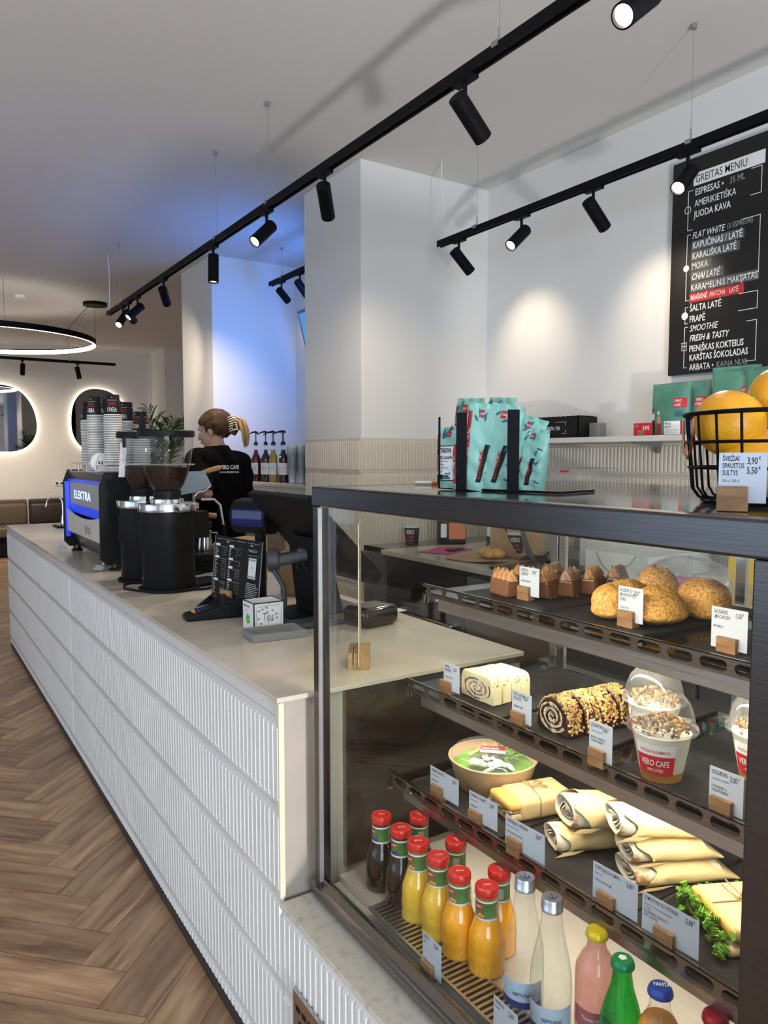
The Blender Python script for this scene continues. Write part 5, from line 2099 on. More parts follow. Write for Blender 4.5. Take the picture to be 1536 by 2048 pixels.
wing(MY0 - .022, MY0)
wing(MY1, MY1 + .022)
b = MB()
b.box(.83, MY0, 1.03, 1.22, MY1, 1.40)
b.build('boiler_housing', 'blackmatte', t)
b = MB()
b.prism([(.800, 1.418), (1.28, 1.418), (1.28, 1.405), (.835, 1.38), (.808, 1.368)], 1, MY0 + .001, MY1 - .001)
b.build('top_panel', 'steel_bright', t)
b = MB()
b.prism([(.812, 1.372), (.803, 1.355), (.803, 1.235), (.806, 1.232), (.825, 1.372)], 1, MY0 + .001, MY1 - .001)
b.build('name_panel', mat('satin_grey_panel', (.42, .42, .41), .35), t)
b = MB()
b.prism([(.796, 1.369), (.802, 1.373), (.812, 1.373), (.804, 1.360)], 1, MY0 + .002, MY1 - .002)
b.prism([(.800, 1.238), (.812, 1.235), (.815, 1.195), (.808, 1.19)], 1, MY0 + .002, MY1 - .002)
b.box(.779, MY1 - .030, 1.05, .80, MY1 - .002, 1.36)
b.build('light_strip', 'bluelight', t)
b = MB()
N = 16
top = [(MY1 - (MY1 - MY0 - .004) * k / N - .002, 1.215 - .036 * math.sin(PI * k / N) ** .8 - .0 * k) for k in range(N + 1)]
poly = [(MY1 - .002, 1.085)] + top + [(MY0 + .002, 1.085)]
b.prism(poly, 0, .786, .792)
b.build('lower_panel', mat('ivory_panel', (.70, .66, .58), .35), t, bevel=.001)
b = MB()
b.prism([(.790, 1.088), (.842, 1.0), (.842, .994), (1.28, .994), (1.28, 1.04), (.80, 1.09)], 1, MY0 + .001, MY1 - .001)
b.build('skirt', 'steel_dark', t)
b = MB()
b.text('ELEKTRA', .062, face_T(.8022, 4.38, 1.272, '-x'), 0, sx=1.70, bold=.02)
b.build('name_lettering', 'logo_blue', t)
b = MB()
b.text('EVOK', .055, face_T(.7855, 4.03, 1.108, '-x'), 0, sx=.95, bold=.0)
b.build('model_lettering', 'greyink', t)
for y in (MY0 - .01, MY1 + .01):
    for x in (.84, 1.24):
        b = MB()
        b.lathe([(0, 0), (.030, 0), (.032, .012), (.022, .016), (.022, .034), (0, .034)], n=24)
        b.build('foot', 'blackgloss', t, loc=(x, y, ZC))
    b = MB()
    b.prism([(.735, .975), (.775, .968), (.79, .985), (.755, .998)], 1, y - .012, y + .012)
    b.tube([(.775, y, .985), (.88, y, 1.12)], .003, n=6)
    b.build('corner_blade', 'alu', t)
b = MB()
b.prism([(1.15, 1.424), (1.275, 1.424), (1.308, 1.355), (1.25, 1.325), (1.15, 1.308)], 1, MY0 - .034, MY0 - .0225)
hp = b.build('head_panel', mat('blue_grey_steel', (.30, .36, .40), .4, metal=.2), t, bevel=.003)
b = MB()
b.tube([(1.305, MY0 - .03, 1.352), (1.27, MY0 - .032, 1.325), (1.235, MY0 - .032, 1.318), (1.22, MY0 - .03, 1.300)], .006, n=10)
b.build('chrome_edge', 'chrome', hp)
b = MB()
b.tube([(1.265, MY0 - .02, 1.418), (1.30, MY0 - .02, 1.428), (1.35, MY0 - .02, 1.440), (1.362, MY0 - .02, 1.442)], [.010, .013, .014, .010], n=14)
b.build('lever_handle', 'wood_light', t)
# group side
for k, y in enumerate((3.86, 4.10, 4.34)):
    b = MB()
    b.cyl((1.27, y, 1.21), (1.27, y, 1.29), .038, n=24)
    b.cyl((1.27, y, 1.19), (1.27, y, 1.21), .034, n=24)
    g = b.build('group_head', 'chrome', t)
    b = MB()
    b.cyl((1.30, y, 1.195), (1.42, y, 1.18), .012, .015, n=14)
    b.build('portafilter_handle', 'wood_light', g)
b = MB()
b.box(1.16, MY0, 1.0, 1.42, MY1, 1.05)
b.build('drip_tray', 'blackgloss', t, bevel=.003)
b = MB()
b.tube([(1.28, 3.68, 1.28), (1.34, 3.67, 1.28), (1.37, 3.665, 1.25), (1.385, 3.66, 1.15), (1.390, 3.66, 1.10)], [.008, .008, .008, .007, .007], n=10)
b.build('steam_wand', 'chrome', t)
b = MB()
b.cyl((1.386, 3.66, 1.15), (1.391, 3.66, 1.075), .013, .009, n=14)
b.build('wand_grip', 'blackmatte', t)
# cup rail on top
b = MB()
for z in (1.458,):
    b.tube([(1.24, MY0 + .02, z), (.815, MY0 + .02, z), (.815, MY1 - .02, z), (1.24, MY1 - .02, z)], .004, n=8)
for i in range(5):
    y = MY0 + .02 + (MY1 - MY0 - .04) * i / 4
    b.cyl((.815, y, 1.416), (.815, y, 1.458), .0035, n=8)
b.build('cup_rail', 'chrome', t)

# ------------------------------------------------------------------ paper cups stacked upside down on the machine
def cup_mesh(lettered):
    b = MB()
    b.lathe([(.040, 0), (.0428, .0006), (.0431, .0026), (.0420, .0046), (.0398, .0062)], n=28)
    b.lathe([(.0400, .0062), (.0300, .098), (.0296, .099), (.0290, .096), (0, .096)], n=28, m=1)
    if lettered:
        rf = lambda z: .0400 - (.0100) * (z - .006) / .092

        def wr(z0, a0):
            def w(x, y):
                z = z0 - y
                r = rf(z) + .0004
                a = a0 - x / r
                return (r * math.cos(a), r * math.sin(a), z)
            return w
        for a0 in (0.0, PI * 2 / 3, -PI * 2 / 3):
            b.text('VERO', .030, None, 2, sx=.62, align='CENTER', bold=.04, wrap=wr(.038, a0))
            b.text('CAFE', .026, None, 3, sx=.62, align='CENTER', bold=.03, wrap=wr(.064, a0))
            b.text('KAVOS SKRUDINTOJAI', .0055, None, 2, sx=.8, align='CENTER', wrap=wr(.074, a0))
            b.tube([wr(.083, a0)(-.003, 0), wr(.083, a0)(0, -.005), wr(.083, a0)(.003, 0)], .0008, n=4, m=2)
    return b


cm = cup_mesh(False).build('paper_cup', ['paperrim', 'blackpaper'], weld=True)
cl = cup_mesh(True).build('paper_cup', ['paperrim', 'blackpaper', 'whiteink', 'redink'])
STK = [(.860, 4.22, 33, 'frontmost left stack', 2.9), (.850, 4.010, 35, 'tall middle stack facing the aisle', 3.75), (.872, 3.745, 34, 'tall right stack at the front', 4.35),
       (.930, 4.150, 35, 'back stack behind the tall middle one', 3.4), (.965, 3.860, 31, 'shorter stack right of the tall ones', 3.9), (1.010, 3.770, 25, 'lowest stack next to the grinder hopper', 3.6)]
ZM = 1.4185
first = True
rnd = random.Random(2)
for x, y, n, nm, a in STK:
    G = 'black paper cups in the ' + nm
    for k in range(n):
        top = k >= n - 1
        src = cl if top else cm
        if (not top and cm.get('label') is None):
            o = cm
        elif top and cl.get('label') is None:
            o = cl
        else:
            o = src.copy()
            COL.objects.link(o)
        o.location = (x + rnd.uniform(-.0008, .0008) + .0009 * math.sin(k * .35 + x * 60), y + rnd.uniform(-.0008, .0008), ZM + k * .0083)
        o.rotation_euler = (0, 0, a)
        tag(o, ('topmost lettered paper cup of the ' if top else 'upside-down black paper cup nested in the ') + nm, 'paper cup', G)
t = thing('cup_lid_stack', 'stack of small clear domed lids lying before the paper cups', 'lids', (.862, 3.655 + .0, ZM))
t.location = (.850, 3.94, ZM)
t.scale = (.5, .5, 1)
b = MB()
for i in range(5):
    b.lathe([(.045, .002 + i * .010), (.043, .008 + i * .010), (.036, .018 + i * .010), (0, .022 + i * .010)], n=28)
b.build('domed_lids', 'steel_bright', t)
t = thing('saucer', 'round pale saucer leaning against the paper cups on the machine', 'saucer', (.838, 3.875, ZM + .050), 0)
t.rotation_euler = (Vector((0, 0, 1.5)) - Vector((.838, 3.875, 1.15))).to_track_quat('Z', 'Y').to_euler()
t.scale = (.84, .84, 1)
b = MB()
b.lathe([(0, 0), (.03, 0), (.055, .008), (.0555, .010), (.03, .003), (0, .003)], n=36)
b.build('dish', 'white', t)
b = MB()
for d in (-.006, .010):
    b.box(d - .004, -.012, .0032, d + .003, .006, .0038)
b.build('print', 'ink', t)

# ------------------------------------------------------------------ far end of the counter: sink and tap
t = thing('sink_tap', 'thin curved chrome tap at the far end of the bar counter', 'tap', (1.06, 6.25, ZC))
b = MB()
pts = [(0, 0, .02), (0, 0, .17)] + [(-.052 + .052 * math.cos(a), .03 * (1 - math.cos(a)), .17 + .055 * math.sin(a)) for a in [PI * i / 10 for i in range(1, 11)]] + [(-.112, .06, .145)]
b.tube(pts, .006, n=12)
b.build('spout', 'chrome', t)
b = MB()
b.lathe([(0, 0), (.017, 0), (.017, .03), (.012, .05), (.012, .075), (0, .075)], n=20)
b.build('valve_body', 'chrome', t)
b = MB()
b.cyl((0, -.012, .06), (0, -.04, .075), .004, n=8)
b.build('lever', 'chrome', t)
t = thing('drip_mat', 'flat black drip mat beside the tap at the far counter end', 'mat', (1.15, 6.12, ZC))
b = MB()
b.rbox((0, 0, .006), (.17, .11, .006), .004)
b.build('mat', 'blackmatte', t)
b = MB()
for i in range(12):
    b.box(-.15 + i * .026, -.09, .012, -.14 + i * .026, .09, .0145)
b.build('ribs', 'blackgloss', t)

# ------------------------------------------------------------------ payment terminal
t = thing('card_terminal', 'black card payment terminal with coloured keys lying on the counter', 'card terminal', (.890, 2.385, ZC), math.radians(172))
# local +x = keypad end
b = MB()
b.prism([(-.125, 0), (.120, 0), (.122, .010), (.118, .018), (.06, .030), (.0, .046), (-.10, .050), (-.125, .040)], 1, -.040, .040)
b.build('housing', 'blackmatte', t, bevel=.006, seg=3)
b = MB()
b.prism([(.075, .034), (.030, .068), (.024, .072), (-.020, .070), (-.045, .052), (-.02, .046), (.02, .042)], 1, -.0385, -.032)
b.prism([(.075, .034), (.030, .068), (.024, .072), (-.020, .070), (-.045, .052), (-.02, .046), (.02, .042)], 1, .032, .0385)
b.prism([(.026, .066), (.030, .068), (.024, .072), (-.020, .070), (-.018, .066), (.022, .068)], 1, -.036, .036)
b.build('privacy_hood', 'blackgloss', t)
b = MB()
b.T = Matrix.Translation((0.0, 0, .052)) @ Matrix.Rotation(.35, 4, 'Y')
b.box(-.02, -.03, -.001, .03, .03, .001)
b.build('screen', mat('grey_lcd', (.30, .29, .27), .25), t)
sl = math.atan2(.012, .058)
for j, (mt, y) in enumerate((('red', .022), ('yellowprint', 0), ('green', -.022))):
    b = MB()
    b.T = Matrix.Translation((.092, y, .0265)) @ Matrix.Rotation(sl, 4, 'Y')
    b.rbox((0, 0, 0), (.006, .009, .002), .0015, n=2)
    b.build('key', mt, t)
for i in range(3):
    for y in (.022, 0, -.022):
        b = MB()
        b.T = Matrix.Translation((.077 - i * .0135, y, .0298 + i * .0030)) @ Matrix.Rotation(sl, 4, 'Y')
        b.rbox((0, 0, 0), (.005, .009, .002), .0015, n=2)
        b.build('key', 'navy', t)

# ------------------------------------------------------------------ counter menu in an oak block
t = thing('counter_menu', 'black A4 price list standing in an oak block on the counter', 'menu sign', (1.005, 2.565, ZC), -PI / 2 + .15)
b = MB()
b.T = Matrix.Rotation(-.10, 4, 'X')
b.box(-.165, -.0012, .004, .165, .0012, .240)
sgn = b.build('board', 'blackpaper', t)
b = MB()
b.T = Matrix.Rotation(-.10, 4, 'X')
b.box(-.1650, -.0016, .004, -.1642, .0016, .240)
b.box(.1642, -.0016, .004, .1650, .0016, .240)
b.build('board_edge', 'white', sgn)
b = MB()
b.box(-.075, -.014, 0, .0, -.0045, .048)
b.box(-.075, -.0045, 0, .0, .008, .010)
b.box(-.075, .006, 0, .0, .016, .030)
b.build('oak_block', 'wood_light', t)
b = MB()
F = Matrix.Rotation(-.10, 4, 'X')
rnd = random.Random(8)


def ln(x0, z, w, h=.0026, m=0):
    b.T = F
    b.box(x0, -.0018, z, x0 + w, -.0013, z + h, m)
    b.T = Matrix.Identity(4)


def wr_(s, x, z, sz, m=0, sx=.62, bold=.02):
    b.text(s, sz, F @ face_T(x, -.0018, z), m, sx=sx, bold=bold)


ln(-.150, .2290, .13, .0006)
ln(-.006, .2290, .06, .0006)
ln(.070, .2290, .085, .0006)
wr_('MENIU', -.075, .219, .009)
wr_('PIENAS', .090, .2185, .0085)
COLS = ((-.155, [('KAVA', ['Espresas', 'Juoda kava', 'Amerikietiška', 'Flat white']), ('KAVA SU PIENU', ['Kapučinas', 'Latė', 'Karališka latė', 'Moka', 'Chai latė', 'Karamelinis', 'Matcha latė', 'Ledų kava', 'Šalta latė']), ('ARBATA', ['Juoda', 'Žalia', 'Vaisinė', 'Imbierinė', 'Mėtų', 'Čiobrelių'])]),
        (-.055, [('ŠOKOLADAS', ['Klasikinis', 'Baltas', 'Su ledais', 'Su irisu']), ('KOKTEILIAI', ['Braškinis', 'Vanilinis']), ('SMOOTHIE', ['Mango', 'Uogų', 'Tropinis', 'Žaliasis']), ('SULTYS', ['Apelsinų', 'Greipfrutų', 'Obuolių', 'Morkų', 'Ananasų'])]))
for x, blocks in COLS:
    z = .205
    for head, rows in blocks:
        ln(x, z - .0015, .030, .008)
        ln(x, z - .003, .085, .0005)
        z -= .011
        for r_ in rows:
            wr_(r_, x, z, .0066)
            for q in range(3):
                if rnd.random() < .8:
                    wr_('2,%d' % rnd.randint(1, 9), x + .052 + q * .012, z, .0052)
            z -= .0078
        z -= .004
ln(.075, .205, .06, .0012)
ln(.085, .200, .05, .0012)
ln(.073, .186, .075, .0006)
for i in range(13):
    ln(.072 + .01 * rnd.random(), .086 - i * .0062, .06 + .02 * rnd.random(), .0014)
b.build('lettering', 'whiteink', sgn)
b = MB()
b.T = F
b.box(.085, -.0022, .105, .135, -.0018, .178)
b.T = Matrix.Identity(4)
for i in range(14):
    for z in (.108, .168):
        b.T = F
        b.box(.088 + i * .0032, -.0025, z, .0895 + i * .0032, -.0022, z + .007, 1)
        b.T = Matrix.Identity(4)
b.text('PROMO', .006, F @ face_T(.110, -.0026, .142), 1, sx=.8, align='CENTER')
b.build('sticker', ['white', 'greyink'], sgn)

# ------------------------------------------------------------------ tips box and grey tray
t = thing('tips_box', 'white tips box with little hearts on the counter', 'box', (.946, 2.165, ZC), 0)
b = MB()
w, d, h = .050, .045, .086
for x0, x1, y0, y1 in ((-w, w, -d, -d + .002), (-w, w, d - .002, d), (-w, -w + .002, -d, d), (w - .002, w, -d, d)):
    b.box(x0, y0, .002, x1, y1, h)
b.box(-w, -d, 0, w, d, .002)
b.build('carton', 'white', t)
b = MB()
b.tube([(-w, -d, h), (w, -d, h), (w, d, h), (-w, d, h)], .0022, n=6, closed=True)
b.tube([(-w, -d, 0.003), (-w, -d, h)], .0022, n=6)
b.build('black_edging', 'blackgloss', t)
b = MB()
b.text('Tips', .036, face_T(-.022, -d - .0006, .030), 0, sx=.62, bold=-.01)


def heart(cx, cz, s, T):
    pts = []
    for k in range(16):
        a = 2 * PI * k / 16
        pts.append(T @ Vector((cx + s * math.sin(a) ** 3, cz + s * .85 * (13 * math.cos(a) - 5 * math.cos(2 * a) - 2 * math.cos(3 * a) - math.cos(4 * a)) / 16, 0)))
    b.tube(pts, .0007, n=4, closed=True)


TF = face_T(0, -d - .0006, 0)
for cx, cz in ((-.034, .062), (-.022, .066), (-.008, .070), (-.006, .056), (.012, .060), (.024, .048), (-.036, .038), (.010, .030), (.026, .036), (-.028, .022)):
    heart(cx, cz, .0034, TF)
for (x0, z0, x1, z1_) in ((-.038, .074, .036, .077), (-.042, .012, .040, .014), (-.044, .02, -.043, .07), (.040, .02, .041, .07)):
    b.tube([TF @ Vector((x0, z0, 0)), TF @ Vector((x1, z1_, 0))], .0005, n=4)
b.text('VERO CAFE', .011, face_T(-w - .0006, .036, .068, '-x'), 0, sx=.8, bold=.01)
b.text('ačiū', .008, face_T(-w - .0006, .020, .056, '-x'), 0, sx=.8)
b.build('print', 'ink', t)
b = MB()
for k in range(5):
    a = k * 2 * PI / 5
    b.ellips((-w - .0004, .002 + .010 * math.cos(a), .032 + .010 * math.sin(a)), (.0006, .007, .007), n=10)
b.build('green_clover', 'green', t)
t = thing('coin_tray', 'shallow grey coin tray in front of the tips box', 'tray', (.925, 2.035, ZC), -.10)
b = MB()
b.prism([(-.085, 0), (.085, 0), (.085, .022), (.078, .022), (.060, .010), (-.060, .010), (-.078, .022), (-.085, .022)], 1, -.052, .052)
b.box(-.084, -.0545, 0, .084, -.050, .0225)
b.box(-.084, .050, 0, .084, .0545, .0225)
b.build('tray', 'tray_grey', t, bevel=.002)

# ------------------------------------------------------------------ second menu block, seen edge-on through the glass
t = thing('acrylic_menu_stand', 'tall clear menu sheet seen edge-on in a slotted wooden block', 'menu sign', (.985, 1.640, ZC), math.radians(57))
b = MB()
b.box(-.055, -.026, 0, .055, -.0015, .042)
b.box(-.055, -.0015, 0, .055, .0015, .012)
b.box(-.055, .0015, 0, .055, .014, .042)
b.box(-.055, .014, 0, .055, .0165, .012)
b.box(-.055, .0165, 0, .055, .028, .042)
b.build('slotted_block', 'wood_light', t, bevel=.001)
b = MB()
b.box(-.075, -.0013, .012, .075, .0013, .370)
b.build('sheet', mat('cream_sheet', (.70, .64, .48), .3), t)
b = MB()
for i, s in enumerate(('WiFi', 'kava', 'VERO')):
    b.text(s, .03, face_T(-.05, -.0018, .31 - i * .05), 0, sx=.8)
b.build('lettering', 'ink', t)

# ------------------------------------------------------------------ till
t = thing('till_monitor', 'big black till touchscreen tilted back beside the display case', 'till', (0, 0, 0))
b = MB()
b.prism([(1.005, 1.372), (1.030, 1.385), (1.285, 1.125), (1.262, 1.095), (1.235, 1.095)], 1, 1.99, 2.43)
b.build('screen_housing', 'blackmatte', t, bevel=.006)
b = MB()
b.prism([(1.040, 1.378), (1.0425, 1.3795), (1.278, 1.137), (1.275, 1.135)], 1, 2.01, 2.41)
b.build('touchscreen', 'bluescreen', t)
b = MB()
b.prism([(1.10, 1.24), (1.17, 1.19), (1.22, .985), (1.30, .975), (1.30, ZC), (1.02, ZC), (1.02, .985), (1.13, .99)], 1, 2.13, 2.31)
b.build('stand', 'blackmatte', t, bevel=.008)
b = MB()
b.rbox((1.17, 2.21, ZC + .010), (.17, .15, .010), .008)
b.build('base_plate', 'greyplastic', t)
t = thing('customer_display', 'small curved customer display glowing blue on a black pole', 'display', (1.065, 2.50, ZC), math.radians(-62))
b = MB()
b.cyl((0, .03, 0), (0, .03, .28), .020, n=20)
b.build('pole', 'blackmatte', t)
b = MB()
b.lathe([(0, 0), (.07, 0), (.07, .012), (0, .014)], n=32, c=(0, .03, 0))
b.build('foot', 'blackmatte', t)
b = MB()
prof = [(-.012, .262), (-.026, .270), (-.036, .282), (-.043, .297), (-.0465, .316), (-.045, .336), (-.040, .354), (-.030, .370), (-.018, .379), (.03, .386), (.05, .36), (.05, .29), (.02, .262)]
b.prism(prof, 0, -.078, .078, smooth=True)
b.build('housing', 'blackmatte', t)
b = MB()
b.prism([(-.0365, .284), (-.044, .298), (-.0475, .316), (-.0460, .335), (-.0415, .351), (-.0405, .351), (-.0450, .335), (-.0465, .316), (-.043, .298), (-.0355, .284)], 0, -.066, .066, smooth=True)
b.build('screen', mat('blue_display', (.003, .003, .02), .08, coat=.5, spec=.2, emit=(.01, .03, .5), estr=.10), t)

# handheld scanner in its stand
t = thing('barcode_scanner', 'grey handheld barcode scanner resting in a thin stand by the tips box', 'barcode scanner', (1.045, 2.235, ZC), math.radians(-25))
b = MB()
b.lathe([(0, 0), (.055, 0), (.055, .008), (.012, .018), (0, .018)], n=32)
b.build('stand_base', 'greyplastic', t)
b = MB()
b.tube([(0, 0, .015), (.008, 0, .06), (.004, 0, .11), (-.018, 0, .150), (-.028, 0, .165)], .0085, n=12)
b.build('gooseneck', 'greyplastic', t)
b = MB()
b.T = Matrix.Translation((-.030, 0, .200)) @ Matrix.Rotation(PI / 2, 4, 'Y')
b.lathe([(.024, -.02), (.034, -.016), (.036, .0), (.034, .018), (.024, .022)], n=32)
b.build('cradle_ring', 'greyplastic', t)
b = MB()
b.T = Matrix.Translation((.035, 0, .206)) @ Matrix.Rotation(-.18, 4, 'Y')
b.rbox((0, 0, 0), (.062, .027, .019), .014, n=4)
b.T = Matrix.Translation((.075, 0, .223)) @ Matrix.Rotation(.1, 4, 'Y')
b.rbox((0, 0, 0), (.026, .022, .014), .010, n=4)
b.T = Matrix.Identity(4)
hd = b.build('scanner_head', 'greyplastic', t)
b = MB()
b.T = Matrix.Translation((-.018, 0, .200)) @ Matrix.Rotation(-PI / 2, 4, 'Y')
b.lathe([(.022, 0), (.022, .008), (0, .006)], n=28)
b.build('scan_window', 'blackgloss', hd)
b = MB()
b.tube([(.060, 0, .200), (.085, 0, .155), (.112, 0, .100), (.118, 0, .075)], [.017, .016, .017, .019], n=14)
b.build('grip', 'blackmatte', t)
b = MB()
b.tube([(.052, 0, .188), (.050, 0, .175), (.062, 0, .165)], .004, n=8)
b.build('trigger', 'blackgloss', t)

# things behind the till
b = MB()
b.rbox((0, 0, .085), (.06, .05, .085), .008)
t = thing('paper_bag', 'brown paper bag standing behind the till', 'bag', (1.30, 2.62, ZC), .3)
b.build('bag_body', 'kraft', t)
b = MB()
b.box(-.058, -.02, .168, .05, .02, .21)
b.build('bag_top', 'kraft_light', t, bevel=.003)
t = thing('cardboard_box', 'plain cardboard box behind the counter menu sign', 'box', (1.22, 2.98, ZC), .5)
b = MB()
b.box(-.08, -.06, 0, .08, .06, .19)
b.build('carton', 'kraft', t)
b = MB()
b.box(-.045, -.0612, .10, -.005, -.0602, .145)
b.build('label', 'white', t)
t = thing('receipt_printer', 'dark receipt printer behind the case corner post', 'printer', (1.255, 2.02, ZC), .2)
b = MB()
b.rbox((0, 0, .032), (.075, .06, .032), .022, n=4)
b.build('body', 'blackgloss', t)
b = MB()
b.box(.06, -.035, .030, .13, .035, .0315)
b.build('paper_slip', 'white', t)
t = thing('milk_jug', 'small steel milk jug on the drip tray behind the grinder', 'jug', (1.20, 3.42, 1.052), 0)
b = MB()
b.lathe([(0, 0), (.036, 0), (.038, .01), (.034, .05), (.030, .08), (.033, .095), (.031, .094), (.028, .08), (.03, .02), (0, .01)], n=32)
b.build('body', 'steel_bright', t)
b = MB()
b.tube([(.032, 0, .085), (.062, 0, .085), (.066, 0, .05), (.036, 0, .02)], .004, n=8)
b.build('handle', 'steel_bright', t)
t = thing('tamping_station', 'black tamping station on the counter between grinder and menu sign', 'tamping station', (1.20, 3.40, ZC), 0)
b = MB()
b.box(-.11, -.09, .055, .14, .09, .090)
b.box(-.09, -.07, 0, .12, .07, .055)
b.build('block', 'blackmatte', t, bevel=.006)

# ------------------------------------------------------------------ coffee pouches
def pouch(name, label, cat, loc, rz, w, h, d, seed, body, decor, group, lean=(0, 0), seal=True):
    """soft foil pouch; front faces local -y; decor(put, f, lib) adds the print"""
    rnd = random.Random(seed)
    ph = [rnd.uniform(0, 6) for _ in range(6)]
    t = thing(name, label, cat, loc, rz, group, rot=(lean[0], lean[1], rz))

    def dep(z):
        u = z / h
        return max(.0016, d / 2 * (1 - .15 * (1 - u)) * (1 - u ** 2.6) ** .7 if u < 1 else .0016)

    def hw(z):
        u = z / h
        return w / 2 * (.93 + .07 * u + .03 * math.sin(PI * u))

    def yof(x, z, lift=0.0):
        q = min(1, abs(x) / hw(z))
        wr = .0034 * math.sin(9 * x / w + ph[0] + 14 * z / h) * math.sin(11 * z / h + ph[1]) * (1 - q ** 4)
        return -(dep(z) * (1 - q ** 2.6) ** .55 + wr + lift)
    N = 18
    rings = []
    for j in range(23):
        z = h * j / 22 * (.965 if seal else 1.0)
        r = []
        for k in range(N + 1):
            x = -hw(z) + 2 * hw(z) * (.5 - .5 * math.cos(PI * k / N))
            r.append((x, yof(x, z), z))
        for k in range(N - 1, 0, -1):
            x = -hw(z) + 2 * hw(z) * (.5 - .5 * math.cos(PI * k / N))
            r.append((x, -yof(x, z + .01) * 1.0, z))
        rings.append(r)
    b = MB()
    b.sweep(rings)
    if seal:
        n = 14
        vs = []
        for j in range(3):
            for k in range(n + 1):
                vs.append((-w / 2 + w * k / n, .0022 * math.sin(k * 1.3 + ph[2]) * j, h * .955 + j * h * .035))
        b.add(vs, [(j * (n + 1) + k, j * (n + 1) + k + 1, (j + 1) * (n + 1) + k + 1, (j + 1) * (n + 1) + k) for j in range(2) for k in range(n)], 0, True)
    b.build('pouch', body, t, sharp=70)
    p = MB()

    def quad(x0, x1, z0, z1, m, lift=.0010, nx=6, nz=6, shear=0.0):
        vs = []
        for j in range(nz + 1):
            z = z0 + (z1 - z0) * j / nz
            for k in range(nx + 1):
                x = x0 + (x1 - x0) * k / nx + shear * (z - z0)
                vs.append((x, yof(x, z, lift), z))
        p.add(vs, [(j * (nx + 1) + k, j * (nx + 1) + k + 1, (j + 1) * (nx + 1) + k + 1, (j + 1) * (nx + 1) + k) for j in range(nz) for k in range(nx)], m, True)

    def txt(s, x, z, size, m, sx=.7, align='LEFT', bold=.02, lift=.0019, vert=False):
        def wr(a, c):
            if vert:
                a, c = -c, a
            return (x + a, yof(x + a, z + c, lift), z + c)
        p.text(s, size, None, m, sx=sx, align=align, bold=bold, wrap=wr)

    def leaf(x, z, L, ang, m, wd=.28, lift=.0013):
        pts = [(0, 0), (.35, wd * .5), (.7, wd * .35), (1, 0), (.7, -wd * .35), (.35, -wd * .5)]
        ca, sa = math.cos(ang), math.sin(ang)
        vs = []
        for u, v in pts:
            xx, zz = x + L * (u * ca - v * sa), z + L * (u * sa + v * ca)
            xx = max(-hw(zz) * .97, min(hw(zz) * .97, xx))
            vs.append((xx, yof(xx, zz, lift), zz))
        p.add(vs, [(0, 1, 2, 3, 4, 5)], m)
    decor(quad, txt, leaf, w, h, rnd)
    p.build('print', ['whiteink', 'ink', 'redink', 'darkteal', 'palemint', 'kraft', 'blackpaper'], t)
    return t


def mint_decor(title, sub, lx=-.5):
    def f(quad, txt, leaf, w, h, rnd):
        for k in range(6):
            quad(w * .30, w * .46, h * (.12 + .11 * k), h * (.135 + .11 * k), 4, nx=3, nz=1, shear=.2)
        for k in range(5):
            leaf(w * .16 + rnd.uniform(0, .2) * w, h * rnd.uniform(.15, .85), w * .22, rnd.uniform(-.6, 1.2), 3)
        for k in range(4):
            leaf(-w * .4 + rnd.uniform(0, .5) * w, h * rnd.uniform(.80, .90), w * .25, rnd.uniform(.5, 2.2), 3)
        quad(-w * .49, -w * .37, h * .06, h * .93, 2)
        txt('VERO CAFE', -w * .395, h * .34, h * .085, 0, vert=True, sx=.8)
        if title:
            quad(-w * .355, w * .17, h * .14, h * .72, 1, lift=.0012)
            quad(-w * .34, w * .155, h * .155, h * .705, 0, lift=.0016)
            txt(title, -w * .32, h * .60, h * .115, 1, sx=.66, lift=.0024)
            txt(sub, -w * .32, h * .49, h * .085, 1, sx=.66, lift=.0024)
            quad(-w * .34, w * .155, h * .455, h * .461, 1, lift=.0020)
            for k, s in enumerate(('juodos arbatos,', 'bergamočių, braškių,', 'citrusų aromatas')):
                txt(s, -w * .32, h * (.395 - .055 * k), h * .045, 1, sx=.66, lift=.0024, bold=0)
            quad(-w * .34, -w * .10, h * .165, h * .235, 1, lift=.0020)
            quad(-w * .09, w * .15, h * .165, h * .235, 3, lift=.0020)
            quad(w * .155, w * .235, h * .10, h * .74, 2, lift=.0018)
            txt('KAVA NAMAMS', w * .222, h * .18, h * .065, 0, vert=True, sx=.8, lift=.0026)
        else:
            quad(-w * .05, w * .10, h * .10, h * .55, 6, shear=.15)
            txt('KAVA NAMAMS', w * .09, h * .14, h * .06, 2, vert=True, sx=.8)
        quad(-w * .15, w * .0, h * .86, h * .95, 2)
        txt('CAFE', -w * .13, h * .89, h * .035, 0, sx=.7)
    return f


G = 'mint green coffee pouches in the wire holder'
ZP = ZT1 + .0015
pouch('coffee_pouch', 'mint coffee pouch labelled ETHIOPIA at the left of the wire holder', 'coffee bag', (.918, 1.166, ZP), -PI / 2 + .10, .092, .118, .040, 1, 'leafcyan', mint_decor('ETHIOPIA', 'BURTUKAANA'), G)
pouch('coffee_pouch', 'tall mint coffee pouch labelled SWEET BRAZIL standing behind the first one', 'coffee bag', (.982, 1.205, ZP), -PI / 2 + .02, .088, .178, .050, 2, 'leafcyan', mint_decor('SWEET', 'BRAZIL'), G, lean=(0, .06))
pouch('coffee_pouch', 'tall mint coffee pouch with a narrow black label in the middle back', 'coffee bag', (1.008, 1.143, ZP), -PI / 2 - .10, .090, .176, .050, 3, 'leafcyan', mint_decor('COSTA', 'RICA'), G, lean=(0, .08))
pouch('coffee_pouch', 'mint coffee pouch showing its side, between the two black uprights', 'coffee bag', (.928, 1.108, ZP), -PI / 2 + .75, .062, .160, .036, 4, 'leafcyan', mint_decor('', ''), G, lean=(.05, .10))
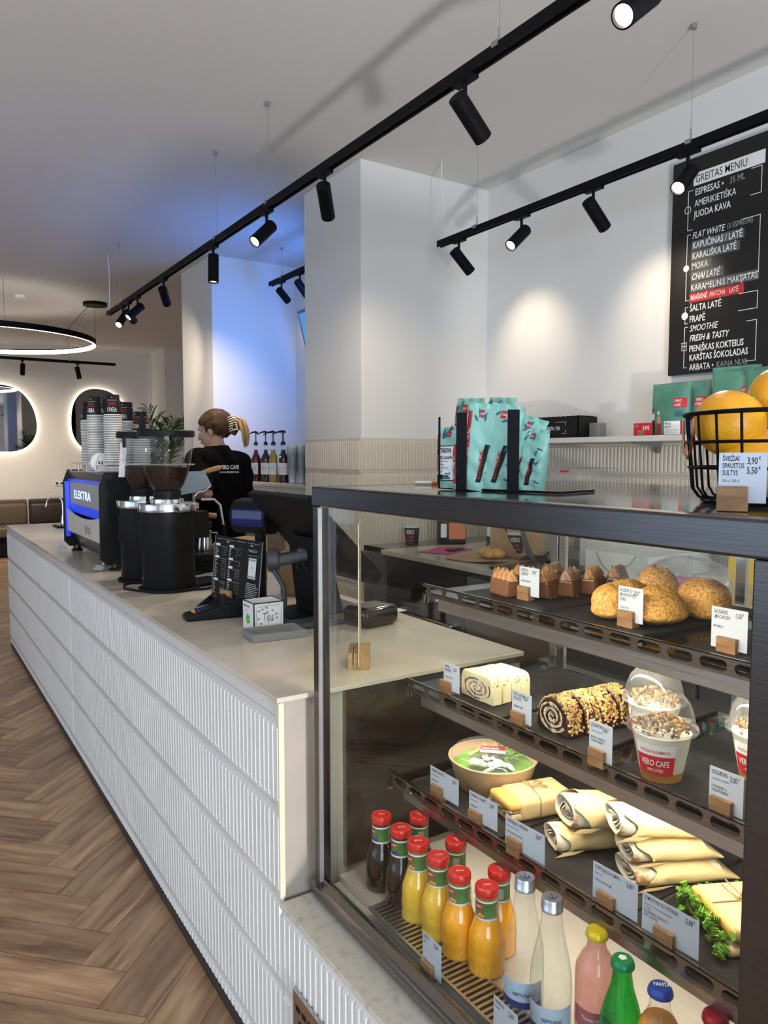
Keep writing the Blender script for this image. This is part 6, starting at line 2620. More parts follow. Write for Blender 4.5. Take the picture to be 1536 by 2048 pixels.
pouch('coffee_pouch', 'mint coffee pouch leaning right just behind the right upright', 'coffee bag', (.945, 1.080, ZP), -PI / 2 + .55, .064, .158, .036, 5, 'leafcyan', mint_decor('', ''), G, lean=(.0, .18))
pouch('coffee_pouch', 'strongly tilted mint coffee pouch pointing at the tea box', 'coffee bag', (.975, 1.062, ZP), -PI / 2 + .35, .058, .140, .034, 6, 'leafcyan', mint_decor('', ''), G, lean=(.0, .32))
pouch('coffee_pouch', 'short mint coffee pouch at the right end of the wire holder', 'coffee bag', (.985, 1.022, ZP), -PI / 2 + .10, .060, .112, .040, 7, 'leafcyan', mint_decor('', ''), G, lean=(.0, .12))
t = thing('pouch_holder', 'black wire holder with flat uprights on top of the display case', 'holder', (0, 0, ZT1))
b = MB()
for (x, y), w in (((.897, 1.118), .020), ((.920, 1.000), .021)):
    b.T = Matrix.Translation((x, y, 0)) @ Matrix.Rotation(-.66, 4, 'Z')
    b.box(-w / 2, -.0015, 0, w / 2, .0015, .148)
    b.box(-w / 2, -.0015, 0, w / 2, .09, .0014)
b.T = Matrix.Identity(4)
b.build('upright', 'blackmetal', t)
b = MB()
b.tube([(.893, 1.182, .142), (.893, 1.182, .003), (.915, 1.135, .002), (.965, .930, .002), (1.08, .955, .002)], .0022, n=8)
b.build('wire_frame', 'blackmetal', t)

# marker pen lying at the back edge
t = thing('marker_pen', 'orange and white marker pen lying on the display case top', 'pen', (1.030, 1.405, ZT1 + .004), -.62)
b = MB()
b.cyl((-.030, 0, 0), (.008, 0, 0), .0038, n=12)
b.build('barrel', 'white', t)
b = MB()
b.cyl((.008, 0, 0), (.034, 0, 0), .0042, n=12)
b.build('cap', 'orangeprint', t)


# ------------------------------------------------------------------ green pouches, tea box on the wall shelf
def figure_decor(price_side):
    def f(quad, txt, leaf, w, h, rnd):
        quad(w * .16, w * .46, h * .52, h * .70, 2, lift=.0014)
        txt('VERO', w * .18, h * .625, h * .075, 0, sx=.75, lift=.0022)
        txt('CAFE', w * .18, h * .545, h * .075, 0, sx=.75, lift=.0022)
        quad(-w * .04, w * .34, h * .02, h * .27, 0, lift=.0014)
        txt('BRAZIL', -w * .02, h * .205, h * .06, 1, sx=.7, lift=.0022)
        txt('DECAF', -w * .02, h * .145, h * .06, 1, sx=.7, lift=.0022)
        for k in range(3):
            quad(-w * .02, w * .30, h * (.11 - .03 * k), h * (.114 - .03 * k), 1, lift=.0020)
        quad(w * .34, w * .42, h * .02, h * .27, 2, lift=.0016)
        # plain generic figures: two people with cups, as flat shapes
        for x, hgt, m in ((-w * .40, .42, 6), (-w * .20, .36, 2)):
            quad(x - w * .06, x + w * .06, h * .02, h * (hgt - .12), m, lift=.0014, shear=.02)
            quad(x - w * .05, x + w * .05, h * (hgt - .12), h * hgt, 5 if m == 2 else 0, lift=.0014)
            quad(x - w * .035, x + w * .035, h * hgt, h * (hgt + .08), 5, lift=.0014)
            quad(x - w * .045, x + w * .025, h * (hgt + .05), h * (hgt + .10), 6 if m == 6 else 0, lift=.0018)
        for k in range(6):
            leaf(w * .30, h * .34, w * .18, .4 + k * .42, 3)
    return f


G = 'dark green coffee bags on the wall shelf'
pouch('coffee_bag', 'dark green coffee bag labelled BRAZIL DECAF on the wall shelf', 'coffee bag', (3.19, 2.345, 1.600), -PI / 2, .215, .255, .085, 11, 'greenbag', figure_decor(0), G, seal=False)
pouch('coffee_bag', 'dark green coffee bag peeking out right behind the BRAZIL DECAF one', 'coffee bag', (3.25, 2.270, 1.600), -PI / 2, .20, .262, .080, 12, 'greenbag', figure_decor(0), G, seal=False)
pouch('coffee_bag', 'dark green coffee bag behind the orange basket, left one of the pair', 'coffee bag', (3.21, 2.020, 1.600), -PI / 2 + .15, .22, .300, .085, 13, 'greenbag', figure_decor(0), G, seal=True)
pouch('coffee_bag', 'dark green coffee bag behind the oranges, right one of the pair', 'coffee bag', (3.18, 1.850, 1.600), -PI / 2 - .05, .215, .285, .085, 14, 'greenbag', figure_decor(0), G, seal=False)
t = thing('sale_card', 'red sale price card leaning on the shelf by the green coffee bag', 'price card', (3.09, 2.43, 1.600), -PI / 2)
b = MB()
b.box(-.055, -.001, 0, .055, .001, .062)
b.build('card', 'redink', t)
b = MB()
b.box(-.022, -.012, 0, .010, .010, .026)
b.build('block', 'wood', t)
b = MB()
b.text('8,99€', .028, face_T(.0, -.0014, .028), 0, sx=.6, bold=.02)
b.text('KAVA', .010, face_T(-.045, -.0014, .045), 0, sx=.7)
b.build('lettering', 'whiteink', t)

t = thing('tea_box', 'long black open box lettered ARBATA / TEA on the wall shelf', 'box', (3.19, 3.09, 1.600), -PI / 2)
b = MB()
w, d, h = .215, .075, .118
for x0, x1, y0, y1, z0, z1_ in ((-w, w, -d, -d + .004, 0, h), (-w, w, d - .004, d, 0, h), (-w, -w + .004, -d, d, 0, h), (w - .004, w, -d, d, 0, h), (-w, w, -d, d, 0, .004), (-.06, -.056, -d, d, 0, h - .004)):
    b.box(x0, y0, z0, x1, y1, z1_)
b.build('carton', 'blackpaper', t)
b = MB()
for k in range(34):
    b.box(-w + .01 + k * .0122, -d + .008, .02, -w + .012 + k * .0122, d - .01, h + .004 - .004 * (k % 3))
b.build('tea_sachets', 'blackpaper', t)
b = MB()
b.text('ARBATA / TEA', .028, face_T(-.035, -d - .0006, .045), 0, sx=.66, bold=.02)
for x0, x1, z0, z1_ in ((-.055, -.035, .025, .0265), (-.055, -.0535, .025, .045), (.095, .125, .025, .0265), (.1235, .125, .025, .045), (-.055, -.02, .088, .0895), (-.055, -.0535, .070, .0895), (.05, .125, .088, .0895), (.1235, .125, .070, .0895)):
    b.box(x0, -d - .0008, z0, x1, -d - .0002, z1_)
b.build('lettering', 'whiteink', t)
b = MB()
b.rbox((0, 0, .04), (.03, .035, .04), .004)
simple('small_box', b, 'tray_grey', 'small grey box beside the black tea box on the shelf', 'box', loc=(3.22, 2.83, 1.600))

# ------------------------------------------------------------------ wire basket of oranges
t = thing('wire_basket', 'black wire basket with copper handle holding oranges on the case top', 'basket', (1.035, .575, ZT1))
b = MB()


def circ(r, z, n=64):
    return [(r * math.cos(2 * PI * k / n), r * math.sin(2 * PI * k / n), z) for k in range(n)]


def br_(z):
    return .131 - .012 * (1 - min(1, z / .12)) - (.02 * max(0, (.02 - z) / .02) ** 2)


for z, r in ((.124, .0032), (.085, .0022), (.050, .0022), (.003, .0025)):
    b.tube(circ(br_(z), z), r, n=8, closed=True)
for k in range(22):
    a = 2 * PI * (k + .35) / 22
    b.tube([((br_(z) - .002) * math.cos(a), (br_(z) - .002) * math.sin(a), z) for z in (.124, .09, .05, .02, .008)] + [(.09 * math.cos(a), .09 * math.sin(a), .002), (.03 * math.cos(a), .03 * math.sin(a), .002)], .0019, n=6)
b.build('wire_cage', 'blackmetal', t)
b = MB()
a = math.radians(135)
pts = []
for k in range(21):
    u = PI * k / 20
    pts.append((.128 * math.cos(a) + .040 * math.cos(u) * -math.sin(a) * 1.0, .128 * math.sin(a) + .040 * math.cos(u) * math.cos(a), .118 - .055 * math.sin(u)))
b.tube(pts, .0022, n=8)
b.build('copper_handle', 'copper', t)


def orange(label, loc, r, rot):
    t = thing('orange', label, 'orange', loc, 0, 'oranges in the wire basket', rot=rot)
    b = MB()
    b.ellips((0, 0, 0), (r, r, r * .95), n=40)
    b.build('peel', 'orange', t)
    b = MB()
    b.lathe([(0, 0), (.003, 0), (.0034, .0014), (0, .002)], n=5, c=(0, 0, r * .945))
    b.build('stem_button', 'green', t)


orange('large orange lying on top, left of the pair above the basket rim', (.976, .622, 1.545), .0480, (.6, .3, 0))
orange('orange at the very top right, cut by the picture edge', (1.090, .616, 1.583), .0470, (1.2, .8, 0))
orange('orange low in the basket behind the fresh juice price card', (.985, .590, 1.4855), .0470, (2.0, .5, .3))
orange('orange resting deep in the basket on the far side', (1.080, .610, 1.4855), .0470, (.5, 2.2, 0))
orange('orange low in the basket next to the picture edge', (1.035, .500, 1.4855), .0470, (1.0, 1.2, 1.0))
orange('orange in the second layer at the back of the basket', (1.085, .530, 1.555), .0450, (.2, 1.2, 1.0))

# ------------------------------------------------------------------ on the back counter (seen through the glass)
ZB = ZC - .004
t = thing('takeaway_cup', 'upright black paper cup lettered VERO CAFE on the back counter by the column', 'paper cup', (2.62, 3.74, ZB + .115), 0, rot=(PI, 0, 2.5))
c2 = cl.copy()
COL.objects.link(c2)
for k in ('label', 'category', 'group'):
    if k in c2:
        del c2[k]
c2.name = 'cup_body'
c2.parent = t
c2.location = (0, 0, 0)
c2.scale = (1.2, 1.2, 1.2)
t2 = dup(t, loc=(2.86, 3.08, ZB + .115), label='upright black paper cup behind the kraft sheets on the back counter', rot=(PI, 0, 2.6))
t = thing('coffee_canister', 'black canister with an orange label on the back counter', 'canister', (2.86, 3.66, ZB), -.55)
b = MB()
b.rbox((0, 0, .095), (.085, .065, .095), .012)
b.build('body', 'blackmatte', t)
b = MB()
b.rbox((0, 0, .20), (.075, .055, .012), .008)
b.build('lid', 'blackgloss', t)
b = MB()
b.box(-.020, -.0662, .035, .080, -.0652, .135)
b.box(-.070, -.0662, .045, -.035, -.0652, .130, 1)
b.build('label', ['orangeprint', 'white'], t)
t = thing('coffee_jar', 'tall dark storage jar with a pale label on the back counter', 'jar', (3.02, 3.42, ZB), -.55)
b = MB()
b.lathe([(0, 0), (.06, 0), (.062, .01), (.062, .18), (.05, .20), (0, .2)], n=32)
b.build('body', 'blackgloss', t)
b = MB()
cyl_patch(b, .0626, -2.9, -1.6, .06, .15, 0)
b.build('label', 'white', t)


def sheet(label, loc, rz, w, d, mt, seed, curl=.03, group=None, name='paper_sheet'):
    rnd = random.Random(seed)
    ph = [rnd.uniform(0, 6) for _ in range(3)]
    n = 12
    vs = []
    for j in range(n + 1):
        for k in range(n + 1):
            u, v = k / n - .5, j / n - .5
            z = curl * max(0, (abs(u) + abs(v) * .8 - .42)) ** 1.2 * (1 + .8 * math.sin(3 * u + 4 * v + ph[0])) + .0015 * math.sin(6 * u + ph[1])
            vs.append((u * w, v * d, z + .002))
    b = MB()
    b.add(vs, [(j * (n + 1) + k, j * (n + 1) + k + 1, (j + 1) * (n + 1) + k + 1, (j + 1) * (n + 1) + k) for j in range(n) for k in range(n)], 0, True)
    return simple(name, b, mt, label, 'paper', loc=loc, rot=(0, 0, rz), group=group)


sheet('bright pink sheet of paper lying flat on the back counter', (2.62, 3.40, ZB), .4, .30, .21, 'pink', 1, .0)
b = MB()
b.rbox((0, 0, .004), (.055, .028, .004), .003)
simple('phone', b, 'blackgloss', 'dark phone lying on the pink sheet', 'phone', loc=(2.66, 3.37, ZB + .004), rot=(0, 0, .3))
sheet('brown kraft sheet spread under the pastries on the back counter', (2.62, 3.02, ZB + .001), .2, .42, .34, 'kraft', 2, .03)
sheet('brown kraft sheet with raised corners behind the pastries', (2.78, 2.98, ZB + .003), .9, .34, .30, 'kraft', 3, .42)
sheet('grey paper sheet with curled corner beside the pastries', (2.80, 2.74, ZB + .001), .3, .32, .26, 'tray_grey', 4, .42)
b = MB()
b.rbox((0, 0, .008), (.26, .19, .008), .006)
simple('baking_tray', b, 'steel_dark', 'dark baking tray on the back counter below the kraft sheets', 'tray', loc=(2.63, 2.55, ZB), rot=(0, 0, .04))
for i, (x, y, s) in enumerate(((2.60, 3.03, .042), (2.66, 3.00, .044), (2.62, 2.96, .040), (2.69, 3.05, .040), (2.58, 2.98, .038))):
    b = MB()
    b.ellips((0, 0, s * .62), (s * 1.15, s * .85, s * .62), n=22)
    b.ellips((s * .2, 0, s * 1.0), (s * .8, s * .3, s * .3), n=14)
    simple('croissant_roll', b, 'crust', ['glazed brown pastry at the far left of the kraft sheet pile', 'plump glazed pastry in the middle of the kraft sheet pile', 'glazed pastry nearest the viewer on the kraft sheet',
           'glazed pastry at the back of the kraft sheet pile', 'small glazed pastry at the front left of the kraft sheet pile'][i], 'pastry', loc=(x, y, ZB + .006), rot=(0, 0, i * 1.1), group='glazed pastries on the kraft sheet')
t = thing('clear_container_stack', 'stack of clear lidded food containers rising behind the display case', 'containers', (2.92, 2.64, ZB), .1)
for i in range(5):
    b = MB()
    z = i * .098
    b.rbox((0, 0, z + .045), (.17, .10, .045), .022, n=3)
    b.build('container', 'plastic', t)
    b = MB()
    b.box(-.17, -.101, z + .086, .17, .101, z + .090)
    b.build('lid_rim', 'plastic', t)
b = MB()
b.box(-.175, -.03, .462, -.172, .02, .474)
b.build('label', 'redink', t)
t = thing('cake_carton', 'grey white cardboard cake carton with a looped handle on the back counter', 'carton', (2.56, 2.02, ZB), .0)
b = MB()
b.box(-.14, -.16, 0, .14, .16, .15)
b.build('carton', mat('grey_carton', (.55, .54, .51), .7), t, bevel=.002)
b = MB()
b.tube([(-.1415, .10, .148), (-.143, .07, .10), (-.143, .02, .065), (-.143, -.03, .075), (-.143, -.08, .12), (-.1415, -.10, .148)], .0012, n=6)
b.build('fold_line', 'greyink', t)
b = MB()
b.box(-.1425, .02, .0, -.1402, .06, .022)
b.build('cut_out', 'blackmatte', t)
t = thing('white_appliance', 'white boxy appliance behind the cake carton on the back counter', 'appliance', (2.95, 2.30, ZB), 0)
b = MB()
b.rbox((0, 0, .13), (.20, .22, .13), .012)
b.build('body', mat('white_enamel', (.75, .73, .68), .35), t)
b = MB()
b.rbox((-.05, 0, .275), (.10, .16, .014), .008)
b.build('lid', 'steel', t)
# film bag of rolls
t = thing('film_bag', 'crumpled clear film bag of rolls behind the golden puffs', 'bag', (2.47, 1.72, ZB), .2)
t.scale = (.8, .76, .92)
rnd = random.Random(9)
b = MB()
n, R = 30, 16
vs, fs = [], []
for i in range(R + 1):
    th = PI * i / R
    for k in range(n):
        a = 2 * PI * k / n
        d = 1 + .06 * math.sin(5 * a + 3 * th) + .05 * math.sin(9 * a - 5 * th) + rnd.uniform(-.03, .03)
        vs.append((.16 * math.sin(th) * math.cos(a) * d, .21 * math.sin(th) * math.sin(a) * d, .09 + .09 * math.cos(th) * d))
for i in range(R):
    for k in range(n):
        l = (k + 1) % n
        fs.append((i * n + k, i * n + l, (i + 1) * n + l, (i + 1) * n + k))
b.add([(x, y, max(z, .001)) for x, y, z in vs], fs, 0, True)
b.build('film', 'bag_film', t, sharp=25)
for i, (x, y) in enumerate(((-.05, .10), (.03, .05), (-.03, 0), (.04, -.07), (-.04, -.11))):
    b = MB()
    b.ellips((x, y, .042), (.055, .045, .038), n=18)
    b.build('roll', 'bread', t)
b = MB()
b.box(-.12, -.06, .09, -.02, .05, .10)
b.build('red_sticker', 'pink', t)
t = thing('poster_card', 'pink and yellow poster card leaning behind the film bag', 'poster', (2.98, 1.72, ZB), -PI / 2, rot=(-.12, 0, -PI / 2))
b = MB()
b.box(-.17, 0, 0, .17, .003, .24)
b.build('board', 'yellowprint', t)
b = MB()
b.box(-.17, -.001, .16, .06, .0, .24)
b.ellips((.09, -.001, .17), (.035, .001, .035), n=16, m=1)
b.text('Spalvinga', .022, face_T(-.14, -.002, .19), 2, sx=.7)
b.text('Banana', .020, face_T(.06, -.0025, .165), 2, sx=.6)
b.build('print', ['pink', 'ink', 'whiteink'], t)

# ------------------------------------------------------------------ recess back bar: syrup bottles etc.
SYR = [(2.36, 5.62, 'syrup_red', 'red syrup pump bottle at the left end of the row'), (2.40, 5.52, 'syrup_dark', 'dark syrup pump bottle second from the left'),
       (2.44, 5.46, 'syrup_gold', 'golden syrup pump bottle in the middle of the row'), (2.48, 5.56, 'syrup_dark', 'dark syrup pump bottle behind the golden one'),
       (2.50, 5.42, 'syrup_dark', 'dark syrup pump bottle second from the right'), (2.47, 5.34, 'syrup_dark', 'dark syrup pump bottle at the right end beside the steel jug')]
for i, (x, y, mt, lb) in enumerate(SYR):
    t = thing('syrup_bottle', lb, 'syrup bottle', (x + .05, y, 1.30), -1.1 + .1 * i, 'syrup bottles with black pumps')
    b = MB()
    b.lathe([(0, 0), (.038, 0), (.040, .006), (.040, .17), (.030, .20), (.016, .225), (.014, .25), (0, .25)], n=28)
    b.build('glass_body', mt, t)
    b = MB()
    b.lathe([(.0145, .25), (.0135, .285), (0, .285)], n=20)
    b.build('neck', 'plastic_cup', t)
    b = MB()
    cyl_patch(b, .0406, -2.7, -.5, .055, .145, 0)
    for k, (a, m) in enumerate(((-2.2, 1), (-1.8, 2), (-1.45, 3), (-1.1, 3))):
        for s in range(4):
            cyl_patch(b, .0411, a - .06 + .01 * s, a + .06 - .01 * s, .085 + .008 * (3 - s), .093 + .008 * (3 - s), m, n=3)
    b.build('label', ['white', 'redink', 'yellowprint', 'pink'], t)
    b = MB()
    b.lathe([(.016, .284), (.017, .30), (.009, .315), (0, .315)], n=18)
    b.cyl((0, 0, .31), (0, 0, .385), .0045, n=10)
    b.tube([(.018, 0, .383), (0, 0, .392), (-.04, 0, .388), (-.075, 0, .372), (-.08, 0, .366)], [.008, .009, .006, .004, .003], n=8)
    b.build('pump', 'blackgloss', t)
t = thing('steel_tumbler', 'tall polished steel cup beside the syrup bottles', 'cup', (2.52, 5.36, 1.30))
b = MB()
b.lathe([(0, 0), (.036, 0), (.044, .20), (.043, .20), (.035, .01), (0, .01)], n=28)
b.build('body', 'steel_bright', t)
for i, (x, y, lb) in enumerate(((2.56, 5.27, 'left stack of clear plastic cups in the recess'), (2.62, 5.22, 'right stack of clear plastic cups next to the column'))):
    t = thing('plastic_cup_stack', lb, 'cups', (x, y, 1.30), 0, 'stacks of clear plastic cups')
    b = MB()
    for k in range(14):
        z = k * .012
        b.lathe([(.030, z), (.042, z + .12), (.044, z + .122)], n=24)
    b.build('cups', 'plastic', t)
    b = MB()
    b.lathe([(0, 0), (.0285, 0), (.034, .20), (.040, .285), (0, .29)], n=20)
    b.build('inner_cup', 'white', t)
t = thing('sauce_bottle', 'dark red sauce bottle in the recess right beside the column edge', 'bottle', (2.78, 5.40, 1.30))
b = MB()
b.lathe([(0, 0), (.03, 0), (.032, .15), (.018, .19), (.012, .24), (0, .24)], n=20)
b.build('body', 'syrup_dark', t)
b = MB()
cyl_patch(b, .0325, -3.1, -.8, .05, .13, 0)
b.build('label', 'redink', t)


# ------------------------------------------------------------------ palm
def palm(loc, label, n, L, seed, H):
    rnd = random.Random(seed)
    t = thing('potted_palm', label, 'plant', loc)
    b = MB()
    b.lathe([(0, 0), (.17, 0), (.20, .38), (.185, .38), (.18, .34), (0, .34)], n=32)
    b.build('pot', 'blackmatte', t)
    b = MB()
    for i in range(7):
        a = rnd.uniform(0, 2 * PI)
        b.tube([(.04 * math.cos(a), .04 * math.sin(a), .34), (.07 * math.cos(a), .07 * math.sin(a), H * .7), (.10 * math.cos(a), .10 * math.sin(a), H)], [.014, .012, .009], n=8)
    b.build('stem', 'leaf', t)
    b = MB()
    for i in range(n):
        a = 2 * PI * i / n + rnd.uniform(-.2, .2)
        el = rnd.uniform(.85, 1.5)
        ll = L * rnd.uniform(.75, 1.1)
        o = Vector((.08 * math.cos(a), .08 * math.sin(a), H * rnd.uniform(.75, 1.0)))
        spine = []
        for k in range(13):
            u = k / 12
            r = ll * u * math.cos(el) * (1 + .5 * u)
            z = ll * (u * math.sin(el) - .55 * u * u * (1.35 - el * .6))
            spine.append(o + Vector((r * math.cos(a), r * math.sin(a), z)))
        b.tube(spine, [.006 - .0004 * k for k in range(13)], n=5)
        for k in range(2, 13):
            for s in (-1, 1):
                for e in (0,):
                    if k + e > 12:
                        continue
                    p = spine[k].lerp(spine[min(k + 1, 12)], e)
                    dr = (spine[min(k + 1, 12)] - spine[k - 1]).normalized()
                    sd = Vector((-math.sin(a), math.cos(a), 0)) * s
                    fl = .46 * L * (1 - abs((k + e) / 12 - .45) * 1.1)
                    d = (dr * .75 + sd * .7 + Vector((rnd.uniform(-.25, .25), rnd.uniform(-.25, .25), rnd.uniform(-.1, .45)))).normalized()
                    up = d.cross(sd).normalized()
                    w_ = d.cross(up).normalized() * .0085
                    q = p + d * fl * .5 + Vector((0, 0, .0))
                    e_ = p + d * fl + Vector((0, 0, -fl * .22))
                    b.add([p - w_ * .4, p + w_ * .4, q + w_, e_, q - w_], [(0, 1, 2, 4), (4, 2, 3)], 0)
    b.build('fronds', 'leaf', t)
    return t


palm((2.42, 8.23, 0), 'leafy palm standing behind the coffee grinder and the barista', 19, .84, 3, 1.50)
palm((-1.6, 10.6, 0), 'palm in the left part of the seating area, seen in the mirror', 14, .7, 5, 1.3)


# ------------------------------------------------------------------ the barista
def skin_geom(nodes, edges, root, sub=2):
    me = bpy.data.meshes.new('s')
    names = list(nodes)
    me.from_pydata([nodes[n][0] for n in names], [(names.index(a), names.index(c)) for a, c in edges], [])
    o = bpy.data.objects.new('s', me)
    COL.objects.link(o)
    o.modifiers.new('skin', 'SKIN').use_smooth_shade = True
    if not me.skin_vertices:
        bm = bmesh.new()
        bm.from_mesh(me)
        bm.verts.layers.skin.verify()
        bm.to_mesh(me)
        bm.free()
    for i, n in enumerate(names):
        r = nodes[n][1]
        r = r if isinstance(r, tuple) else (r, r)
        me.skin_vertices[0].data[i].radius = r
        me.skin_vertices[0].data[i].use_root = (n == root)
    s = o.modifiers.new('sub', 'SUBSURF')
    s.levels = s.render_levels = sub
    dg = bpy.context.evaluated_depsgraph_get()
    ev = o.evaluated_get(dg)
    m = ev.to_mesh()
    V = [tuple(v.co) for v in m.vertices]
    F = [tuple(p.vertices) for p in m.polygons]
    ev.to_mesh_clear()
    bpy.data.objects.remove(o)
    bpy.data.meshes.remove(me)
    return V, F


def remesh(name, mb, voxel, mats, parent, smooth=4, factor=.5):
    o = mb.build(name, mats, parent)
    r = o.modifiers.new('remesh', 'REMESH')
    r.mode = 'VOXEL'
    r.voxel_size = voxel
    r.use_smooth_shade = True
    if smooth:
        s = o.modifiers.new('smooth', 'SMOOTH')
        s.iterations = smooth
        s.factor = factor
    dg = bpy.context.evaluated_depsgraph_get()
    me = bpy.data.meshes.new_from_object(o.evaluated_get(dg))
    o.modifiers.clear()
    old = o.data
    o.data = me
    bpy.data.meshes.remove(old)
    return o


P0 = Vector((1.640, 4.42, 0))
pt = thing('person', 'woman barista in a black t-shirt with her hair in a claw clip making coffee', 'person', P0, 0)
pt.scale = (1.03, 1.03, 1.015)
# body frame: +y forward (away from the camera), x to her right
HC = Vector((-.005, .035, 1.645))          # head centre
HR = Matrix.Rotation(math.radians(46), 4, 'Z') @ Matrix.Rotation(math.radians(-12), 4, 'X')
body = MB()
nod = {
    'pelvis': ((0, 0, .95), (.145, .10)), 'waist': ((0, .0, 1.10), (.115, .085)), 'chest': ((0, .01, 1.31), (.140, .098)), 'upper': ((0, .0, 1.435), (.125, .078)),
    'neck0': ((0, -.005, 1.505), .052), 'neck1': ((-.002, .015, 1.57), .046), 'skull': ((-.004, .03, 1.62), .05),
    'shL': ((-.152, 0, 1.462), .052), 'elL': ((-.120, -.185, 1.250), .037), 'foL': ((-.155, -.085, 1.255), .031), 'wrL': ((-.180, .000, 1.262), .023), 'haL': ((-.190, .048, 1.266), (.030, .018)),
    'shR': ((.152, 0, 1.462), .052), 'elR': ((.205, .06, 1.19), .037), 'wrR': ((.03, .27, 1.20), .024), 'haR': ((-.03, .33, 1.21), (.030, .018)),
    'hiL': ((-.085, 0, .88), .085), 'knL': ((-.095, .03, .48), .055), 'anL': ((-.10, .0, .09), .036), 'toL': ((-.105, .13, .035), .034),
    'hiR': ((.085, 0, .88), .085), 'knR': ((.095, .03, .48), .055), 'anR': ((.10, .0, .09), .036), 'toR': ((.105, .13, .035), .034)}
ed = [('pelvis', 'waist'), ('waist', 'chest'), ('chest', 'upper'), ('upper', 'neck0'), ('neck0', 'neck1'), ('neck1', 'skull'),
      ('upper', 'shL'), ('shL', 'elL'), ('elL', 'foL'), ('foL', 'wrL'), ('wrL', 'haL'), ('upper', 'shR'), ('shR', 'elR'), ('elR', 'wrR'), ('wrR', 'haR'),
      ('pelvis', 'hiL'), ('hiL', 'knL'), ('knL', 'anL'), ('anL', 'toL'), ('pelvis', 'hiR'), ('hiR', 'knR'), ('knR', 'anR'), ('anR', 'toR')]
V, F = skin_geom(nod, ed, 'pelvis')
body.add(V, F, 0, True)


def hand(wrist, palm, dirv, nrm, side):
    """five fingers curled round a handle; dirv = finger direction, nrm = back of hand"""
    d, n_ = Vector(dirv).normalized(), Vector(nrm).normalized()
    s = d.cross(n_).normalized() * side
    p = Vector(palm)
    for i, (off, ln_) in enumerate(((-.024, .066), (-.008, .074), (.008, .069), (.023, .055))):
        a = p + d * .030 + s * off
        bb = a + d * ln_ * .42 + n_ * -.006
        c = bb + d * ln_ * .18 - n_ * ln_ * .34
        e = c - d * ln_ * .14 - n_ * ln_ * .18
        body.tube([a - d * .02, a, bb, c, e], [.0095, .0092, .0085, .0078, .0065], n=10)
        body.ellips(e, (.0065, .0065, .0065), n=8)
    th = p - s * .020
    body.tube([th - d * .01, th - s * .018 + d * .010 - n_ * .006, th - s * .020 + d * .036 - n_ * .020, th - s * .008 + d * .052 - n_ * .028], [.012, .0105, .0095, .008], n=10)
    body.ellips(p, (.034, .034, .020), n=14)


hand(nod['wrL'][0], nod['haL'][0], (-.15, .95, .15), (-.85, -.1, .5), 1)
hand(nod['wrR'][0], nod['haR'][0], (-.8, .6, .05), (.2, .2, .95), -1)
# head with face (local: face towards +y)
H = Matrix.Translation(HC) @ HR
body.T = H
body.ellips((0, -.012, .012), (.074, .094, .090), n=32)
body.ellips((0, .030, -.040), (.060, .058, .072), n=28)
body.ellips((0, .062, -.098), (.026, .022, .018), n=18)
body.ellips((0, .038, -.082), (.048, .045, .032), n=20)
body.ellips((0, .070, .015), (.046, .016, .028), n=20)
body.cyl((0, .083, -.002), (0, .106, -.044), .007, .0115, n=14)
body.ellips((0, .103, -.046), (.0125, .011, .0085), n=14)
body.ellips((0, .090, -.066), (.021, .007, .0045), n=14)
body.ellips((0, .088, -.076), (.018, .007, .0048), n=14)
for s in (-1, 1):
    body.ellips((s * .036, .062, -.035), (.020, .020, .020), n=14)
    body.ellips((s * .074, -.006, -.022), (.009, .018, .029), n=16)
    body.ellips((s * .073, -.003, -.046), (.007, .010, .012), n=12)
    body.ellips((s * .030, .083, .006), (.017, .007, .004), n=12)
body.T = Matrix.Identity(4)
remesh('body', body, .0052, 'skin', pt, smooth=3)
# eyes, brows
b = MB()
b.T = H
for s in (-1, 1):
    b.ellips((s * .030, .0765, -.012), (.0125, .009, .0058), n=14)
b.build('eye', 'white', pt)
b = MB()
b.T = H
for s in (-1, 1):
    b.ellips((s * .0305, .0840, -.012), (.0052, .0028, .0055), n=12)
    b.tube([(s * .016, .0895, .008), (s * .030, .0885, .012), (s * .046, .078, .008)], .0016, n=6)
b.build('iris_and_brow', 'hair', pt)
b = MB()
b.T = H
b.ellips((0, .0955, -.066), (.019, .004, .0034), n=12)
b.ellips((0, .0935, -.0755), (.016, .004, .0038), n=12)
b.build('lips', mat('lip_skin', (.50, .20, .17), .4), pt)

# hair cap, pulled back
b = MB()
b.T = H
n, R = 48, 30
vs, fs = [], []
for i in range(R + 1):
    th = PI * i / R
    for k in range(n):
        a = 2 * PI * k / n
        x, y, z = math.sin(th) * math.cos(a), math.sin(th) * math.sin(a), math.cos(th)
        w_ = 1 + .012 * math.sin(14 * z + 10 * y + 3 * a)
        vs.append((.081 * x * w_, -.018 + .106 * y * w_, .016 + .096 * z * w_))


def keep(p):
    x, y, z = p
    if y > .028 and z < .010 + (y - .028) * .55:
        return False
    if z < -.020 - (.030 - y) * .55 and y > -.06:
        return False
    return z > -.078


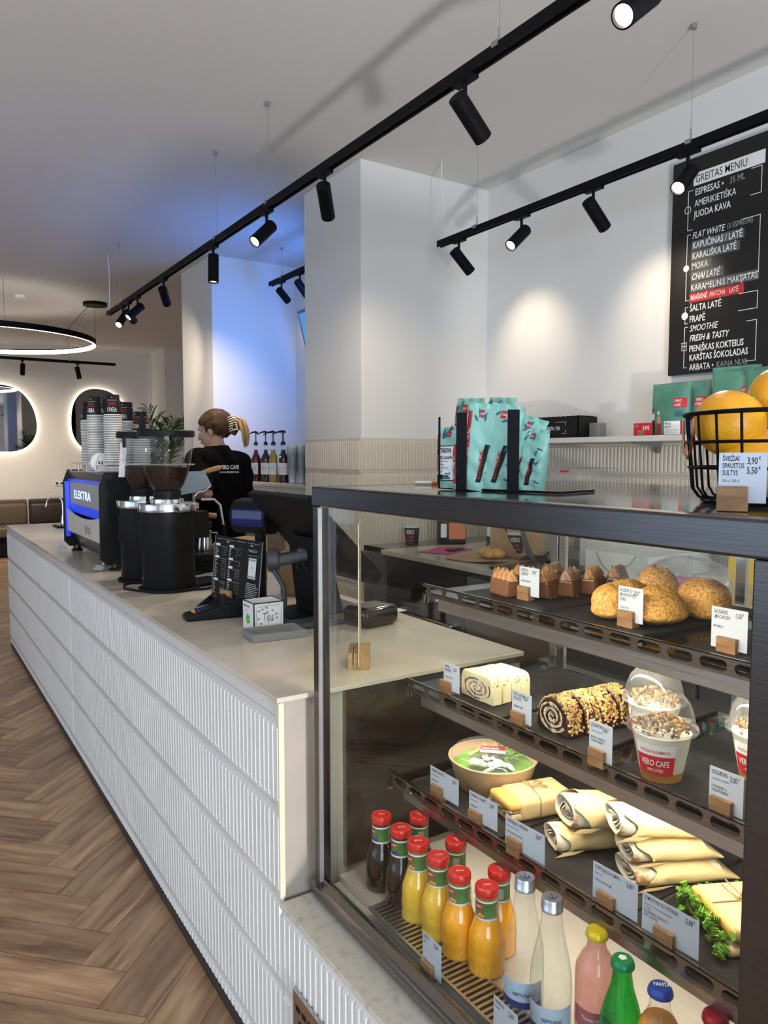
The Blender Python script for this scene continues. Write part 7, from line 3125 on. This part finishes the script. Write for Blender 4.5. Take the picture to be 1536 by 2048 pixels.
ok = [keep(p) for p in vs]
for i in range(R):
    for k in range(n):
        l = (k + 1) % n
        q = (i * n + k, i * n + l, (i + 1) * n + l, (i + 1) * n + k)
        if all(ok[j] for j in q):
            fs.append(q)
b.add(vs, fs, 0, True)
b.tube([(0, -.10, -.05), (0, -.125, -.02), (0, -.13, .012)], [.030, .034, .028], n=16)
hr = b.build('hair', 'hair', pt)
sd_ = hr.modifiers.new('thick', 'SOLIDIFY')
sd_.thickness = .006
sd_.offset = 0
b = MB()
b.T = H
rnd = random.Random(3)
for i in range(46):
    ox, oy = rnd.uniform(-.020, .020), rnd.uniform(-.014, .016)
    L = rnd.uniform(.8, 1.08)
    b.tube([(ox * .5, -.128 + oy * .5, .018), (ox * .9, -.155 + oy, .026), (ox * 1.2, -.182 + oy, .0), (ox * 1.3, -.190 + oy, -.055 * L), (ox * 1.0 + rnd.uniform(-.008, .008), -.186 + oy, -.105 * L), (ox * .6 + rnd.uniform(-.01, .01), -.176 + oy, -.145 * L)],
           [.004, .0065, .0075, .0065, .005, .0012], n=6)
b.build('ponytail', 'blonde', pt)
b = MB()
b.T = H
for s in (-1, 1):
    for k in range(7):
        z = -.040 + k * .0135
        b.tube([(s * .004, -.150, z), (s * .022, -.148, z + .002), (s * .034, -.128, z), (s * .036, -.108, z - .004)], [.0036, .0042, .0036, .002], n=8)
    b.tube([(s * .016, -.152, -.045), (s * .020, -.154, 0), (s * .016, -.150, .048)], .0048, n=8)
b.build('claw_clip', mat('ivory_clip', (.72, .66, .52), .35, col2=(.30, .22, .14), scale=40, lo=.25, hi=.35), pt)

# clothes follow the body: the nearest body faces pushed out along their normals
bodyo = [c for c in pt.children if c.name.startswith('body')][0]
BM_ = bodyo.data
BV = [v.co.copy() for v in BM_.vertices]
BN = [v.normal.copy() for v in BM_.vertices]


def segd(p, a, c):
    a, c = Vector(a), Vector(c)
    u = max(0, min(1, (p - a).dot(c - a) / (c - a).length_squared))
    return (p - (a + (c - a) * u)).length, u


def part_of(p):
    best = None
    for nm, a, c in (('torso', 'pelvis', 'upper'), ('collar', 'upper', 'neck0'), ('neck', 'neck0', 'skull'), ('armL', 'shL', 'elL'), ('foreL', 'elL', 'haL'), ('armR', 'shR', 'elR'), ('foreR', 'elR', 'haR'),
                     ('legL', 'hiL', 'anL'), ('legR', 'hiR', 'anR'), ('footL', 'anL', 'toL'), ('footR', 'anR', 'toR')):
        d, u = segd(p, nod[a][0], nod[c][0])
        if nm == 'torso':
            d -= .07
        if best is None or d < best[0]:
            best = (d, nm, u)
    return best[1], best[2]


PO = [part_of(p) for p in BV]


def garment(name, test, push):
    okv = [test(p, *q) for p, q in zip(BV, PO)]
    idx, V, F = {}, [], []
    for f in BM_.polygons:
        if all(okv[i] for i in f.vertices):
            q = []
            for i in f.vertices:
                if i not in idx:
                    idx[i] = len(V)
                    p, n_ = BV[i], BN[i]
                    V.append(p + n_ * push(p))
                q.append(idx[i])
            F.append(q)
    # keep the largest connected piece only
    par = list(range(len(V)))

    def find(i):
        while par[i] != i:
            par[i] = par[par[i]]
            i = par[i]
        return i
    for q in F:
        r = find(q[0])
        for i in q[1:]:
            par[find(i)] = r
    cnt = {}
    for q in F:
        cnt[find(q[0])] = cnt.get(find(q[0]), 0) + 1
    big = max(cnt, key=cnt.get)
    F = [q for q in F if find(q[0]) == big]
    b = MB()
    b.add(V, F, 0, True)
    o = b.build(name, 'shirt', pt, sharp=180)
    bm = bmesh.new()
    bm.from_mesh(o.data)
    bmesh.ops.delete(bm, geom=[v for v in bm.verts if not v.link_faces], context='VERTS')
    bm.to_mesh(o.data)
    bm.free()
    s_ = o.modifiers.new('smooth', 'SMOOTH')
    s_.iterations = 4
    m_ = o.modifiers.new('thick', 'SOLIDIFY')
    m_.thickness = .003
    m_.offset = 1
    return o


def shirt_push(p):
    return .016 + .005 * math.sin(p.z * 46 + 5 * math.sin(p.x * 13)) + .004 * math.sin(p.x * 38 + p.z * 17) + .012 * max(0, (1.2 - p.z)) / .3


shirt = garment('t_shirt', lambda p, n_, u: (n_ in ('torso', 'collar', 'armL', 'armR') and p.z > .88 and p.z < 1.535 and not (n_.startswith('arm') and u > .93)), shirt_push)
garment('trousers', lambda p, n_, u: (n_ in ('legL', 'legR') or (n_ == 'torso' and p.z < .99)) and p.z > .10, lambda p: .010 + .003 * math.sin(p.z * 30))
b = MB()
for s in (-1, 1):
    b.rbox((s * .103, .06, .035), (.046, .13, .035), .03, n=4)
b.build('shoe', 'blackmatte', pt)
# back print, draped on the shirt between the shoulder blades
dg = bpy.context.evaluated_depsgraph_get()
from mathutils.bvhtree import BVHTree
bv = BVHTree.FromObject(shirt, dg)


def drape(x, z):
    h_ = bv.ray_cast(Vector((x, -1, z)), Vector((0, 1, 0)))
    return (x, (h_[0].y if h_[0] else -.1) - .0022, z)


b = MB()
b.text('VERO CAFE', .034, None, 0, sx=.66, bold=.045, wrap=lambda x, y: drape(-.020 + x, 1.400 + y))
b.text('KAVOS SKRUDINTOJAI', .0125, None, 0, sx=.92, bold=.01, wrap=lambda x, y: drape(-.022 + x, 1.378 + y))
b.build('shirt_lettering', 'whiteink', shirt)

# portafilter in her left hand
hp_ = pt.matrix_basis @ Vector(nod['haL'][0])
hp_ = P0 + Vector((nod['haL'][0][0] * 1.03, nod['haL'][0][1] * 1.03, nod['haL'][0][2] * 1.015))
t = thing('portafilter', 'chrome portafilter held in the left hand of the barista', 'portafilter', hp_ + Vector((-.004, .030, -.016)), 1.9)
b = MB()
b.tube([(-.045, 0, 0), (0, 0, 0), (.050, 0, .002), (.062, 0, .004)], [.010, .012, .010, .008], n=14)
b.build('handle', 'wood_light', t)
b = MB()
b.lathe([(0, -.014), (.022, -.014), (.028, .0), (.031, .012), (.031, .018), (.027, .018), (.024, .004), (0, .0)], n=28, c=(.090, 0, .0))
b.build('basket', 'chrome', t)
